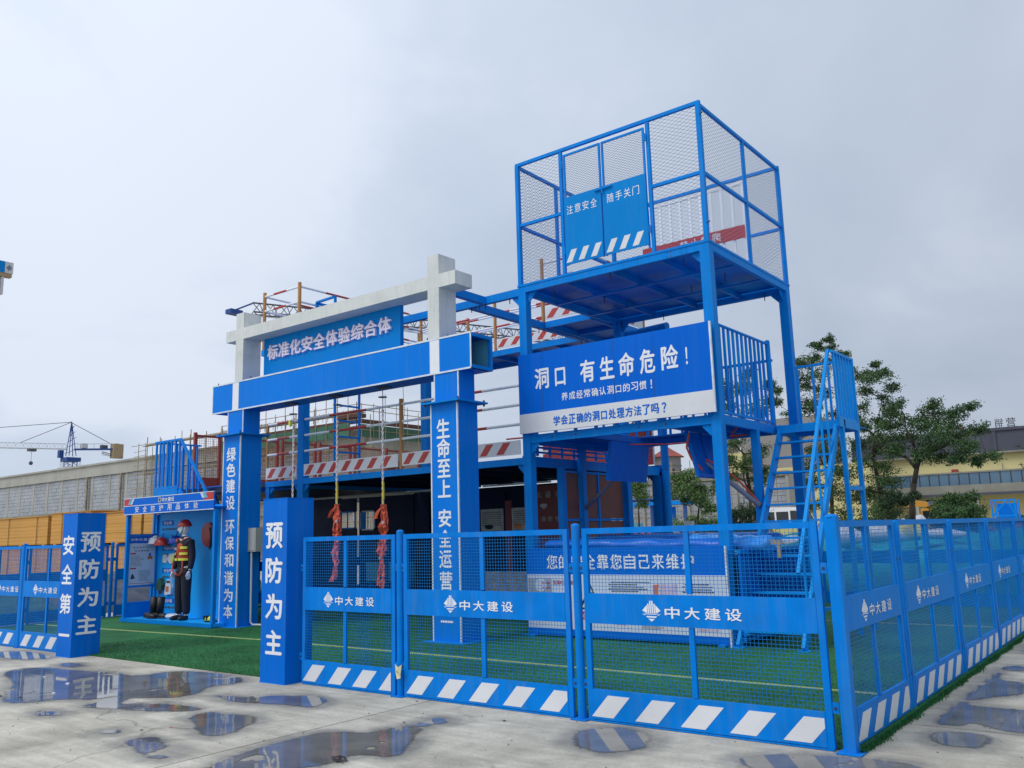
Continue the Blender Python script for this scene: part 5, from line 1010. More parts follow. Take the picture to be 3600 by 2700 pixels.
sheet(hd, 'emblem_ground', GREYBOX, -16.17, -16.06, 2.70, 2.81, at=yh); MB().prism([(-16.155, 2.76), (-16.115, 2.715), (-16.075, 2.76), (-16.115, 2.80)], (0, yh, 0), (1, 0, 0), (0, 0, 1), (0, -1, 0), .003, .005).build('emblem', PRINTK, hd)
text(hd, LETTER, row('中大建设', -16.02, -15.52, 2.705, 2.80, .2), 'F', yh, .03)
s = '安全防护用品体验'
text(hd, LETTER, [(c, -17.15 + i * .344, 2.505 + i * .001, -17.15 + i * .344 + .165, 2.64) for i, c in enumerate(s)], 'F', yh, .015, name='lettering')
# left side: windowed side frame with poster
sx = QX0 + .04
for y in (QY0 + .1, QY1 - .07): pass
for z in (.42, .80, 1.99): bx(bo, 'side_bar', BLUE, sx - .02, sx + .02, QY0 + .081, QY1 - .051, z - .025, z + .025)
bx(bo, 'side_kick', BLUE, sx - .015, sx + .015, QY0 + .081, QY1 - .051, QZ, .394)
ps = bx(bo, 'poster_header', BOARDB, sx - .012, sx + .012, QY0 + .081, QY1 - .051, 1.80, 1.964)
bx(ps, 'poster', PAPER, sx - .011, sx + .014, QY0 + .09, QY1 - .06, .845, 1.795)
text(ps, LETTER, row('中大建设', 3.70, 4.14, 1.85, 1.92, .2), 'R', sx + .012, .02)
sheet(ps, 'emblem_ground', GREYBOX, 3.62, 3.68, 1.85, 1.92, 'R', sx + .012)
text(ps, PRINTK, row('安全防护用品', 3.68, 4.12, 1.68, 1.725, .25) + row('的正确穿戴', 3.72, 4.08, 1.60, 1.645, .25), 'R', sx + .014, .0, .002, name='poster_title')
mb = MB(); rnd = random.Random(2)
for (y0, y1, zt_, n) in ((3.63, 3.97, 1.50, 9), (3.84, 4.18, 1.15, 9)):
    for i in range(n): mb.box(sx + .013, sx + .016, y0, y1 - rnd.uniform(0, .12), zt_ - i * .028, zt_ - i * .028 + .006)
mb.build('small_print', PRINTK, ps, kind='stuff')
sheet(ps, 'red_tab', PRINTR, 3.62, 3.76, 1.545, 1.575, 'R', sx + .014); sheet(ps, 'red_tab', PRINTR, 3.62, 3.77, 1.20, 1.23, 'R', sx + .014); sheet(ps, 'orange_print', PRINTO, 4.05, 4.17, 1.42, 1.49, 'R', sx + .014); sheet(ps, 'blue_print', BOARDB, 4.08, 4.13, 1.49, 1.56, 'R', sx + .014)
MB().prism([(3.64, .97), (3.75, .98), (3.72, 1.05), (3.69, 1.10), (3.66, 1.06)], (sx + .014, 0, 0), (0, 1, 0), (0, 0, 1), (1, 0, 0), 0, .003).build('figure_print', PRINTK, ps); sheet(ps, 'red_line', PRINTR, 3.6, 4.22, .865, .872, 'R', sx + .014)
# labels printed on the back panel
yb = QY1
def lab(x, z, s, w): 
    sheet(bo, 'label_plate', BOARDB, x, x + w, z - .06, z + .06, at=yb, d=.004); text(bo, LETTER, row(s, x + .08, x + w - .08, z - .04, z + .04, .12), 'F', yb - .004, .02, .003, name='label_lettering')
    mb = MB(); r_ = random.Random(int(z * 100)); a = x + .02
    while a < x + w + .3: b_ = r_.uniform(.03, .1); mb.box(a, a + b_, yb - .003, yb + .001, z - .17, z - .125); a += b_ + .03
    mb.build('small_print', PRINTK, bo, kind='stuff')
lab(-17.38, 2.26, '安全帽', .50); lab(-17.33, 1.66, '呼吸防护用品', .68); lab(-17.30, 1.14, '安全带', .50); lab(-17.22, .44, '防护鞋', .48)
bx(bo, 'pole_poster', PRINTP, -13.86, -13.84, 4.10, 4.28, 1.3, 1.7)
def helmet(name, label, m, x, y, z, r=.17, tilt=0):
    t = thing(name, label, 'helmet', (x, y, z), 0, 'hard hats on display'); 
    MB().ball((x, y, z), r, r * .8, r * .85, 16, 8, 0, -.15, pi / 2).ball((x, y, z - .02), r * 1.22, r * 1.0, .02, 16, 4).build('shell', m, t, smooth=True)
    MB().box(x - .012, x + .012, y - r * .55, y - r * .5, z + .05, z + r * .95).tube((x, y, z + r * .8), (x + .0, y + .05, z + r * 1.3), .01, 6).build('hook', DARK, t)
helmet('hard_hat', 'white hard hat hanging on the booth wall beside the red one', HELW, -17.32, 4.12, 1.80, .20); helmet('hard_hat', 'red hard hat hanging between the white and blue ones', HELM, -17.00, 4.08, 1.76, .20); helmet('hard_hat', 'blue hard hat half hidden behind the mannequin shoulder', HELB, -16.50, 4.14, 1.80, .19)
def flat(name, label, cat, m, x, z, pts, d=.06, y=QY1): 
    t = thing(name, label, cat, (x, y - d, z)); MB().prism([(x + a, z + b) for a, b in pts], (0, y, 0), (1, 0, 0), (0, 0, 1), (0, -1, 0), .004, d).build('body', m, t, fix=True); return t
flat('face_mask', 'small white square mask on the booth wall', 'mask', HELW, -17.17, 1.42, [(-.09, -.09), (.09, -.10), (.09, .09), (-.08, .10)], .03)
t = flat('respirator', 'white and yellow respirator pack beside the mannequin arm', 'mask', HELW, -16.78, 1.42, [(-.17, -.02), (-.08, .11), (.12, .12), (.2, .02), (.16, -.1), (-.05, -.11)], .10); bx(t, 'pouch', PLASTY, -16.74, -16.60, 4.17, 4.20, 1.33, 1.50)
t = flat('green_pouch', 'dark green pouch with straps hanging low on the booth wall', 'pouch', GNET, -17.26, .82, [(-.12, -.12), (.06, -.14), (.12, 0), (.04, .15), (-.06, .12), (-.12, .02)], .10)
mb = MB(); rnd = random.Random(5); ribbon(mb, [(-17.26 + .03 * sin(i), 4.2, .75 - i * .06) for i in range(10)], .035, rnd); ribbon(mb, [(-17.18 + .03 * sin(i * 1.3), 4.2, .75 - i * .06) for i in range(9)], .03, rnd); mb.build('strap', DARK, t)
t = flat('glove_pack', 'plastic pack of orange printed gloves hanging on the booth wall', 'gloves', HELW, -16.93, .78, [(-.13, -.2), (.13, -.18), (.15, -.02), (.08, .13), (-.04, .16), (-.1, .0)], .07); bx(t, 'orange_print', PRINTO, -17.0, -16.88, 4.222, 4.2299, .66, .78); bx(t, 'dark_cuff', DARK, -16.97, -16.84, 4.222, 4.2299, .86, .91)
t = thing('coloured_strap', 'red and yellow strap hanging beside the mannequin legs', 'strap', (-16.45, 4.2, .9)); mb = MB(); ribbon(mb, [(-16.46 + .02 * sin(i), 4.2, 1.0 - i * .06) for i in range(8)], .06, rnd, 0); ribbon(mb, [(-16.44 + .02 * sin(i), 4.2, .6 - i * .05) for i in range(8)], .07, rnd, 1); mb.build('webbing', [YSTRAP, STRAP], t)
t = flat('face_shield', 'dark red face shield hanging behind the mannequin shoulder', 'face shield', HELM, -15.33, 1.95, [(.23 * cos(a * pi / 8), .27 * sin(a * pi / 8)) for a in range(16)], .10); MB().path([(-15.18, 4.17, 2.1), (-15.12, 4.16, 1.9), (-15.16, 4.17, 1.62)], .025, 6).build('strap', BLACK, t)
flat('white_glove', 'white glove hanging under the red face shield', 'glove', HELW, -15.10, .9, [(-.07, -.2), (.07, -.2), (.09, .05), (.04, .2), (-.03, .22), (-.07, .05)], .06)
def boot(x, y, h, label, name='rubber_boot'):
    t = thing(name, label, 'footwear', (x, y, QZ)); z = QZ
    if h > .2: MB().tube((x + .06, y + .03, z + .06), (x + .08, y + .04, z + h), .075, 10, 0, .095).build('shaft', BLACK, t, smooth=True)
    MB().ball((x - .05, y - .03, z + .055), .17, .085, .065, 12, 6).build('foot', BLACK, t, smooth=True); MB().ball((x - .04, y - .03, z + .015), .185, .095, .02, 12, 4).build('sole', DARK, t)
boot(-16.98, 3.86, .46, 'tall black rubber boot next to the side poster'); boot(-16.80, 3.92, .46, 'tall black rubber boot next to the low shoes'); boot(-16.62, 3.74, .10, 'low black shoe set forward next to the rubber boots', 'black_shoe'); boot(-16.40, 3.88, .10, 'low black shoe next to the plastic bag', 'black_shoe')
t = thing('plastic_bag', 'crumpled white plastic bag on the booth floor by the mannequin feet', 'bag', (-16.05, 3.85, QZ)); MB().ball((-16.05, 3.85, QZ + .06), .22, .13, .065, 12, 6).ball((-15.85, 3.92, QZ + .08), .14, .1, .07, 10, 6).build('film', HELW, t)
t = thing('safety_shoe', 'black and lime green shoe alone on the booth floor by the post', 'footwear', (-14.5, 3.8, QZ)); MB().ball((-14.5, 3.8, QZ + .06), .2, .1, .07, 12, 6).build('upper', YEL, t, smooth=True); MB().ball((-14.48, 3.8, QZ + .02), .22, .11, .025, 12, 4).build('sole', BLACK, t); MB().box(-14.6, -14.57, 3.69, 3.9, QZ + .05, QZ + .13).box(-14.5, -14.47, 3.69, 3.9, QZ + .05, QZ + .135).build('lace', BLACK, t)

# ---------------------------------------------------------------- mannequin (faces the booth opening)
def skin(name, m, par, V, E, R_, sub=2, mod=None):
    me = bpy.data.meshes.new(name); me.from_pydata(V, E, []); o = bpy.data.objects.new(name, me); C.objects.link(o)
    sk_ = o.modifiers.new('s', 'SKIN'); sk_.use_smooth_shade = True
    for i, r in enumerate(R_): me.skin_vertices[0].data[i].radius = r if hasattr(r, '__len__') else (r, r)
    me.skin_vertices[0].data[0].use_root = True
    o.modifiers.new('b', 'SUBSURF').levels = sub
    dg = bpy.context.evaluated_depsgraph_get(); m2 = bpy.data.meshes.new_from_object(o.evaluated_get(dg)); bpy.data.objects.remove(o); bpy.data.meshes.remove(me)
    m2.name = name; m2.materials.clear(); m2.materials.append(m)
    for p in m2.polygons: p.use_smooth = True; p.material_index = 0
    if mod: mod(m2)
    o = bpy.data.objects.new(name, m2); C.objects.link(o); o.parent = par; return o
HS = 2.13          # body height in survey units (about 1.79 m)
mq = lthing('mannequin', 'white mannequin in red helmet, orange vest and navy workwear inside the booth', 'mannequin', (-15.58, 3.80, QZ + .0), radians(2))
# local frame: faces -Y, right hand at -X
def sc_(L): return [tuple(c * HS / 1.79 for c in v) for v in L]
V = [(0, 0, .94), (0, .01, 1.10), (0, 0, 1.30), (0, .01, 1.45), (0, .0, 1.53), (0, -.01, 1.58),            # pelvis..neck 0-5
     (-.18, .01, 1.42), (-.23, .02, 1.15), (-.25, -.04, .90), (.18, .01, 1.42), (.23, .02, 1.15), (.25, -.04, .90),     # shoulder elbow wrist 6-11
     (-.10, 0, .88), (-.11, -.01, .48), (-.12, .02, .08), (.10, 0, .88), (.11, -.01, .48), (.12, .02, .08), (-.125, -.11, .045), (.125, -.11, .045)]
E_ = [(0, 1), (1, 2), (2, 3), (3, 4), (4, 5), (3, 6), (6, 7), (7, 8), (3, 9), (9, 10), (10, 11), (0, 12), (12, 13), (13, 14), (0, 15), (15, 16), (16, 17), (14, 18), (17, 19)]
Rr = [(.14, .10), (.12, .09), (.14, .10), (.11, .09), .055, .05, .06, .042, .028, .06, .042, .028, .085, .055, .038, .085, .055, .038, .022, .022]
k_ = HS / 1.79
body = skin('body', SKIN, mq, sc_(V), E_, [(r[0] * k_, r[1] * k_) if hasattr(r, '__len__') else (r * k_, r * k_) for r in Rr])
# head: modelled ellipsoid with brow, nose, chin
hv = MB(); hv.ball((0, 0, 0), .078, .098, .118, 24, 18)
hv_v = []
for x, y, z in hv.v:
    y0 = y
    if y < 0:
        y -= .028 * math.exp(-((x / .014) ** 2 + ((z + .012) / .022) ** 2)) + .010 * math.exp(-((x / .03) ** 2 + ((z + .085) / .02) ** 2)) + .006 * math.exp(-((x / .022) ** 2 + ((z + .05) / .009) ** 2))
        y += .012 * math.exp(-(((abs(x) - .032) / .014) ** 2 + ((z - .012) / .012) ** 2))
    if z < -.03: x *= 1 - .9 * (-.03 - z) ; 
    hv_v.append(((x) * k_, (y - .015) * k_, (z + 1.675) * k_))
hv.v = hv_v; hd_ = hv.build('head', SKIN, mq, smooth=True, fix=True)
for s_ in (-1, 1): MB().ball((s_ * .079 * k_, .0, 1.67 * k_), .012 * k_, .02 * k_, .032 * k_, 8, 6).build('ear', SKIN, hd_, smooth=True)
for s_ in (-1, 1): MB().ball((s_ * .031 * k_, -.101 * k_, 1.688 * k_), .012 * k_, .006 * k_, .006 * k_, 8, 4).build('eye', PRINTG, hd_)
for s_ in (-1, 1):     # hands: palm and five fingers
    x, y, z = s_ * .25, -.045, .90
    Vh = [(x, y, z), (x, y - .01, z - .05), (x, y - .012, z - .09)]; Eh = [(0, 1), (1, 2)]; Rh = [(.022, .026), (.018, .036), (.016, .036)]
    for j, (oy, ln) in enumerate(((-.036, .055), (-.013, .068), (.011, .064), (.033, .05))):
        b_ = len(Vh); Vh += [(x, y - .012 + oy, z - .10), (x - s_ * .004, y - .012 + oy, z - .10 - ln * .5), (x - s_ * .016, y - .016 + oy, z - .10 - ln)]; Eh += [(2, b_), (b_, b_ + 1), (b_ + 1, b_ + 2)]; Rh += [.009, .0085, .0075]
    b_ = len(Vh); Vh += [(x, y - .045, z - .055), (x - s_ * .008, y - .062, z - .085), (x - s_ * .012, y - .066, z - .112)]; Eh += [(1, b_), (b_, b_ + 1), (b_ + 1, b_ + 2)]; Rh += [.011, .010, .008]
    skin('hand', SKIN, mq, sc_(Vh), Eh, [(r[0] * k_, r[1] * k_) if hasattr(r, '__len__') else (r * k_, r * k_) for r in Rh], 1)
jk = skin('jacket', NAVY, mq, sc_([(0, .005, .89), (0, .01, 1.1), (0, 0, 1.3), (0, .01, 1.45), (0, .0, 1.51), (-.18, .01, 1.42), (-.235, .02, 1.15), (-.252, -.035, .915), (.18, .01, 1.42), (.235, .02, 1.15), (.252, -.035, .915)]),
     [(0, 1), (1, 2), (2, 3), (3, 4), (3, 5), (5, 6), (6, 7), (3, 8), (8, 9), (9, 10)], [(r[0] * k_, r[1] * k_) for r in ((.175, .125), (.155, .12), (.17, .125), (.14, .11), (.07, .065), (.082, .082), (.066, .066), (.052, .052), (.082, .082), (.066, .066), (.052, .052))])
skin('trouser_seat', NAVY, mq, sc_([(0, .01, .80), (0, .01, .90), (0, .01, .99)]), [(0, 1), (1, 2)], [(.165 * k_, .115 * k_), (.18 * k_, .128 * k_), (.17 * k_, .12 * k_)])
for s_ in (-1, 1):
    skin('trouser_leg', NAVY, mq, sc_([(s_ * .07, .005, .96), (s_ * .10, 0, .80), (s_ * .11, -.005, .46), (s_ * .12, .01, .09)]), [(0, 1), (1, 2), (2, 3)], [(r * k_, r * k_) for r in (.105, .108, .088, .072)])
    skin('shoe', BLACK, mq, sc_([(s_ * .12, .05, .05), (s_ * .12, -.04, .045), (s_ * .13, -.17, .035)]), [(0, 1), (1, 2)], [(.062 * k_, .056 * k_), (.062 * k_, .052 * k_), (.05 * k_, .036 * k_)])
vs_ = skin('vest', VEST, mq, sc_([(0, .005, 1.05), (0, .01, 1.18), (0, 0, 1.32), (0, .01, 1.44)]), [(0, 1), (1, 2), (2, 3)], [(r[0] * k_, r[1] * k_) for r in ((.185, .140), (.175, .135), (.185, .140), (.165, .12))])
def vband(z0, z1, m, n='reflective_band', a0=-2.9, a1=-.25, gaps=()):
    mb = MB(); N_ = 18; A_, B_ = .192, .150
    for i in range(N_):
        t0 = a0 + (a1 - a0) * i / N_; t1 = a0 + (a1 - a0) * (i + 1) / N_
        if any(g0 < (t0 + t1) / 2 < g1 for g0, g1 in gaps): continue
        q = [(A_ * cos(t) * k_, B_ * sin(t) * k_, z * k_) for t, z in ((t0, z0), (t1, z0), (t1, z1), (t0, z1))]; r_ = [(x * .95, y * .95, z) for x, y, z in q]
        mb.raw(q + r_, [(0, 1, 2, 3), (7, 6, 5, 4), (0, 4, 5, 1), (3, 2, 6, 7), (0, 3, 7, 4), (1, 5, 6, 2)])
    mb.build(n, m, vs_)
vband(1.085, 1.13, YEL, gaps=((-1.62, -1.5),)); vband(1.19, 1.235, YEL, a0=-2.7, a1=-.35, gaps=((-1.9, -1.2),)); vband(1.30, 1.345, YEL, a0=-1.2, a1=-.4)
for s_ in (-1, 1):
    mb = MB(); ribbon(mb, sc_([(s_ * .07, -.13, 1.44), (s_ * .11, -.10, 1.48), (s_ * .12, 0, 1.51), (s_ * .10, .1, 1.46)]), .05, random.Random(1)); mb.build('harness_strap', STRAP, vs_)
    mb = MB(); mb.path(sc_([(s_ * .14, -.125, 1.08), (s_ * .155, -.135, .97), (s_ * .13, -.13, .88), (s_ * .05, -.115, .83), (s_ * .02, -.03, .80)]), .018, 6); mb.build('leg_strap', STRAP, vs_)
MB().box(-.03, .03, -.165 * k_ - .02, -.165 * k_, 1.28 * k_, 1.33 * k_).build('buckle', SILVER, vs_)
hm = MB().ball((0, -.0 * k_, 1.715 * k_), .104 * k_, .126 * k_, .125 * k_, 20, 8, 0, 0, pi / 2); hm.ball((0, -.07 * k_, 1.722 * k_), .092 * k_, .112 * k_, .010 * k_, 20, 4); ho = hm.build('helmet', HELM, mq, smooth=True)
MB().ball((0, 0, 1.80 * k_), .016, .085 * k_, .052 * k_, 8, 6).build('helmet_ridge', HELM, ho); MB().path(sc_([(.082, -.02, 1.72), (.075, -.055, 1.62), (0, -.085, 1.565), (-.075, -.055, 1.62), (-.082, -.02, 1.72)]), .007, 5).build('chin_strap', BLACK, ho)
hd_.rotation_euler = (0, 0, -.62); ho.rotation_euler = (0, 0, -.62)
MB().tube((0, .0, 1.49 * k_), (0, .0, 1.535 * k_), .085 * k_, 12, 0, .07 * k_).build('collar', NAVY, mq)

# ---------------------------------------------------------------- litter on the wet concrete
def litter(name, label, m, x, y, s, seed, cat='litter'):
    r_ = random.Random(seed); t = lthing(name, label, cat, (x, y, .004)); mb = MB(); n = 9
    vs = [(s * r_.uniform(.5, 1) * cos(2 * pi * i / n), s * .5 * r_.uniform(.5, 1) * sin(2 * pi * i / n), s * r_.uniform(0, .18)) for i in range(n)] + [(0, 0, s * .35), (s * .3, .1 * s, s * .28)]
    mb.raw(vs, [(i, (i + 1) % n, n if i % 2 else n + 1) for i in range(n)] + [(0, n, n + 1)]); mb.build('scrap', m, t)
litter('wet_rag', 'crumpled black wet rag at the edge of the biggest puddle', BLACK, -3.32, -2.30, .12, 1); litter('bottle_cap', 'small red cap lying on the dry concrete between puddles', PRINTR, -5.75, -1.98 - .35, .025, 2)
for i, (x, y, s, l) in enumerate(((-10.4, -1.45, .05, 'white scrap in the puddle reflecting the fence'), (-9.5, -1.55, .06, 'white scrap in the middle of the puddle reflecting the booth'), (-8.9, -2.0, .05, 'white scrap lying between two puddles'), (-6.9, -2.25, .03, 'small white scrap beside the column reflection'))): litter('paper_scrap', l, PAPER, x, y, s, 10 + i)
for i, (x, y, s, l) in enumerate(((-9.3, -2.45, .05, 'black leaf lying alone before the small round puddle'), (-9.0, -2.35, .04, 'smaller black leaf close beside another one'), (-9.9, -2.9, .06, 'dark twig lying on dry concrete near the photo edge'), (-4.55, -.15, .03, 'dark leaf beside the middle fence post'), (-3.1, -.45, .03, 'small dark crumb in front of the middle fence panel'), (-5.9, -2.55, .03, 'dark crumb beside the hairline crack'), (-8.6, -2.8, .03, 'small dark crumb on dry pale concrete'), (-3.9, -1.0, .03, 'dark crumb by the concrete joint'))): litter('dead_leaf', l, BLACK, x, y, s, 30 + i)

# ================================================================ background
# covered rubble mounds
def mound(name, label, m, x0, x1, y0, y1, h, seed, nx=90, ny=50, rough=.35, cat='covered rubble', kind=None, ridge=None):
    vs = []; 
    for j in range(ny + 1):
        for i in range(nx + 1):
            u, v = i / nx, j / ny; x = x0 + (x1 - x0) * u; y = y0 + (y1 - y0) * v
            e = min(1, 5 * min(u, 1 - u)) ** .6 * min(1, 5 * min(v, 1 - v)) ** .6
            z = h * e * min(1.12, .75 + rough * .6 * noise.fractal(Vector((x * .45 + seed, y * .45, seed)), .8, 2.2, 4)) + .06 * noise.noise(Vector((x * 3, y * 3, seed))) + .16 * e * abs(noise.noise(Vector((x * 1.1, y * 1.1, seed + 4))))
            vs.append((x, y, max(-.02, z) if e > 0 else -.02))
    fs = [(j * (nx + 1) + i, j * (nx + 1) + i + 1, (j + 1) * (nx + 1) + i + 1, (j + 1) * (nx + 1) + i) for j in range(ny) for i in range(nx)]
    t = thing(name, label, cat, ((x0 + x1) / 2, (y0 + y1) / 2, 0)); MB().raw(vs, fs).build('cover', m, t, smooth=True); return t
mound('netted_mound', 'wide rubble mound under teal dust net behind the back fence', TNET, -9.0, 1.5, 13.8, 19, 1.45, 3)
mound('netted_mound', 'teal netted mound behind the side fence', TNET, 1.8, 16, 14, 24, 1.6, 8)
mound('netted_mound', 'low teal netted mound in front of the tree row', TNET, -14, 10, 20.5, 27, 1.75, 14)
mound('rubble_mound', 'dark rubble heap beyond the fence, by the white low wall', RUBBLE, -30, -21.2, 4.5, 9, .95, 21)
mound('rubble_mound', 'dark green netted heap seen through the fence panel by the pillar', GNET, -27, -20.2, .2, 3.8, .8, 25)
mound('net_roll', 'bright green net bunched along the white low wall', LNET, -32, -20.5, 9.2, 10.4, .95, 31)
t = thing('low_wall', 'low white wall topped by bright green netting', 'wall', (-26, 9.0, 0)); 
for i in range(12): bx(t, 'block', WHITE, -32 + i, -31.01 + i, 8.9, 9.1, 0, .62)
def sack(name, label, m, x, y, z, a, b_, c_, seed):
    t = thing(name, label, 'sack', (x, y, z)); mb = MB().ball((x, y, z), a, b_, c_, 18, 10); mb.v = [tuple(Vector(v) + Vector((1, 1, 1)) * .0 + (Vector(v) - Vector((x, y, z))) * (.45 * noise.noise(Vector(v) * 2.2 + Vector((seed, 0, 0))))) for v in mb.v]; mb.build('cloth', m, t, smooth=True)
sack('white_sack', 'white plastic sack on the teal mound seen through the first side panel', PLASTW, -4.55, 15.5, 1.45, .45, .3, .22, 1); sack('white_sack', 'grey white sheet heap at the end of the teal mound near the stairs', PLASTW, -5.9, 15.2, 1.35, .4, .3, .18, 4)
sack('white_sack', 'long white sheet beside the yellow sack on the mound', PLASTW, -3.9, 16.5, 1.5, .7, .4, .24, 7); sack('yellow_sack', 'yellow plastic sack on the teal mound', PLASTY, -3.35, 16.4, 1.58, .45, .3, .26, 9); sack('white_sack', 'flat white sack next to the yellow sack', PLASTW, -2.6, 16.6, 1.45, .5, .3, .14, 12)
# plywood stacks
gP = 'stacks of yellow plywood beyond the booth'
def ply(x0, x1, y0, y1, z0, z1, label, seed=0):
    t = thing('plywood_stack', label, 'plywood stack', ((x0 + x1) / 2, (y0 + y1) / 2, z0), 0, gP); r_ = random.Random(seed)
    n = 24; h = (z1 - z0) / n
    for i in range(n):
        a = r_.uniform(-.015, .015); bx(t, 'sheet', PLY if i % 3 else PLYE, x0 + a, x1 + a, y0 + (r_.uniform(-.02, .02) if i % 8 == 7 else r_.uniform(-.004, .004)), y1, z0 + i * h + .0015, z0 + (i + 1) * h)
    for x in (x0 + (x1 - x0) * .3, x0 + (x1 - x0) * .82): bx(t, 'tie_band', PLYD, x, x + .035, y0 - .045, y0 - .035, z0, z1 + .01)
    for x in (x0 + .3, (x0 + x1) / 2, x1 - .5): bx(t, 'runner', TAN, x, x + .25, y0, y1, z0 - .14, z0 - .002)
    bx(t, 'cover_sheet', PLYE, x0 - .08, x1 + .08, y0 - .06, y1, z1 + .001, z1 + .03)
for i, (x0, x1, z0, z1, l) in enumerate(((-46.4, -40.5, 1.9, 3.22, 'widest upper plywood stack, ending before the pillar'), (-40.15, -36.4, 1.9, 3.30, 'upper plywood stack half hidden behind the pillar'), (-36.3, -32.15, 1.88, 3.16, 'upper plywood stack between pillar and booth'), (-31.95, -28.6, 1.88, 3.13, 'upper plywood stack seen at the edge of the booth side window'))):
    ply(x0, x1, 12, 14.4, z0, z1, l, i)
for i, (x0, x1, l) in enumerate(((-46.4, -40.5, 'widest lower plywood stack, seen through the fence mesh'), (-40.15, -36.4, 'lower plywood stack half hidden behind the pillar'), (-36.3, -32.15, 'lower plywood stack between pillar and booth'), (-31.95, -28.6, 'lower plywood stack seen behind the booth poster'))):
    ply(x0, x1, 12.05, 14.45, .16, 1.74, l, 10 + i)
# long concrete building on the left
def brickwall(par, x0, x1, y, z0, z1, cw=1.9, ch=.95, m=BLOCK):
    n = int(round((x1 - x0) / cw)); k = int(round((z1 - z0) / ch)); w = (x1 - x0) / n; h = (z1 - z0) / k; mb = MB()
    for j in range(k):
        for i in range(n + (j % 2)):
            a = x0 + (i - (.5 if j % 2 else 0)) * w; b_ = min(x1, a + w - .03); a = max(a, x0)
            if b_ - a > .1: d = random.uniform(0, .03); mb.box(a, b_, y - d, y + .05, z0 + j * h, z0 + (j + 1) * h - .03)
    mb.build('blockwork', m, par, kind='stuff')
cb = thing('concrete_building', 'long unfinished grey concrete building with blockwork bays', 'building', (-95, 50, 0))
BY = 45.0; CR = -54.7
bx(cb, 'core', CONC, -150, CR + .3, BY + .42, BY + 8.5, 0, 11.3)
bx(cb, 'parapet', CONC, -150, CR, BY + .1, BY + .419, 10.95, 11.7); bx(cb, 'parapet_cap', CONC, -150, CR, BY - .1, BY + .09, 11.45, 11.6)
bx(cb, 'top_beam', CONC, -150, CR, BY + .02, BY + .418, 10.1, 10.94); bx(cb, 'mid_beam', LEDGE, -150, CR, BY - .05, BY + .418, 5.35, 6.0); bx(cb, 'lower_band', CONC, -150, CR, BY + .1, BY + .418, 4.2, 5.34)
xs_ = [-131.2, -127.2, -123.5, -119.5, -115.5, -111.6, -107.5, -103.7, -99.6, -95.7, -92.0, -88.2, -84.2, -80.2, -76.2, -72.2, -68.2, -64.2, -60.2, -56.2]
for x in xs_: bx(cb, 'column', CONC, x, x + .8, BY + .06, BY + .418, 0, 5.34); bx(cb, 'column', CONC, x + .1, x + .6, BY + .20, BY + .417, 6.01, 10.09)
random.seed(3)
for a, b_ in zip(xs_[:-1], xs_[1:]): brickwall(cb, a + .62, b_ + .08, BY + .25, 6.02, 10.08, 1.05, .45)
for x in (-103.9, -95.9): 
    bx(cb, 'service_pipe', SCAF, x - .35, x - .1, BY - .15, BY + .03, 4.5, 10.1)
    for i in range(9): bx(cb, 'pipe_bracket', SCAF, x - .45, x, BY - .2, BY - .151, 4.7 + i * .6, 4.82 + i * .6)
sf = thing('scaffolding', 'wooden brown scaffolding in front of the concrete building', 'scaffolding', (-72, 43.6, 0))
mb = MB(); SY = 43.6; random.seed(11)
for i in range(27):
    x = -90 + i * 1.45; mb.tube((x, SY, 0), (x + random.uniform(-.1, .1), SY, 12.4 + random.uniform(-.3, 1.2)), .04, 5)
    if i % 2 == 0: mb.tube((x, SY + 1.0, 0), (x, SY + 1.0, 12.8 + random.uniform(0, 1)), .05, 5)
for j in range(8):
    z = 1.5 + j * 1.6; mb.tube((-91.5, SY, z), (CR + 1.6, SY, z + random.uniform(-.1, .1)), .038, 5); mb.tube((-90, SY + .9, z + .1), (CR + 1.6, SY + .9, z + .1), .05, 5); mb.bar((-89.8, SY + .5, z - .1), (CR + 1.0, SY + .5, z - .1), .5, .03) if j % 2 else None
for i in range(6): mb.tube((-88 + i * 6, SY - .05, 1 + (i % 2) * 3), (-84.5 + i * 6, SY - .05, 8 + (i % 2) * 3), .05, 5)
for j in range(14):
    z = 5.2 + j * .52; mb.tube((-90.8 , SY - .1, z), (-88.2, SY - .1, z + .1), .03, 4)
mb.build('poles', SCAF, sf, kind='stuff')
fwk = thing('formwork_storey', 'brown formwork and green netting on top of the concrete building corner', 'formwork', (-63, 48, 11))
FR0 = -73.5
bx(fwk, 'formwork_panel', FORM, FR0, CR + .2, 43.9, 44.2, 11.72, 12.05); bx(fwk, 'formwork_panel', FORM, CR + .2, CR + .5, 44.2, 53.5, 11.75, 12.1); bx(fwk, 'formwork_panel', FORM, CR - 2.2, CR + .4, 43.85, 44.9, 12.26, 12.6)
bx(fwk, 'netting', GNET, FR0, CR + .15, 43.2, 43.24, 10.5, 11.7); bx(fwk, 'netting', GNET, CR + 1.3, CR + 1.34, 43.3, 53.8, 10.4, 11.5)
mb = MB()
for i in range(14): mb.tube((FR0 + i * 1.45, 43.1, 10.2), (FR0 + i * 1.45, 43.1, 12.8 + random.uniform(.1, 2)), .04, 4)
for i in range(9): mb.tube((CR + 1.45, 43.4 + i * 1.4, 2), (CR + 1.45, 43.4 + i * 1.4, 12.8 + random.uniform(.1, 2)), .04, 4)
for z in (12.7, 13.2): mb.tube((FR0, 43.1, z), (CR + 1.4, 43.1, z), .035, 4); mb.tube((CR + 1.45, 43.1, z), (CR + 1.45, 54.5, z), .035, 4)
for j in range(7): z = 2 + j * 1.5; mb.tube((CR + 1.45, 43.1, z), (CR + 1.45, 54.5, z), .035, 4)
for i in range(30): mb.tube((FR0 + i * .66, 43.9, 12.2), (FR0 + i * .66 + .2, 43.9, 13.0), .03, 4)
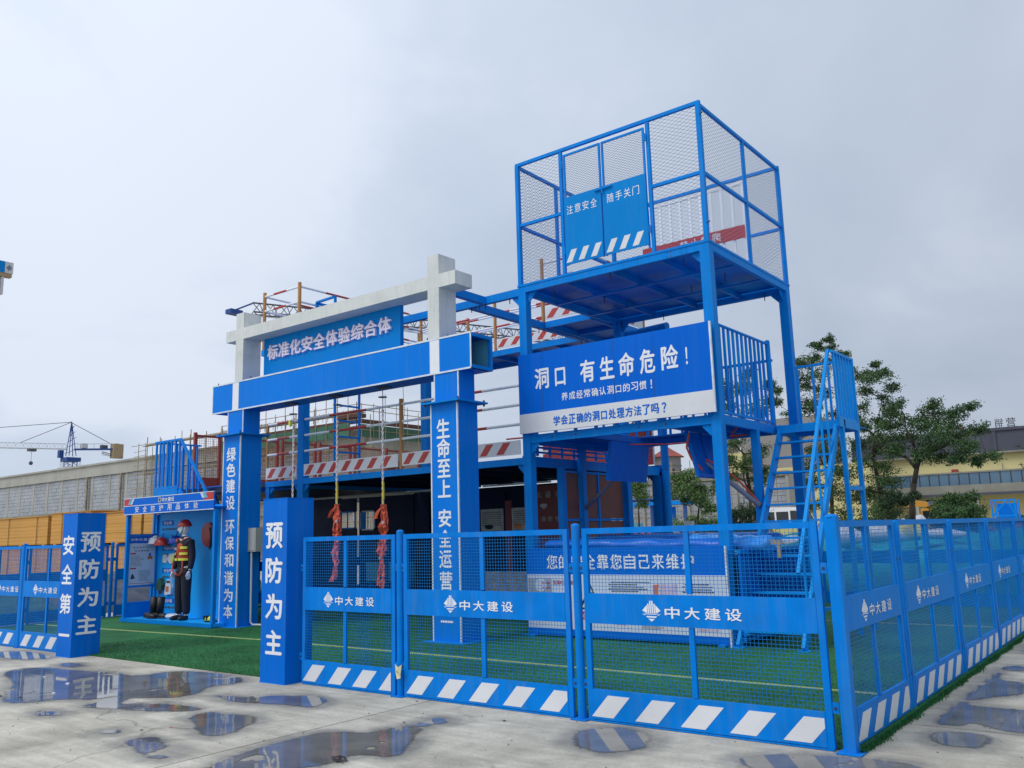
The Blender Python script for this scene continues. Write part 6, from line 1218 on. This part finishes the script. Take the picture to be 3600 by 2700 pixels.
mb.build('poles', SCAF, fwk, kind='stuff')
bx(cb, 'side_wall', CONC, CR + .301, CR + .5, BY + .5, BY + 8.5, 0, 11.2)
for i in range(2): bx(cb, 'side_opening', DGLASS, CR + .501, CR + .52, BY + 2 + i * 4.4, BY + 4.2 + i * 4.4, 6.5, 8.6)
# long low block wall, centre right, with towered house behind and blue shed
wl_ = thing('grey_block_wall', 'grey scaffolded block wall seen between the tower posts', 'building', (-30, 60, 0))
bx(wl_, 'core', CONC, -44, -22.5, 60.3, 66, 0, 6.1); random.seed(5)
for k in range(5): brickwall(wl_, -44 + k * 4.3, -39.85 + k * 4.3, 60.2, .4, 5.6, 1.0, .48); bx(wl_, 'column', CONC, -39.9 + k * 4.3, -39.65 + k * 4.3, 60.0, 60.29, 0, 5.7)
bx(wl_, 'top_beam', LEDGE, -44, -22.5, 59.98, 60.29, 5.72, 6.1); bx(wl_, 'doorway', DGLASS, -33.0, -32.1, 60.1, 60.14, 5.0, 6.0)
mb = MB(); random.seed(8)
for i in range(24): x = -44 + i * .9 + random.uniform(-.15, .15); mb.tube((x, 59.3, 0), (x + random.uniform(-.1, .1), 59.3, 6.2 + random.uniform(0, 1.6)), .035, 4)
for z in (1.5, 2.9, 4.4, 5.6, 6.6): mb.tube((-44, 59.25, z), (-22.6, 59.25, z + random.uniform(-.1, .1)), .035, 4)
mb.build('scaffold_poles', SCAF, wl_, kind='stuff')
th = thing('towered_house', 'pale octagonal turret with red tiled roof above the block wall', 'house', (-32.3, 68, 0))
MB().tube((-38.1, 70, 0), (-38.1, 70, 8.8), 1.35, 8).build('wall', STUCCO, th); MB().tube((-38.1, 70, 8.8), (-38.1, 70, 9.75), 1.75, 8, 0, .2).build('roof', TILE, th); MB().tube((-38.1, 70, 7.9), (-38.1, 70, 8.0), 1.42, 8).build('cornice', LEDGE, th)
bx(th, 'wing_wall', STUCCO, -44, -39.2, 70, 76, 0, 6.4)
for x, y in ((-38.1, 68.72), (-37.2, 69.1)): bx(th, 'window', DGLASS, x - .2, x + .2, y - .06, y + .1, 6.9, 7.6)
sh = thing('blue_shed', 'blue steel shed frame with white panels beyond the tower posts', 'shed', (-33, 52, 0))
for a, b_ in ((-32.3, 3.9), (-29.3, 3.9), (-26.6, 3.8)): bx(sh, 'post', CRANEB, a, a + .2, 50, 50.2, 0, b_)
bx(sh, 'roof_beam', BLUE, -32.5, -26.3, 49.8, 52, 3.55, 3.8); bx(sh, 'roof_sheet', CRANEB, -32.7, -26.2, 49.7, 53, 3.95, 4.05); bx(sh, 'wall_panel', TEAL, -31.7, -30.6, 51, 51.1, .5, 2.3); bx(sh, 'white_panel', WHITE, -29.0, -27.9, 51, 51.1, .5, 2.8); bx(sh, 'red_frame', MAROON, -31.4, -29.2, 49.6, 49.7, 1.2, 1.9); bx(sh, 'blue_panel', BLUEP, -28.3, -27.7, 50.9, 50.98, 2.4, 3.4)
# grey and yellow block behind the stair tower
gb = thing('grey_house', 'grey rendered building with yellow lower block behind the trees', 'building', (-36, 92, 0))
bx(gb, 'wall', STUCCO, -41.0, -30, 90, 100, 0, 14); bx(gb, 'yellow_block', YWALL, -41.3, -38.0, 88, 89.9, 5, 10.3); bx(gb, 'bay_window', LEDGE, -40.9, -39.5, 89.2, 89.99, 10.9, 11.8); bx(gb, 'pane', DGLASS, -40.75, -40.2, 89.15, 89.19, 11.05, 11.6); bx(gb, 'pane', GLASS, -40.15, -39.65, 89.15, 89.19, 11.05, 11.6)
tb(gb, 'down_pipe', WHITE, (-38.9, 89.9, 0), (-38.9, 89.9, 14), .07, 6); bx(gb, 'ledge', LEDGE, -39.0, -36.5, 89.7, 89.98, 9.6, 9.8); bx(gb, 'air_conditioner', WHITE, -33.2, -32.2, 89.2, 89.9, 4.0, 4.8); bx(gb, 'yellow_wall', YWALL, -36, -24, 88.0, 89.9, 0, 8.2); bx(gb, 'block_base', BLOCK, -41.3, -36.0, 87.9, 89.9, 0, 4.9)
# yellow hall with grey roof band on the right
yb_ = thing('yellow_building', 'long pale yellow hall with dark roof band and ribbon windows', 'building', (-14, 102, 0))
X0, X1, Y = -29.0, 16.0, 100.0
bx(yb_, 'wall', YWALL, X0 + 1, X1, Y, Y + 14, 0, 9.0); bx(yb_, 'roof_band', GROOF, X0, X1, Y - .6, Y + 15, 9.02, 11.35); bx(yb_, 'band_cap', LEDGE, X0, X1, Y - .7, Y - .601, 8.95, 9.12); bx(yb_, 'band_top', GROOF, X0 - .1, X1, Y - .8, Y + 15, 11.36, 11.65)
for i in range(9): x = -25.2 + i * 5.6; bx(yb_, 'band_fin', GROOF, x, x + .35, Y - .75, Y - .602, 9.13, 11.35)
bx(yb_, 'ledge', LEDGE, X0 + 2, X1, Y - 2.8, Y - .001, 4.72, 5.62); bx(yb_, 'ledge_roof', LEDGE, X0 + 2.5, X1, Y - 2.6, Y - .001, 6.90, 7.06); bx(yb_, 'soffit_beam', GROOF, X0 + 2, X1, Y - 2.9, Y - 2.6, 4.45, 4.719)
n = 42; w = (X1 - X0 - 3) / n
for i in range(n): bx(yb_, 'window_pane', GLASS, X0 + 2.6 + i * w + .05, X0 + 2.6 + (i + 1) * w - .05, Y - 2.5, Y - 2.44, 5.63, 6.89)
for i in range(n + 1): bx(yb_, 'window_bar', DARK, X0 + 2.6 + i * w - .045, X0 + 2.6 + i * w + .045, Y - 2.55, Y - 2.4, 5.63, 6.89)
for x in (-22, -15.95, -9.8, -3.6, 2.6, 8.8): bx(yb_, 'column', CONC, x, x + .28, Y - 2.8, Y - 2.5, 0, 4.44)
bx(yb_, 'vent_box', MAROON, -18.45, -17.85, Y - .5, Y - .01, 7.10, 7.48); tb(yb_, 'vent_pipe', LEDGE, (-13.4, Y - .3, 7.1), (-13.4, Y - .3, 7.85), .05, 6); bx(yb_, 'dark_doorway', DGLASS, -21.5, -16.6, Y - .05, Y - .002, 0, 4.2)
sgn = thing('roof_sign', 'steel rooftop sign characters seen mirrored from behind', 'rooftop sign', (-14.5, 99.8, 11.65))
for ch, x0, x1 in (('营', -12.55, -11.65), ('销', -13.65, -12.85), ('中', -14.85, -14.05), ('心', -16.05, -15.2)):
    # seen from behind: glyph runs right to left
    vs, fs = glyph(ch, True); MB().raw([(x1 - (x1 - x0) * x, 99.8 + (.06 if z > 0 else -.06), 11.75 + .95 * y) for x, y, z in vs], [tuple(reversed(f)) for f in fs]).build('character', DARK, sgn)
for k, (ch, x) in enumerate(zip('8CTNEC', (-17.4, -18.1, -18.7, -19.3, -19.9, -20.5))):
    vs, fs = glyph(ch, True); MB().raw([(x + .5 - .5 * xx, 99.8 + (.06 if z > 0 else -.06), 11.75 + .6 * y) for xx, y, z in vs], [tuple(reversed(f)) for f in fs]).build('character', MAROON if k == 0 else DARK, sgn)
bx(sgn, 'support_rail', DARK, -20.6, -11.5, 99.85, 99.9, 11.70, 11.74)
# vehicles and site stuff by the yellow hall
van = lthing('parked_van', 'white and yellow van parked behind the stairs', 'van', (-21.1, 55.5, 0), radians(-8))
def vb(n, m, *a): return bx(van, n, m, *a)
MB().prism([(-1.9, .45), (2.3, .45), (2.35, 1.5), (1.9, 1.75), (1.2, 3.1), (-1.75, 3.15), (-1.9, 2.9)], (0, -.9, 0), (1, 0, 0), (0, 0, 1), (0, 1, 0), 0, 1.8).build('body', WHITE, van, fix=True)
vb('lower_band', PLASTY, -1.91, 2.36, -.92, .92, .8, 1.75)
for a, b_ in ((-1.6, -.5), (-.35, .6)): vb('window', DGLASS, a, b_, -.915, -.9, 2.05, 2.8)
MB().prism([(.75, 2.05), (1.62, 2.05), (1.2, 2.85), (.75, 2.85)], (0, -.9, 0), (1, 0, 0), (0, 0, 1), (0, -1, 0), 0, .015).build('window', DGLASS, van); MB().prism([(1.92, 1.85), (1.28, 3.0), (1.25, 3.0), (1.86, 1.85)], (0, -.7, 0), (1, 0, 0), (0, 0, 1), (0, 1, 0), 0, 1.4).build('windscreen', DGLASS, van, fix=True)
for x in (-1.2, 1.5):
    for y in (-.95, .75): MB().tube((x, y, .42), (x, y + .2, .42), .42, 16).build('wheel', BLACK, van)
vb('headlight', SILVER, 2.33, 2.37, -.8, -.5, 1.1, 1.35); vb('headlight', SILVER, 2.33, 2.37, .5, .8, 1.1, 1.35)
ex = thing('yellow_machine', 'yellow telescopic boom machine parked behind the big tree', 'construction machine', (-8.4, 40, 0))
MB().prism([(-9.3, 2.55), (-7.75, 2.52), (-7.7, 2.66), (-8.8, 2.90), (-9.25, 2.92)], (0, 39.7, 0), (1, 0, 0), (0, 0, 1), (0, 1, 0), 0, .6).build('boom', EXCY, ex, fix=True); bx(ex, 'boom_tip', GREYS, -8.0, -7.75, 39.65, 40.3, 2.58, 2.78)
bx(ex, 'chassis', EXCY, -9.6, -7.4, 39.6, 41.2, .7, 1.4); bx(ex, 'cab_frame', EXCY, -8.35, -7.55, 39.6, 40.8, 1.4, 2.45); bx(ex, 'cab_glass', DGLASS, -8.27, -7.63, 39.57, 39.599, 1.55, 2.32)
for x in (-9.1, -7.9): MB().tube((x, 39.5, .45), (x, 39.8, .45), .45, 16).build('wheel', BLACK, ex); MB().tube((x, 41.0, .45), (x, 41.3, .45), .45, 16).build('wheel', BLACK, ex)
fr2 = thing('blue_rack', 'blue steel rack frame by the yellow hall wall', 'steel rack', (-8, 61, 0))
for x in (-8.55, -7.15): 
    for y in (60, 61.5): bx(fr2, 'post', BLUE, x, x + .1, y, y + .1, 0, 3.15)
for z in (1.0, 2.0, 3.05): bx(fr2, 'beam', BLUE, -8.45, -7.15, 60.01, 60.09, z, z + .1)
br(fr2, 'brace', BLUE, (-8.45, 60.05, 2.1), (-7.6, 60.05, 3.05), .09); br(fr2, 'brace', BLUE, (-7.5, 60.05, 3.05), (-7.15, 60.05, 2.1), .09); bx(fr2, 'back_sheet', BLUEP, -8.4, -7.2, 61.55, 61.6, 1.0, 2.9)
mound('white_rebar_heap', 'heap of white bundled sheets and poles under the big tree', PLASTW, -10.4, -6.8, 34, 37, 2.45, 41, 30, 20, .5, 'material heap')
mound('timber_heap', 'brown timber heap beside the blue rack', RUST, -7.5, -3.6, 44, 46, 2.0, 44, 20, 10, .5, 'material heap')
pp_ = thing('concrete_post', 'plain grey concrete post standing behind the landing pit', 'post', (-8.0, 13.6, 0)); bx(pp_, 'shaft', GREYBOX, -8.14, -7.94, 13.5, 13.7, 0, 1.97)

# ---------------------------------------------------------------- trees
def tree(label, base, trunk, clumps, leaf=LEAF, n=520, ls=.085, seed=0, bark_r=.16, cat='tree', name='tree', dens=1.0, mains=()):
    rnd_ = random.Random(seed); rg = np.random.default_rng(seed); t = thing(name, label, cat, base)
    nodes = [Vector(base)] + [Vector(p) for p in trunk]; rad = [bark_r] + [bark_r * (.85 - .3 * i / max(1, len(trunk))) for i in range(len(trunk))]
    mb = MB(); mb.path(nodes, rad, 8)
    if nodes: mb.build('trunk', BARK, t, smooth=True)
    pool = [(nodes[-1], rad[-1])] + [(nodes[i], rad[i]) for i in range(len(nodes) // 2, len(nodes) - 1)]
    for mp_ in mains:
        mr_ = [rad[-1] * .85 * (1 - .5 * i / max(1, len(mp_) - 1)) for i in range(len(mp_) )]; mb_ = [Vector(q_) for q_ in mp_]; mb2 = MB(); mb2.path(mb_, mr_, 7); mb2.build('limb', BARK, t, smooth=True); pool += list(zip(mb_, mr_))
    cl = sorted(clumps, key=lambda c: (Vector(c[:3]) - nodes[-1]).length); limb = MB()
    L_ = []
    for c in cl:
        p = Vector(c[:3]); q, r = min(pool, key=lambda a: (a[0] - p).length + (0 if a[0].z < p.z + .2 else 1.0))
        mid = q.lerp(p, .5) + Vector((rnd_.uniform(-.12, .12), rnd_.uniform(-.12, .12), rnd_.uniform(-.1, .16))) * (p - q).length
        ra = max(.014, min(r * .7, .018 + (p - q).length * .04)); limb.path([q, q.lerp(mid, .55) + Vector((0, 0, .03)), mid, mid.lerp(p, .6), p], [ra, ra * .85, ra * .7, ra * .55, ra * .4], 5)
        pool += [(mid, ra * .7), (p, ra * .4)]
        R0 = c[3]; fl = c[4] if len(c) > 4 else .7
        for k in range(int(9 + R0 * 22)):     # twigs with leaf sprays
            d = Vector((rnd_.gauss(0, 1), rnd_.gauss(0, 1), rnd_.gauss(0, .8))).normalized() * R0 * rnd_.uniform(.3, 1.75); d.z *= fl; e = p + d
            limb.path([p + d * .1, p + d * .55 + Vector((0, 0, .03)), e], [.010, .007, .004], 4)
            nn = int(n / 14 * 2.0 * dens * rnd_.uniform(.5, 1.4)); c0 = np.array(p + d * .8); s_ = R0 * .20 + .035
            L_.append(np.concatenate([c0 + rg.normal(0, 1, (nn, 3)) * [s_, s_, s_ * .75]], 0))
    limb.build('limbs', BARK, t)
    ls = ls * .74; P = np.concatenate(L_, 0); N_ = len(P); a = rg.normal(0, 1, (N_, 3)); a /= np.linalg.norm(a, axis=1)[:, None]; b_ = rg.normal(0, 1, (N_, 3)); b_ -= a * (a * b_).sum(1)[:, None]; b_ /= np.linalg.norm(b_, axis=1)[:, None]
    s_ = ls * rg.uniform(.6, 1.3, N_)[:, None]; co = np.stack([P - a * s_, P + b_ * s_ * .55, P + a * s_, P - b_ * s_ * .55], 1).reshape(-1, 3)
    me = bpy.data.meshes.new('crown'); me.vertices.add(len(co)); me.vertices.foreach_set('co', (co - np.array(base)).ravel()); me.loops.add(len(co)); me.loops.foreach_set('vertex_index', np.arange(len(co), dtype=np.int32)); me.polygons.add(N_); me.polygons.foreach_set('loop_start', np.arange(0, len(co), 4, dtype=np.int32)); me.update(calc_edges=True); me.materials.append(leaf)
    o = bpy.data.objects.new('crown', me); C.objects.link(o); o.parent = t; return t
def cl(y, L_, dy=1.2, seed=1):
    r_ = random.Random(seed); return [(x, y + r_.uniform(-dy, dy), z, r) + tuple(k) for x, z, r, *k in L_]
tree('big spreading tree with forked trunk in front of the yellow hall', (-6.55, 30, 0), [(-6.52, 30, 1.6), (-6.45, 30, 2.6), (-6.3, 30, 3.3), (-6.14, 30, 3.9)],
     cl(30, [(-7.0, 4.75, .35), (-7.5, 5.2, .4), (-7.0, 5.7, .5), (-7.1, 6.3, .3), (-6.5, 5.2, .5), (-6.3, 5.9, .45), (-6.35, 6.4, .28), (-5.8, 5.4, .5), (-5.6, 6.1, .45), (-5.3, 6.4, .25), (-5.3, 5.7, .45), (-5.0, 5.1, .5), (-5.5, 4.7, .45), (-5.8, 4.4, .4, .5), (-5.3, 4.25, .35, .5), (-4.6, 5.6, .45), (-4.3, 5.9, .35), (-3.8, 6.05, .22), (-4.4, 5.0, .5), (-3.9, 5.3, .4), (-4.6, 4.4, .45, .5), (-4.0, 4.6, .4), (-3.7, 4.2, .35, .5), (-4.55, 4.05, .25), (-4.0, 4.0, .2), (-6.7, 4.6, .3), (-7.7, 5.6, .3)], 1.1, 5), LEAF, 300, .062, 4, .15, mains=([(-6.14, 30, 3.85), (-6.45, 29.9, 4.35), (-6.9, 29.8, 4.55), (-7.35, 29.7, 4.75), (-7.6, 29.7, 5.3)], [(-6.14, 30, 3.85), (-5.95, 30.1, 4.4), (-5.6, 30.2, 5.0), (-5.3, 30.3, 5.6)], [(-6.14, 30, 3.85), (-6.05, 29.8, 4.6), (-6.3, 29.6, 5.5)], [(-5.95, 30.1, 4.4), (-5.2, 29.8, 4.6), (-4.5, 29.6, 4.9), (-4.0, 29.6, 5.1)]))
tree('tall ragged tree beside the big tree, sparse top', (-8.2, 32, 0), [(-8.2, 32, 1.5), (-8.15, 32, 3.0), (-8.3, 32, 4.6), (-8.2, 32, 5.6)],
     cl(32, [(-7.95, 8.75, .22), (-8.0, 8.3, .25), (-8.5, 8.2, .3), (-7.4, 8.1, .3), (-7.9, 7.8, .35), (-8.4, 7.6, .4), (-7.2, 7.55, .25), (-7.8, 7.2, .35), (-8.5, 6.8, .35), (-7.6, 6.6, .3), (-8.7, 6.2, .35), (-8.0, 6.2, .4), (-8.4, 5.5, .45), (-7.6, 5.9, .3), (-8.9, 5.2, .4), (-8.1, 4.9, .4), (-8.7, 4.4, .45), (-7.9, 4.2, .45), (-8.3, 3.7, .5), (-7.6, 3.5, .45), (-8.8, 3.2, .5), (-8.0, 3.0, .5), (-7.5, 2.7, .45), (-8.5, 2.4, .5), (-7.9, 2.1, .5), (-8.9, 1.8, .5), (-7.4, 1.6, .5)], 1.0, 6), LEAF, 280, .062, 5, .10)
tree('tall tree standing directly behind the stairs', (-10.6, 33, 0), [(-10.6, 33, 2), (-10.5, 33, 4.2), (-10.7, 33, 6.2)],
     cl(33, [(-9.95, 10.2, .2), (-10.3, 9.9, .25), (-10.8, 9.6, .3), (-9.7, 9.6, .28), (-10.2, 9.2, .35), (-11.4, 9.3, .35), (-10.9, 9.0, .4), (-11.6, 8.6, .4), (-10.4, 8.5, .4), (-11.1, 8.2, .45), (-12.3, 8.0, .25), (-12.4, 7.5, .25), (-10.5, 7.7, .45), (-11.5, 7.5, .45), (-10.9, 7.0, .45), (-11.8, 6.8, .35), (-10.2, 6.8, .35), (-11.3, 6.3, .4), (-10.5, 6.1, .35), (-11.8, 5.9, .3), (-9.6, 8.9, .3), (-9.1, 9.3, .22), (-11.5, 5.2, .4), (-10.8, 5.0, .4), (-10.0, 5.4, .4), (-9.6, 4.8, .45), (-11.2, 4.4, .5), (-10.3, 4.2, .5), (-9.6, 3.9, .5), (-11.5, 3.7, .4), (-10.8, 3.4, .5), (-10.0, 3.2, .5), (-9.4, 2.9, .5), (-11, 2.6, .4), (-9.8, 2.3, .55), (-9.3, 1.8, .5), (-10.6, 1.8, .4)], 1.1, 7), LEAF, 290, .062, 6, .11)
tree('dark tree behind the guard rail of the lower platform', (-13.3, 30, 0), [(-13.3, 30, 1.6), (-13.15, 30, 3.2), (-13.3, 30, 5)],
     cl(30, [(-13.9, 8.2, .3), (-13.3, 8.3, .3), (-12.6, 8.5, .3), (-12.1, 8.1, .3), (-13.6, 7.7, .35), (-12.9, 7.8, .4), (-12.3, 7.4, .35), (-13.6, 7.1, .35), (-12.8, 7.0, .4), (-12.2, 6.7, .3), (-13.3, 6.4, .4), (-12.6, 6.1, .35), (-13.5, 5.5, .4), (-12.9, 5.2, .45), (-13.8, 4.8, .4), (-13.2, 4.4, .45), (-12.5, 4.7, .4), (-13.9, 4.0, .35), (-12.7, 3.8, .4), (-13.5, 3.3, .3), (-12.3, 4.2, .3)], 1, 8), LEAF, 320, .062, 9, .10)
tree('pale green tree seen between the tower posts', (-12.95, 24, 0), [(-12.9, 24, 1.4), (-12.85, 24, 2.2)],
     cl(24, [(-13.6, 3.7, .3), (-13.2, 3.7, .35), (-12.8, 3.75, .3), (-13.5, 3.3, .35), (-13.1, 3.2, .4), (-12.7, 3.3, .35), (-12.4, 3.3, .3), (-12.4, 2.9, .3), (-13.3, 2.9, .3), (-12.7, 2.8, .3), (-13.8, 3.1, .2), (-12.2, 2.5, .25), (-13.0, 1.9, .3), (-12.5, 1.8, .3), (-12.1, 1.7, .25)], .8, 9), LEAFL, 330, .06, 12, .08)
tree('slim willowy tree next to the red-brown sheets', (-14.32, 22, 0), [(-14.32, 22, 1.5), (-14.32, 22, 2.5)], cl(22, [(-14.45, 3.5, .22), (-14.15, 3.5, .22), (-14.5, 3.2, .25), (-14.1, 3.15, .25), (-14.3, 3.0, .25), (-14.35, 2.7, .2)], .4, 10), LEAFL, 300, .05, 14, .05)
tree('round dark bush behind the fence between tower post and stairs', (-10.85, 24, 0), [(-10.85, 24, .6)], cl(24, [(-11.2, 2.2, .4), (-10.9, 2.35, .35), (-10.5, 2.3, .35), (-11.3, 1.8, .4), (-10.8, 1.8, .45), (-10.3, 1.8, .4), (-11, 1.3, .45), (-10.5, 1.3, .45)], .5, 11), LEAFD, 420, .05, 16, .08, 'bush', 'bush')
tree('round green bush beside the yellow machine', (-4.6, 28, 0), [(-4.6, 28, .8)], cl(28, [(-5.0, 2.3, .35), (-4.65, 2.6, .35), (-4.2, 2.55, .35), (-4.8, 2.0, .45), (-4.3, 2.1, .45), (-3.9, 2.1, .35), (-5.1, 1.6, .45), (-4.5, 1.5, .5), (-3.9, 1.5, .45)], .6, 12), LEAF, 460, .06, 18, .08, 'bush', 'bush')
tree('small dark shrub wrapped around the big tree trunk', (-6.9, 29, 0), [(-6.9, 29, 1.0)], cl(29, [(-7.1, 2.5, .25), (-6.8, 2.7, .25), (-6.4, 2.6, .22), (-6.15, 2.8, .2), (-7.0, 2.1, .3), (-6.9, 1.6, .35)], .3, 13), LEAFD, 330, .06, 20, .05, 'bush', 'bush')
tree('bare twiggy tree before the ribbon windows', (-2.9, 36, 0), [(-2.9, 36, 2), (-2.85, 36, 3.4), (-2.9, 36, 4.6)], [(-3.3, 36, 4.9, .12), (-3.3, 36, 4.1, .12), (-3.2, 36, 3.5, .12), (-2.4, 36, 4.4, .12)], LEAF, 12, .03, 22, .07)
tree('low pale hedge beyond the mound behind the tower', (-16.5, 32, 0), [(-16.5, 32, 1)], cl(32, [(-17.5, 1.9, .5), (-16.6, 2.1, .5), (-15.8, 1.9, .5), (-15.1, 1.6, .5), (-16.9, 1.2, .5), (-15.6, 1.2, .5)], .8, 14), LEAFL, 260, .07, 24, .08, 'bush', 'bush')

# ---------------------------------------------------------------- tower cranes
def lattice(mb, p, q, w, n, m=0, r=.05, tri=True, upv=(0, 0, 1)):
    p, q = Vector(p), Vector(q); d = (q - p).normalized(); u = Vector(upv); a = d.cross(u).normalized(); b_ = a.cross(d)
    cs_ = [a * w / 2, -a * w / 2, b_ * w * .9] if tri else [a * w / 2 + b_ * w / 2, -a * w / 2 + b_ * w / 2, -a * w / 2 - b_ * w / 2, a * w / 2 - b_ * w / 2]
    for c in cs_: mb.tube(p + c, q + c, r, 4, m)
    k = len(cs_)
    for i in range(n):
        s0 = p + (q - p) * i / n; s1 = p + (q - p) * (i + .5) / n; s2 = p + (q - p) * (i + 1) / n
        for j in range(k): c0, c1 = cs_[j], cs_[(j + 1) % k]; mb.tube(s0 + c0, s1 + c1, r * .55, 3, m); mb.tube(s1 + c1, s2 + c0, r * .55, 3, m)
c1 = thing('tower_crane', 'blue and white tower crane standing beyond the blockwork building', 'tower crane', (-149.7, 64.2, 0))
mb = MB(); lattice(mb, (-149.7, 64.2, 0), (-149.7, 64.2, 16.2), 1.5, 12, 0, .08, False, (0, 1, 0)); mb.build('mast', CRANEB, c1)
mb = MB()
for s_ in (-.6, .6):
    for s2 in (-.6, .6): mb.tube((-149.7 + s_, 64.2 + s2, 17.2), (-149.7, 64.0, 23.2), .075, 4)
for i in range(5): z = 17.6 + i * 1.0; w = .8 * (1 - i / 6); mb.tube((-149.7 - w, 64.2 - w, z), (-149.7 + w, 64.2 + w, z + .9), .04, 3); mb.tube((-149.7 + w, 64.2 - w, z), (-149.7 - w, 64.2 + w, z + .9), .04, 3)
mb.build('tower_head', CRANEB, c1); MB().box(-150.9, -148.5, 63.0, 65.4, 16.2, 16.9).box(-151.0, -150.2, 62.5, 63.2, 16.9, 18.2).build('slewing_cab', CRANEB, c1)
mb = MB()
for i in range(10): a = 2 * pi * i / 10; mb.tube((-149.7 + 1.6 * cos(a), 64.2 + 1.6 * sin(a), 15.2), (-149.7 + 1.6 * cos(a), 64.2 + 1.6 * sin(a), 16.1), .04, 3)
mb.box(-151.2, -148.2, 62.7, 65.7, 15.05, 15.2); mb.build('work_platform', CRANEW, c1)
mb = MB(); lattice(mb, (-149.9, 63.7, 18.4), (-160, 40, 18.4), 1.0, 22, 0, .055); mb.build('jib', CRANEW, c1)
bx(c1, 'jib_name_board', CRANEW, -149.2, -148.9, 64.9, 65.1, 18.3, 18.5)
br(c1, 'counter_jib', CRANEB, (-149.5, 64.6, 18.35), (-146.4, 70.7, 18.5), 1.0, .25); MB().tube((-149.3, 65.0, 19.3), (-146.3, 70.9, 19.5), .05, 4).build('counter_rail', CRANEW, c1)
for k in range(6): f = k / 5; x, y = -149.3 + 3 * f, 65 + 5.9 * f; tb(c1, 'rail_stanchion', CRANEW, (x, y, 18.5), (x, y, 19.4), .04, 4)
bx(c1, 'counterweight', TAN, -147.2, -146.0, 69.8, 71.6, 16.9, 19.4); bx(c1, 'winch', CRANED, -148.0, -147.3, 68.3, 69.4, 18.6, 19.2); bx(c1, 'equipment_box', CRANEW, -149.2, -148.4, 65.4, 66.4, 18.6, 19.4)
MB().tube((-149.7, 64.0, 23.0), (-146.9, 70.2, 19.2), .05, 4).tube((-149.7, 64.0, 23.1), (-152.9, 57.0, 19.3), .05, 4).tube((-149.7, 64.0, 23.1), (-158, 45, 20.6), .05, 4).build('stay_rope', CRANED, c1)
MB().box(-152.5, -151.6, 58.1, 59.3, 17.9, 18.3).tube((-152.1, 58.7, 18), (-152.1, 58.7, 16.2), .03, 4).ball((-152.1, 58.7, 15.9), .35, .35, .35, 8, 6).build('trolley_hook', CRANED, c1)
c2 = thing('tower_crane', 'long lattice crane jib passing behind the gateway top', 'tower crane', (-40.5, 66, 0))
jp, jq = Vector((-55.6, 31.9, 19.75)), Vector((-39.9, 67.2, 19.6))
mb = MB(); lattice(mb, jp + (jq - jp) * .04, jq, .95, 34, 0, .07); mb.build('jib', CRANED, c2)
MB().box(-55.95, -55.2, 31.5, 32.6, 19.5, 19.85).tube(jp, jp + (jq - jp) * .04 + Vector((0, 0, .8)), .07, 5).build('jib_tip', CRANEB, c2)
MB().tube((-52.6, 38.8, 20.75), (-52.2, 39.6, 20.75), .1, 5).tube(jp + Vector((0, 0, -.2)), jq + Vector((0, 0, -.6)), .02, 3).build('trolley_rope', CRANED, c2)
mb = MB(); lattice(mb, (-39.9, 67.2, 0), (-39.9, 67.2, 19.4), 1.4, 14, 0, .1, False, (0, 1, 0)); mb.build('mast', CRANED, c2); MB().box(-40.6, -39.2, 66.5, 67.9, 18.6, 19.6).build('slewing_ring', CRANED, c2)
mb = MB(); lattice(mb, (-49.2, 46.3, 0), (-49.2, 46.3, 0.5), .2, 1, 0, .02, False, (0, 1, 0))
c4 = thing('distant_boom', 'small distant crane boom tilted above the blockwork building roof', 'crane boom', (-146.8, 70, 16.9))
mb = MB(); lattice(mb, (-147.6, 68.5, 17.75), (-146.0, 71.4, 16.85), .35, 8, 0, .035); mb.build('boom', CRANED, c4); MB().tube((-147.6, 68.5, 17.5), (-146.1, 71.2, 16.9), .03, 4).tube((-147.6, 68.5, 18.0), (-146.1, 71.2, 17.3), .025, 4).build('stay_rope', CRANED, c4)
c3 = thing('tower_crane', 'crane counterweight end with a blue banner, cut off by the photo edge', 'tower crane', (-72.6, 20.5, 0))
bx(c3, 'counterweight', TAN, -72.4, -71.9, 18.5, 22.0, 23.70, 24.2); bx(c3, 'banner', SKYB, -71.9, -71.85, 18.5, 21.4, 24.0, 24.95); bx(c3, 'emblem_plate', CRANEW, -71.9, -71.85, 21.41, 22.05, 24.0, 24.95)
MB().prism([(21.5, 24.45), (21.72, 24.2), (21.95, 24.45), (21.72, 24.72)], (-71.85, 0, 0), (0, 1, 0), (0, 0, 1), (1, 0, 0), 0, .02).build('emblem', GREYS, c3)
for y in (21.45, 21.1): bx(c3, 'hanging_block', CRANEW, -72.4, -72.0, y - .2, y, 22.2, 23.69)
bx(c3, 'counter_jib', CRANED, -73.2, -71.9, -5, 18.5, 23.4, 24.0); mb = MB(); lattice(mb, (-72.6, 6, 0), (-72.6, 6, 23.4), 1.6, 16, 0, .1, False, (0, 1, 0)); mb.build('mast', CRANED, c3)
th2 = thing('distant_fence', 'distant row of dark shrubs and clutter on the far horizon', 'hedge', (0, 75, 0))
mb = MB(); random.seed(2)
for i in range(60): x = -60 + i * 2.0; mb.ball((x, 78 + random.uniform(-2, 2), .8), 1.6, 1.0, random.uniform(.8, 1.7), 8, 5)
mb.build('foliage', LEAFD, th2, kind='stuff')

# ---------------------------------------------------------------- scale everything from survey units to metres
seen = set()
for o in S.collection.all_objects:
    if o.type in ('CAMERA', 'LIGHT'): continue
    o.location = o.location * K
    if o.type == 'MESH' and o.data.name not in seen: seen.add(o.data.name); o.data.transform(Matrix.Scale(K, 4)); o.data.update()
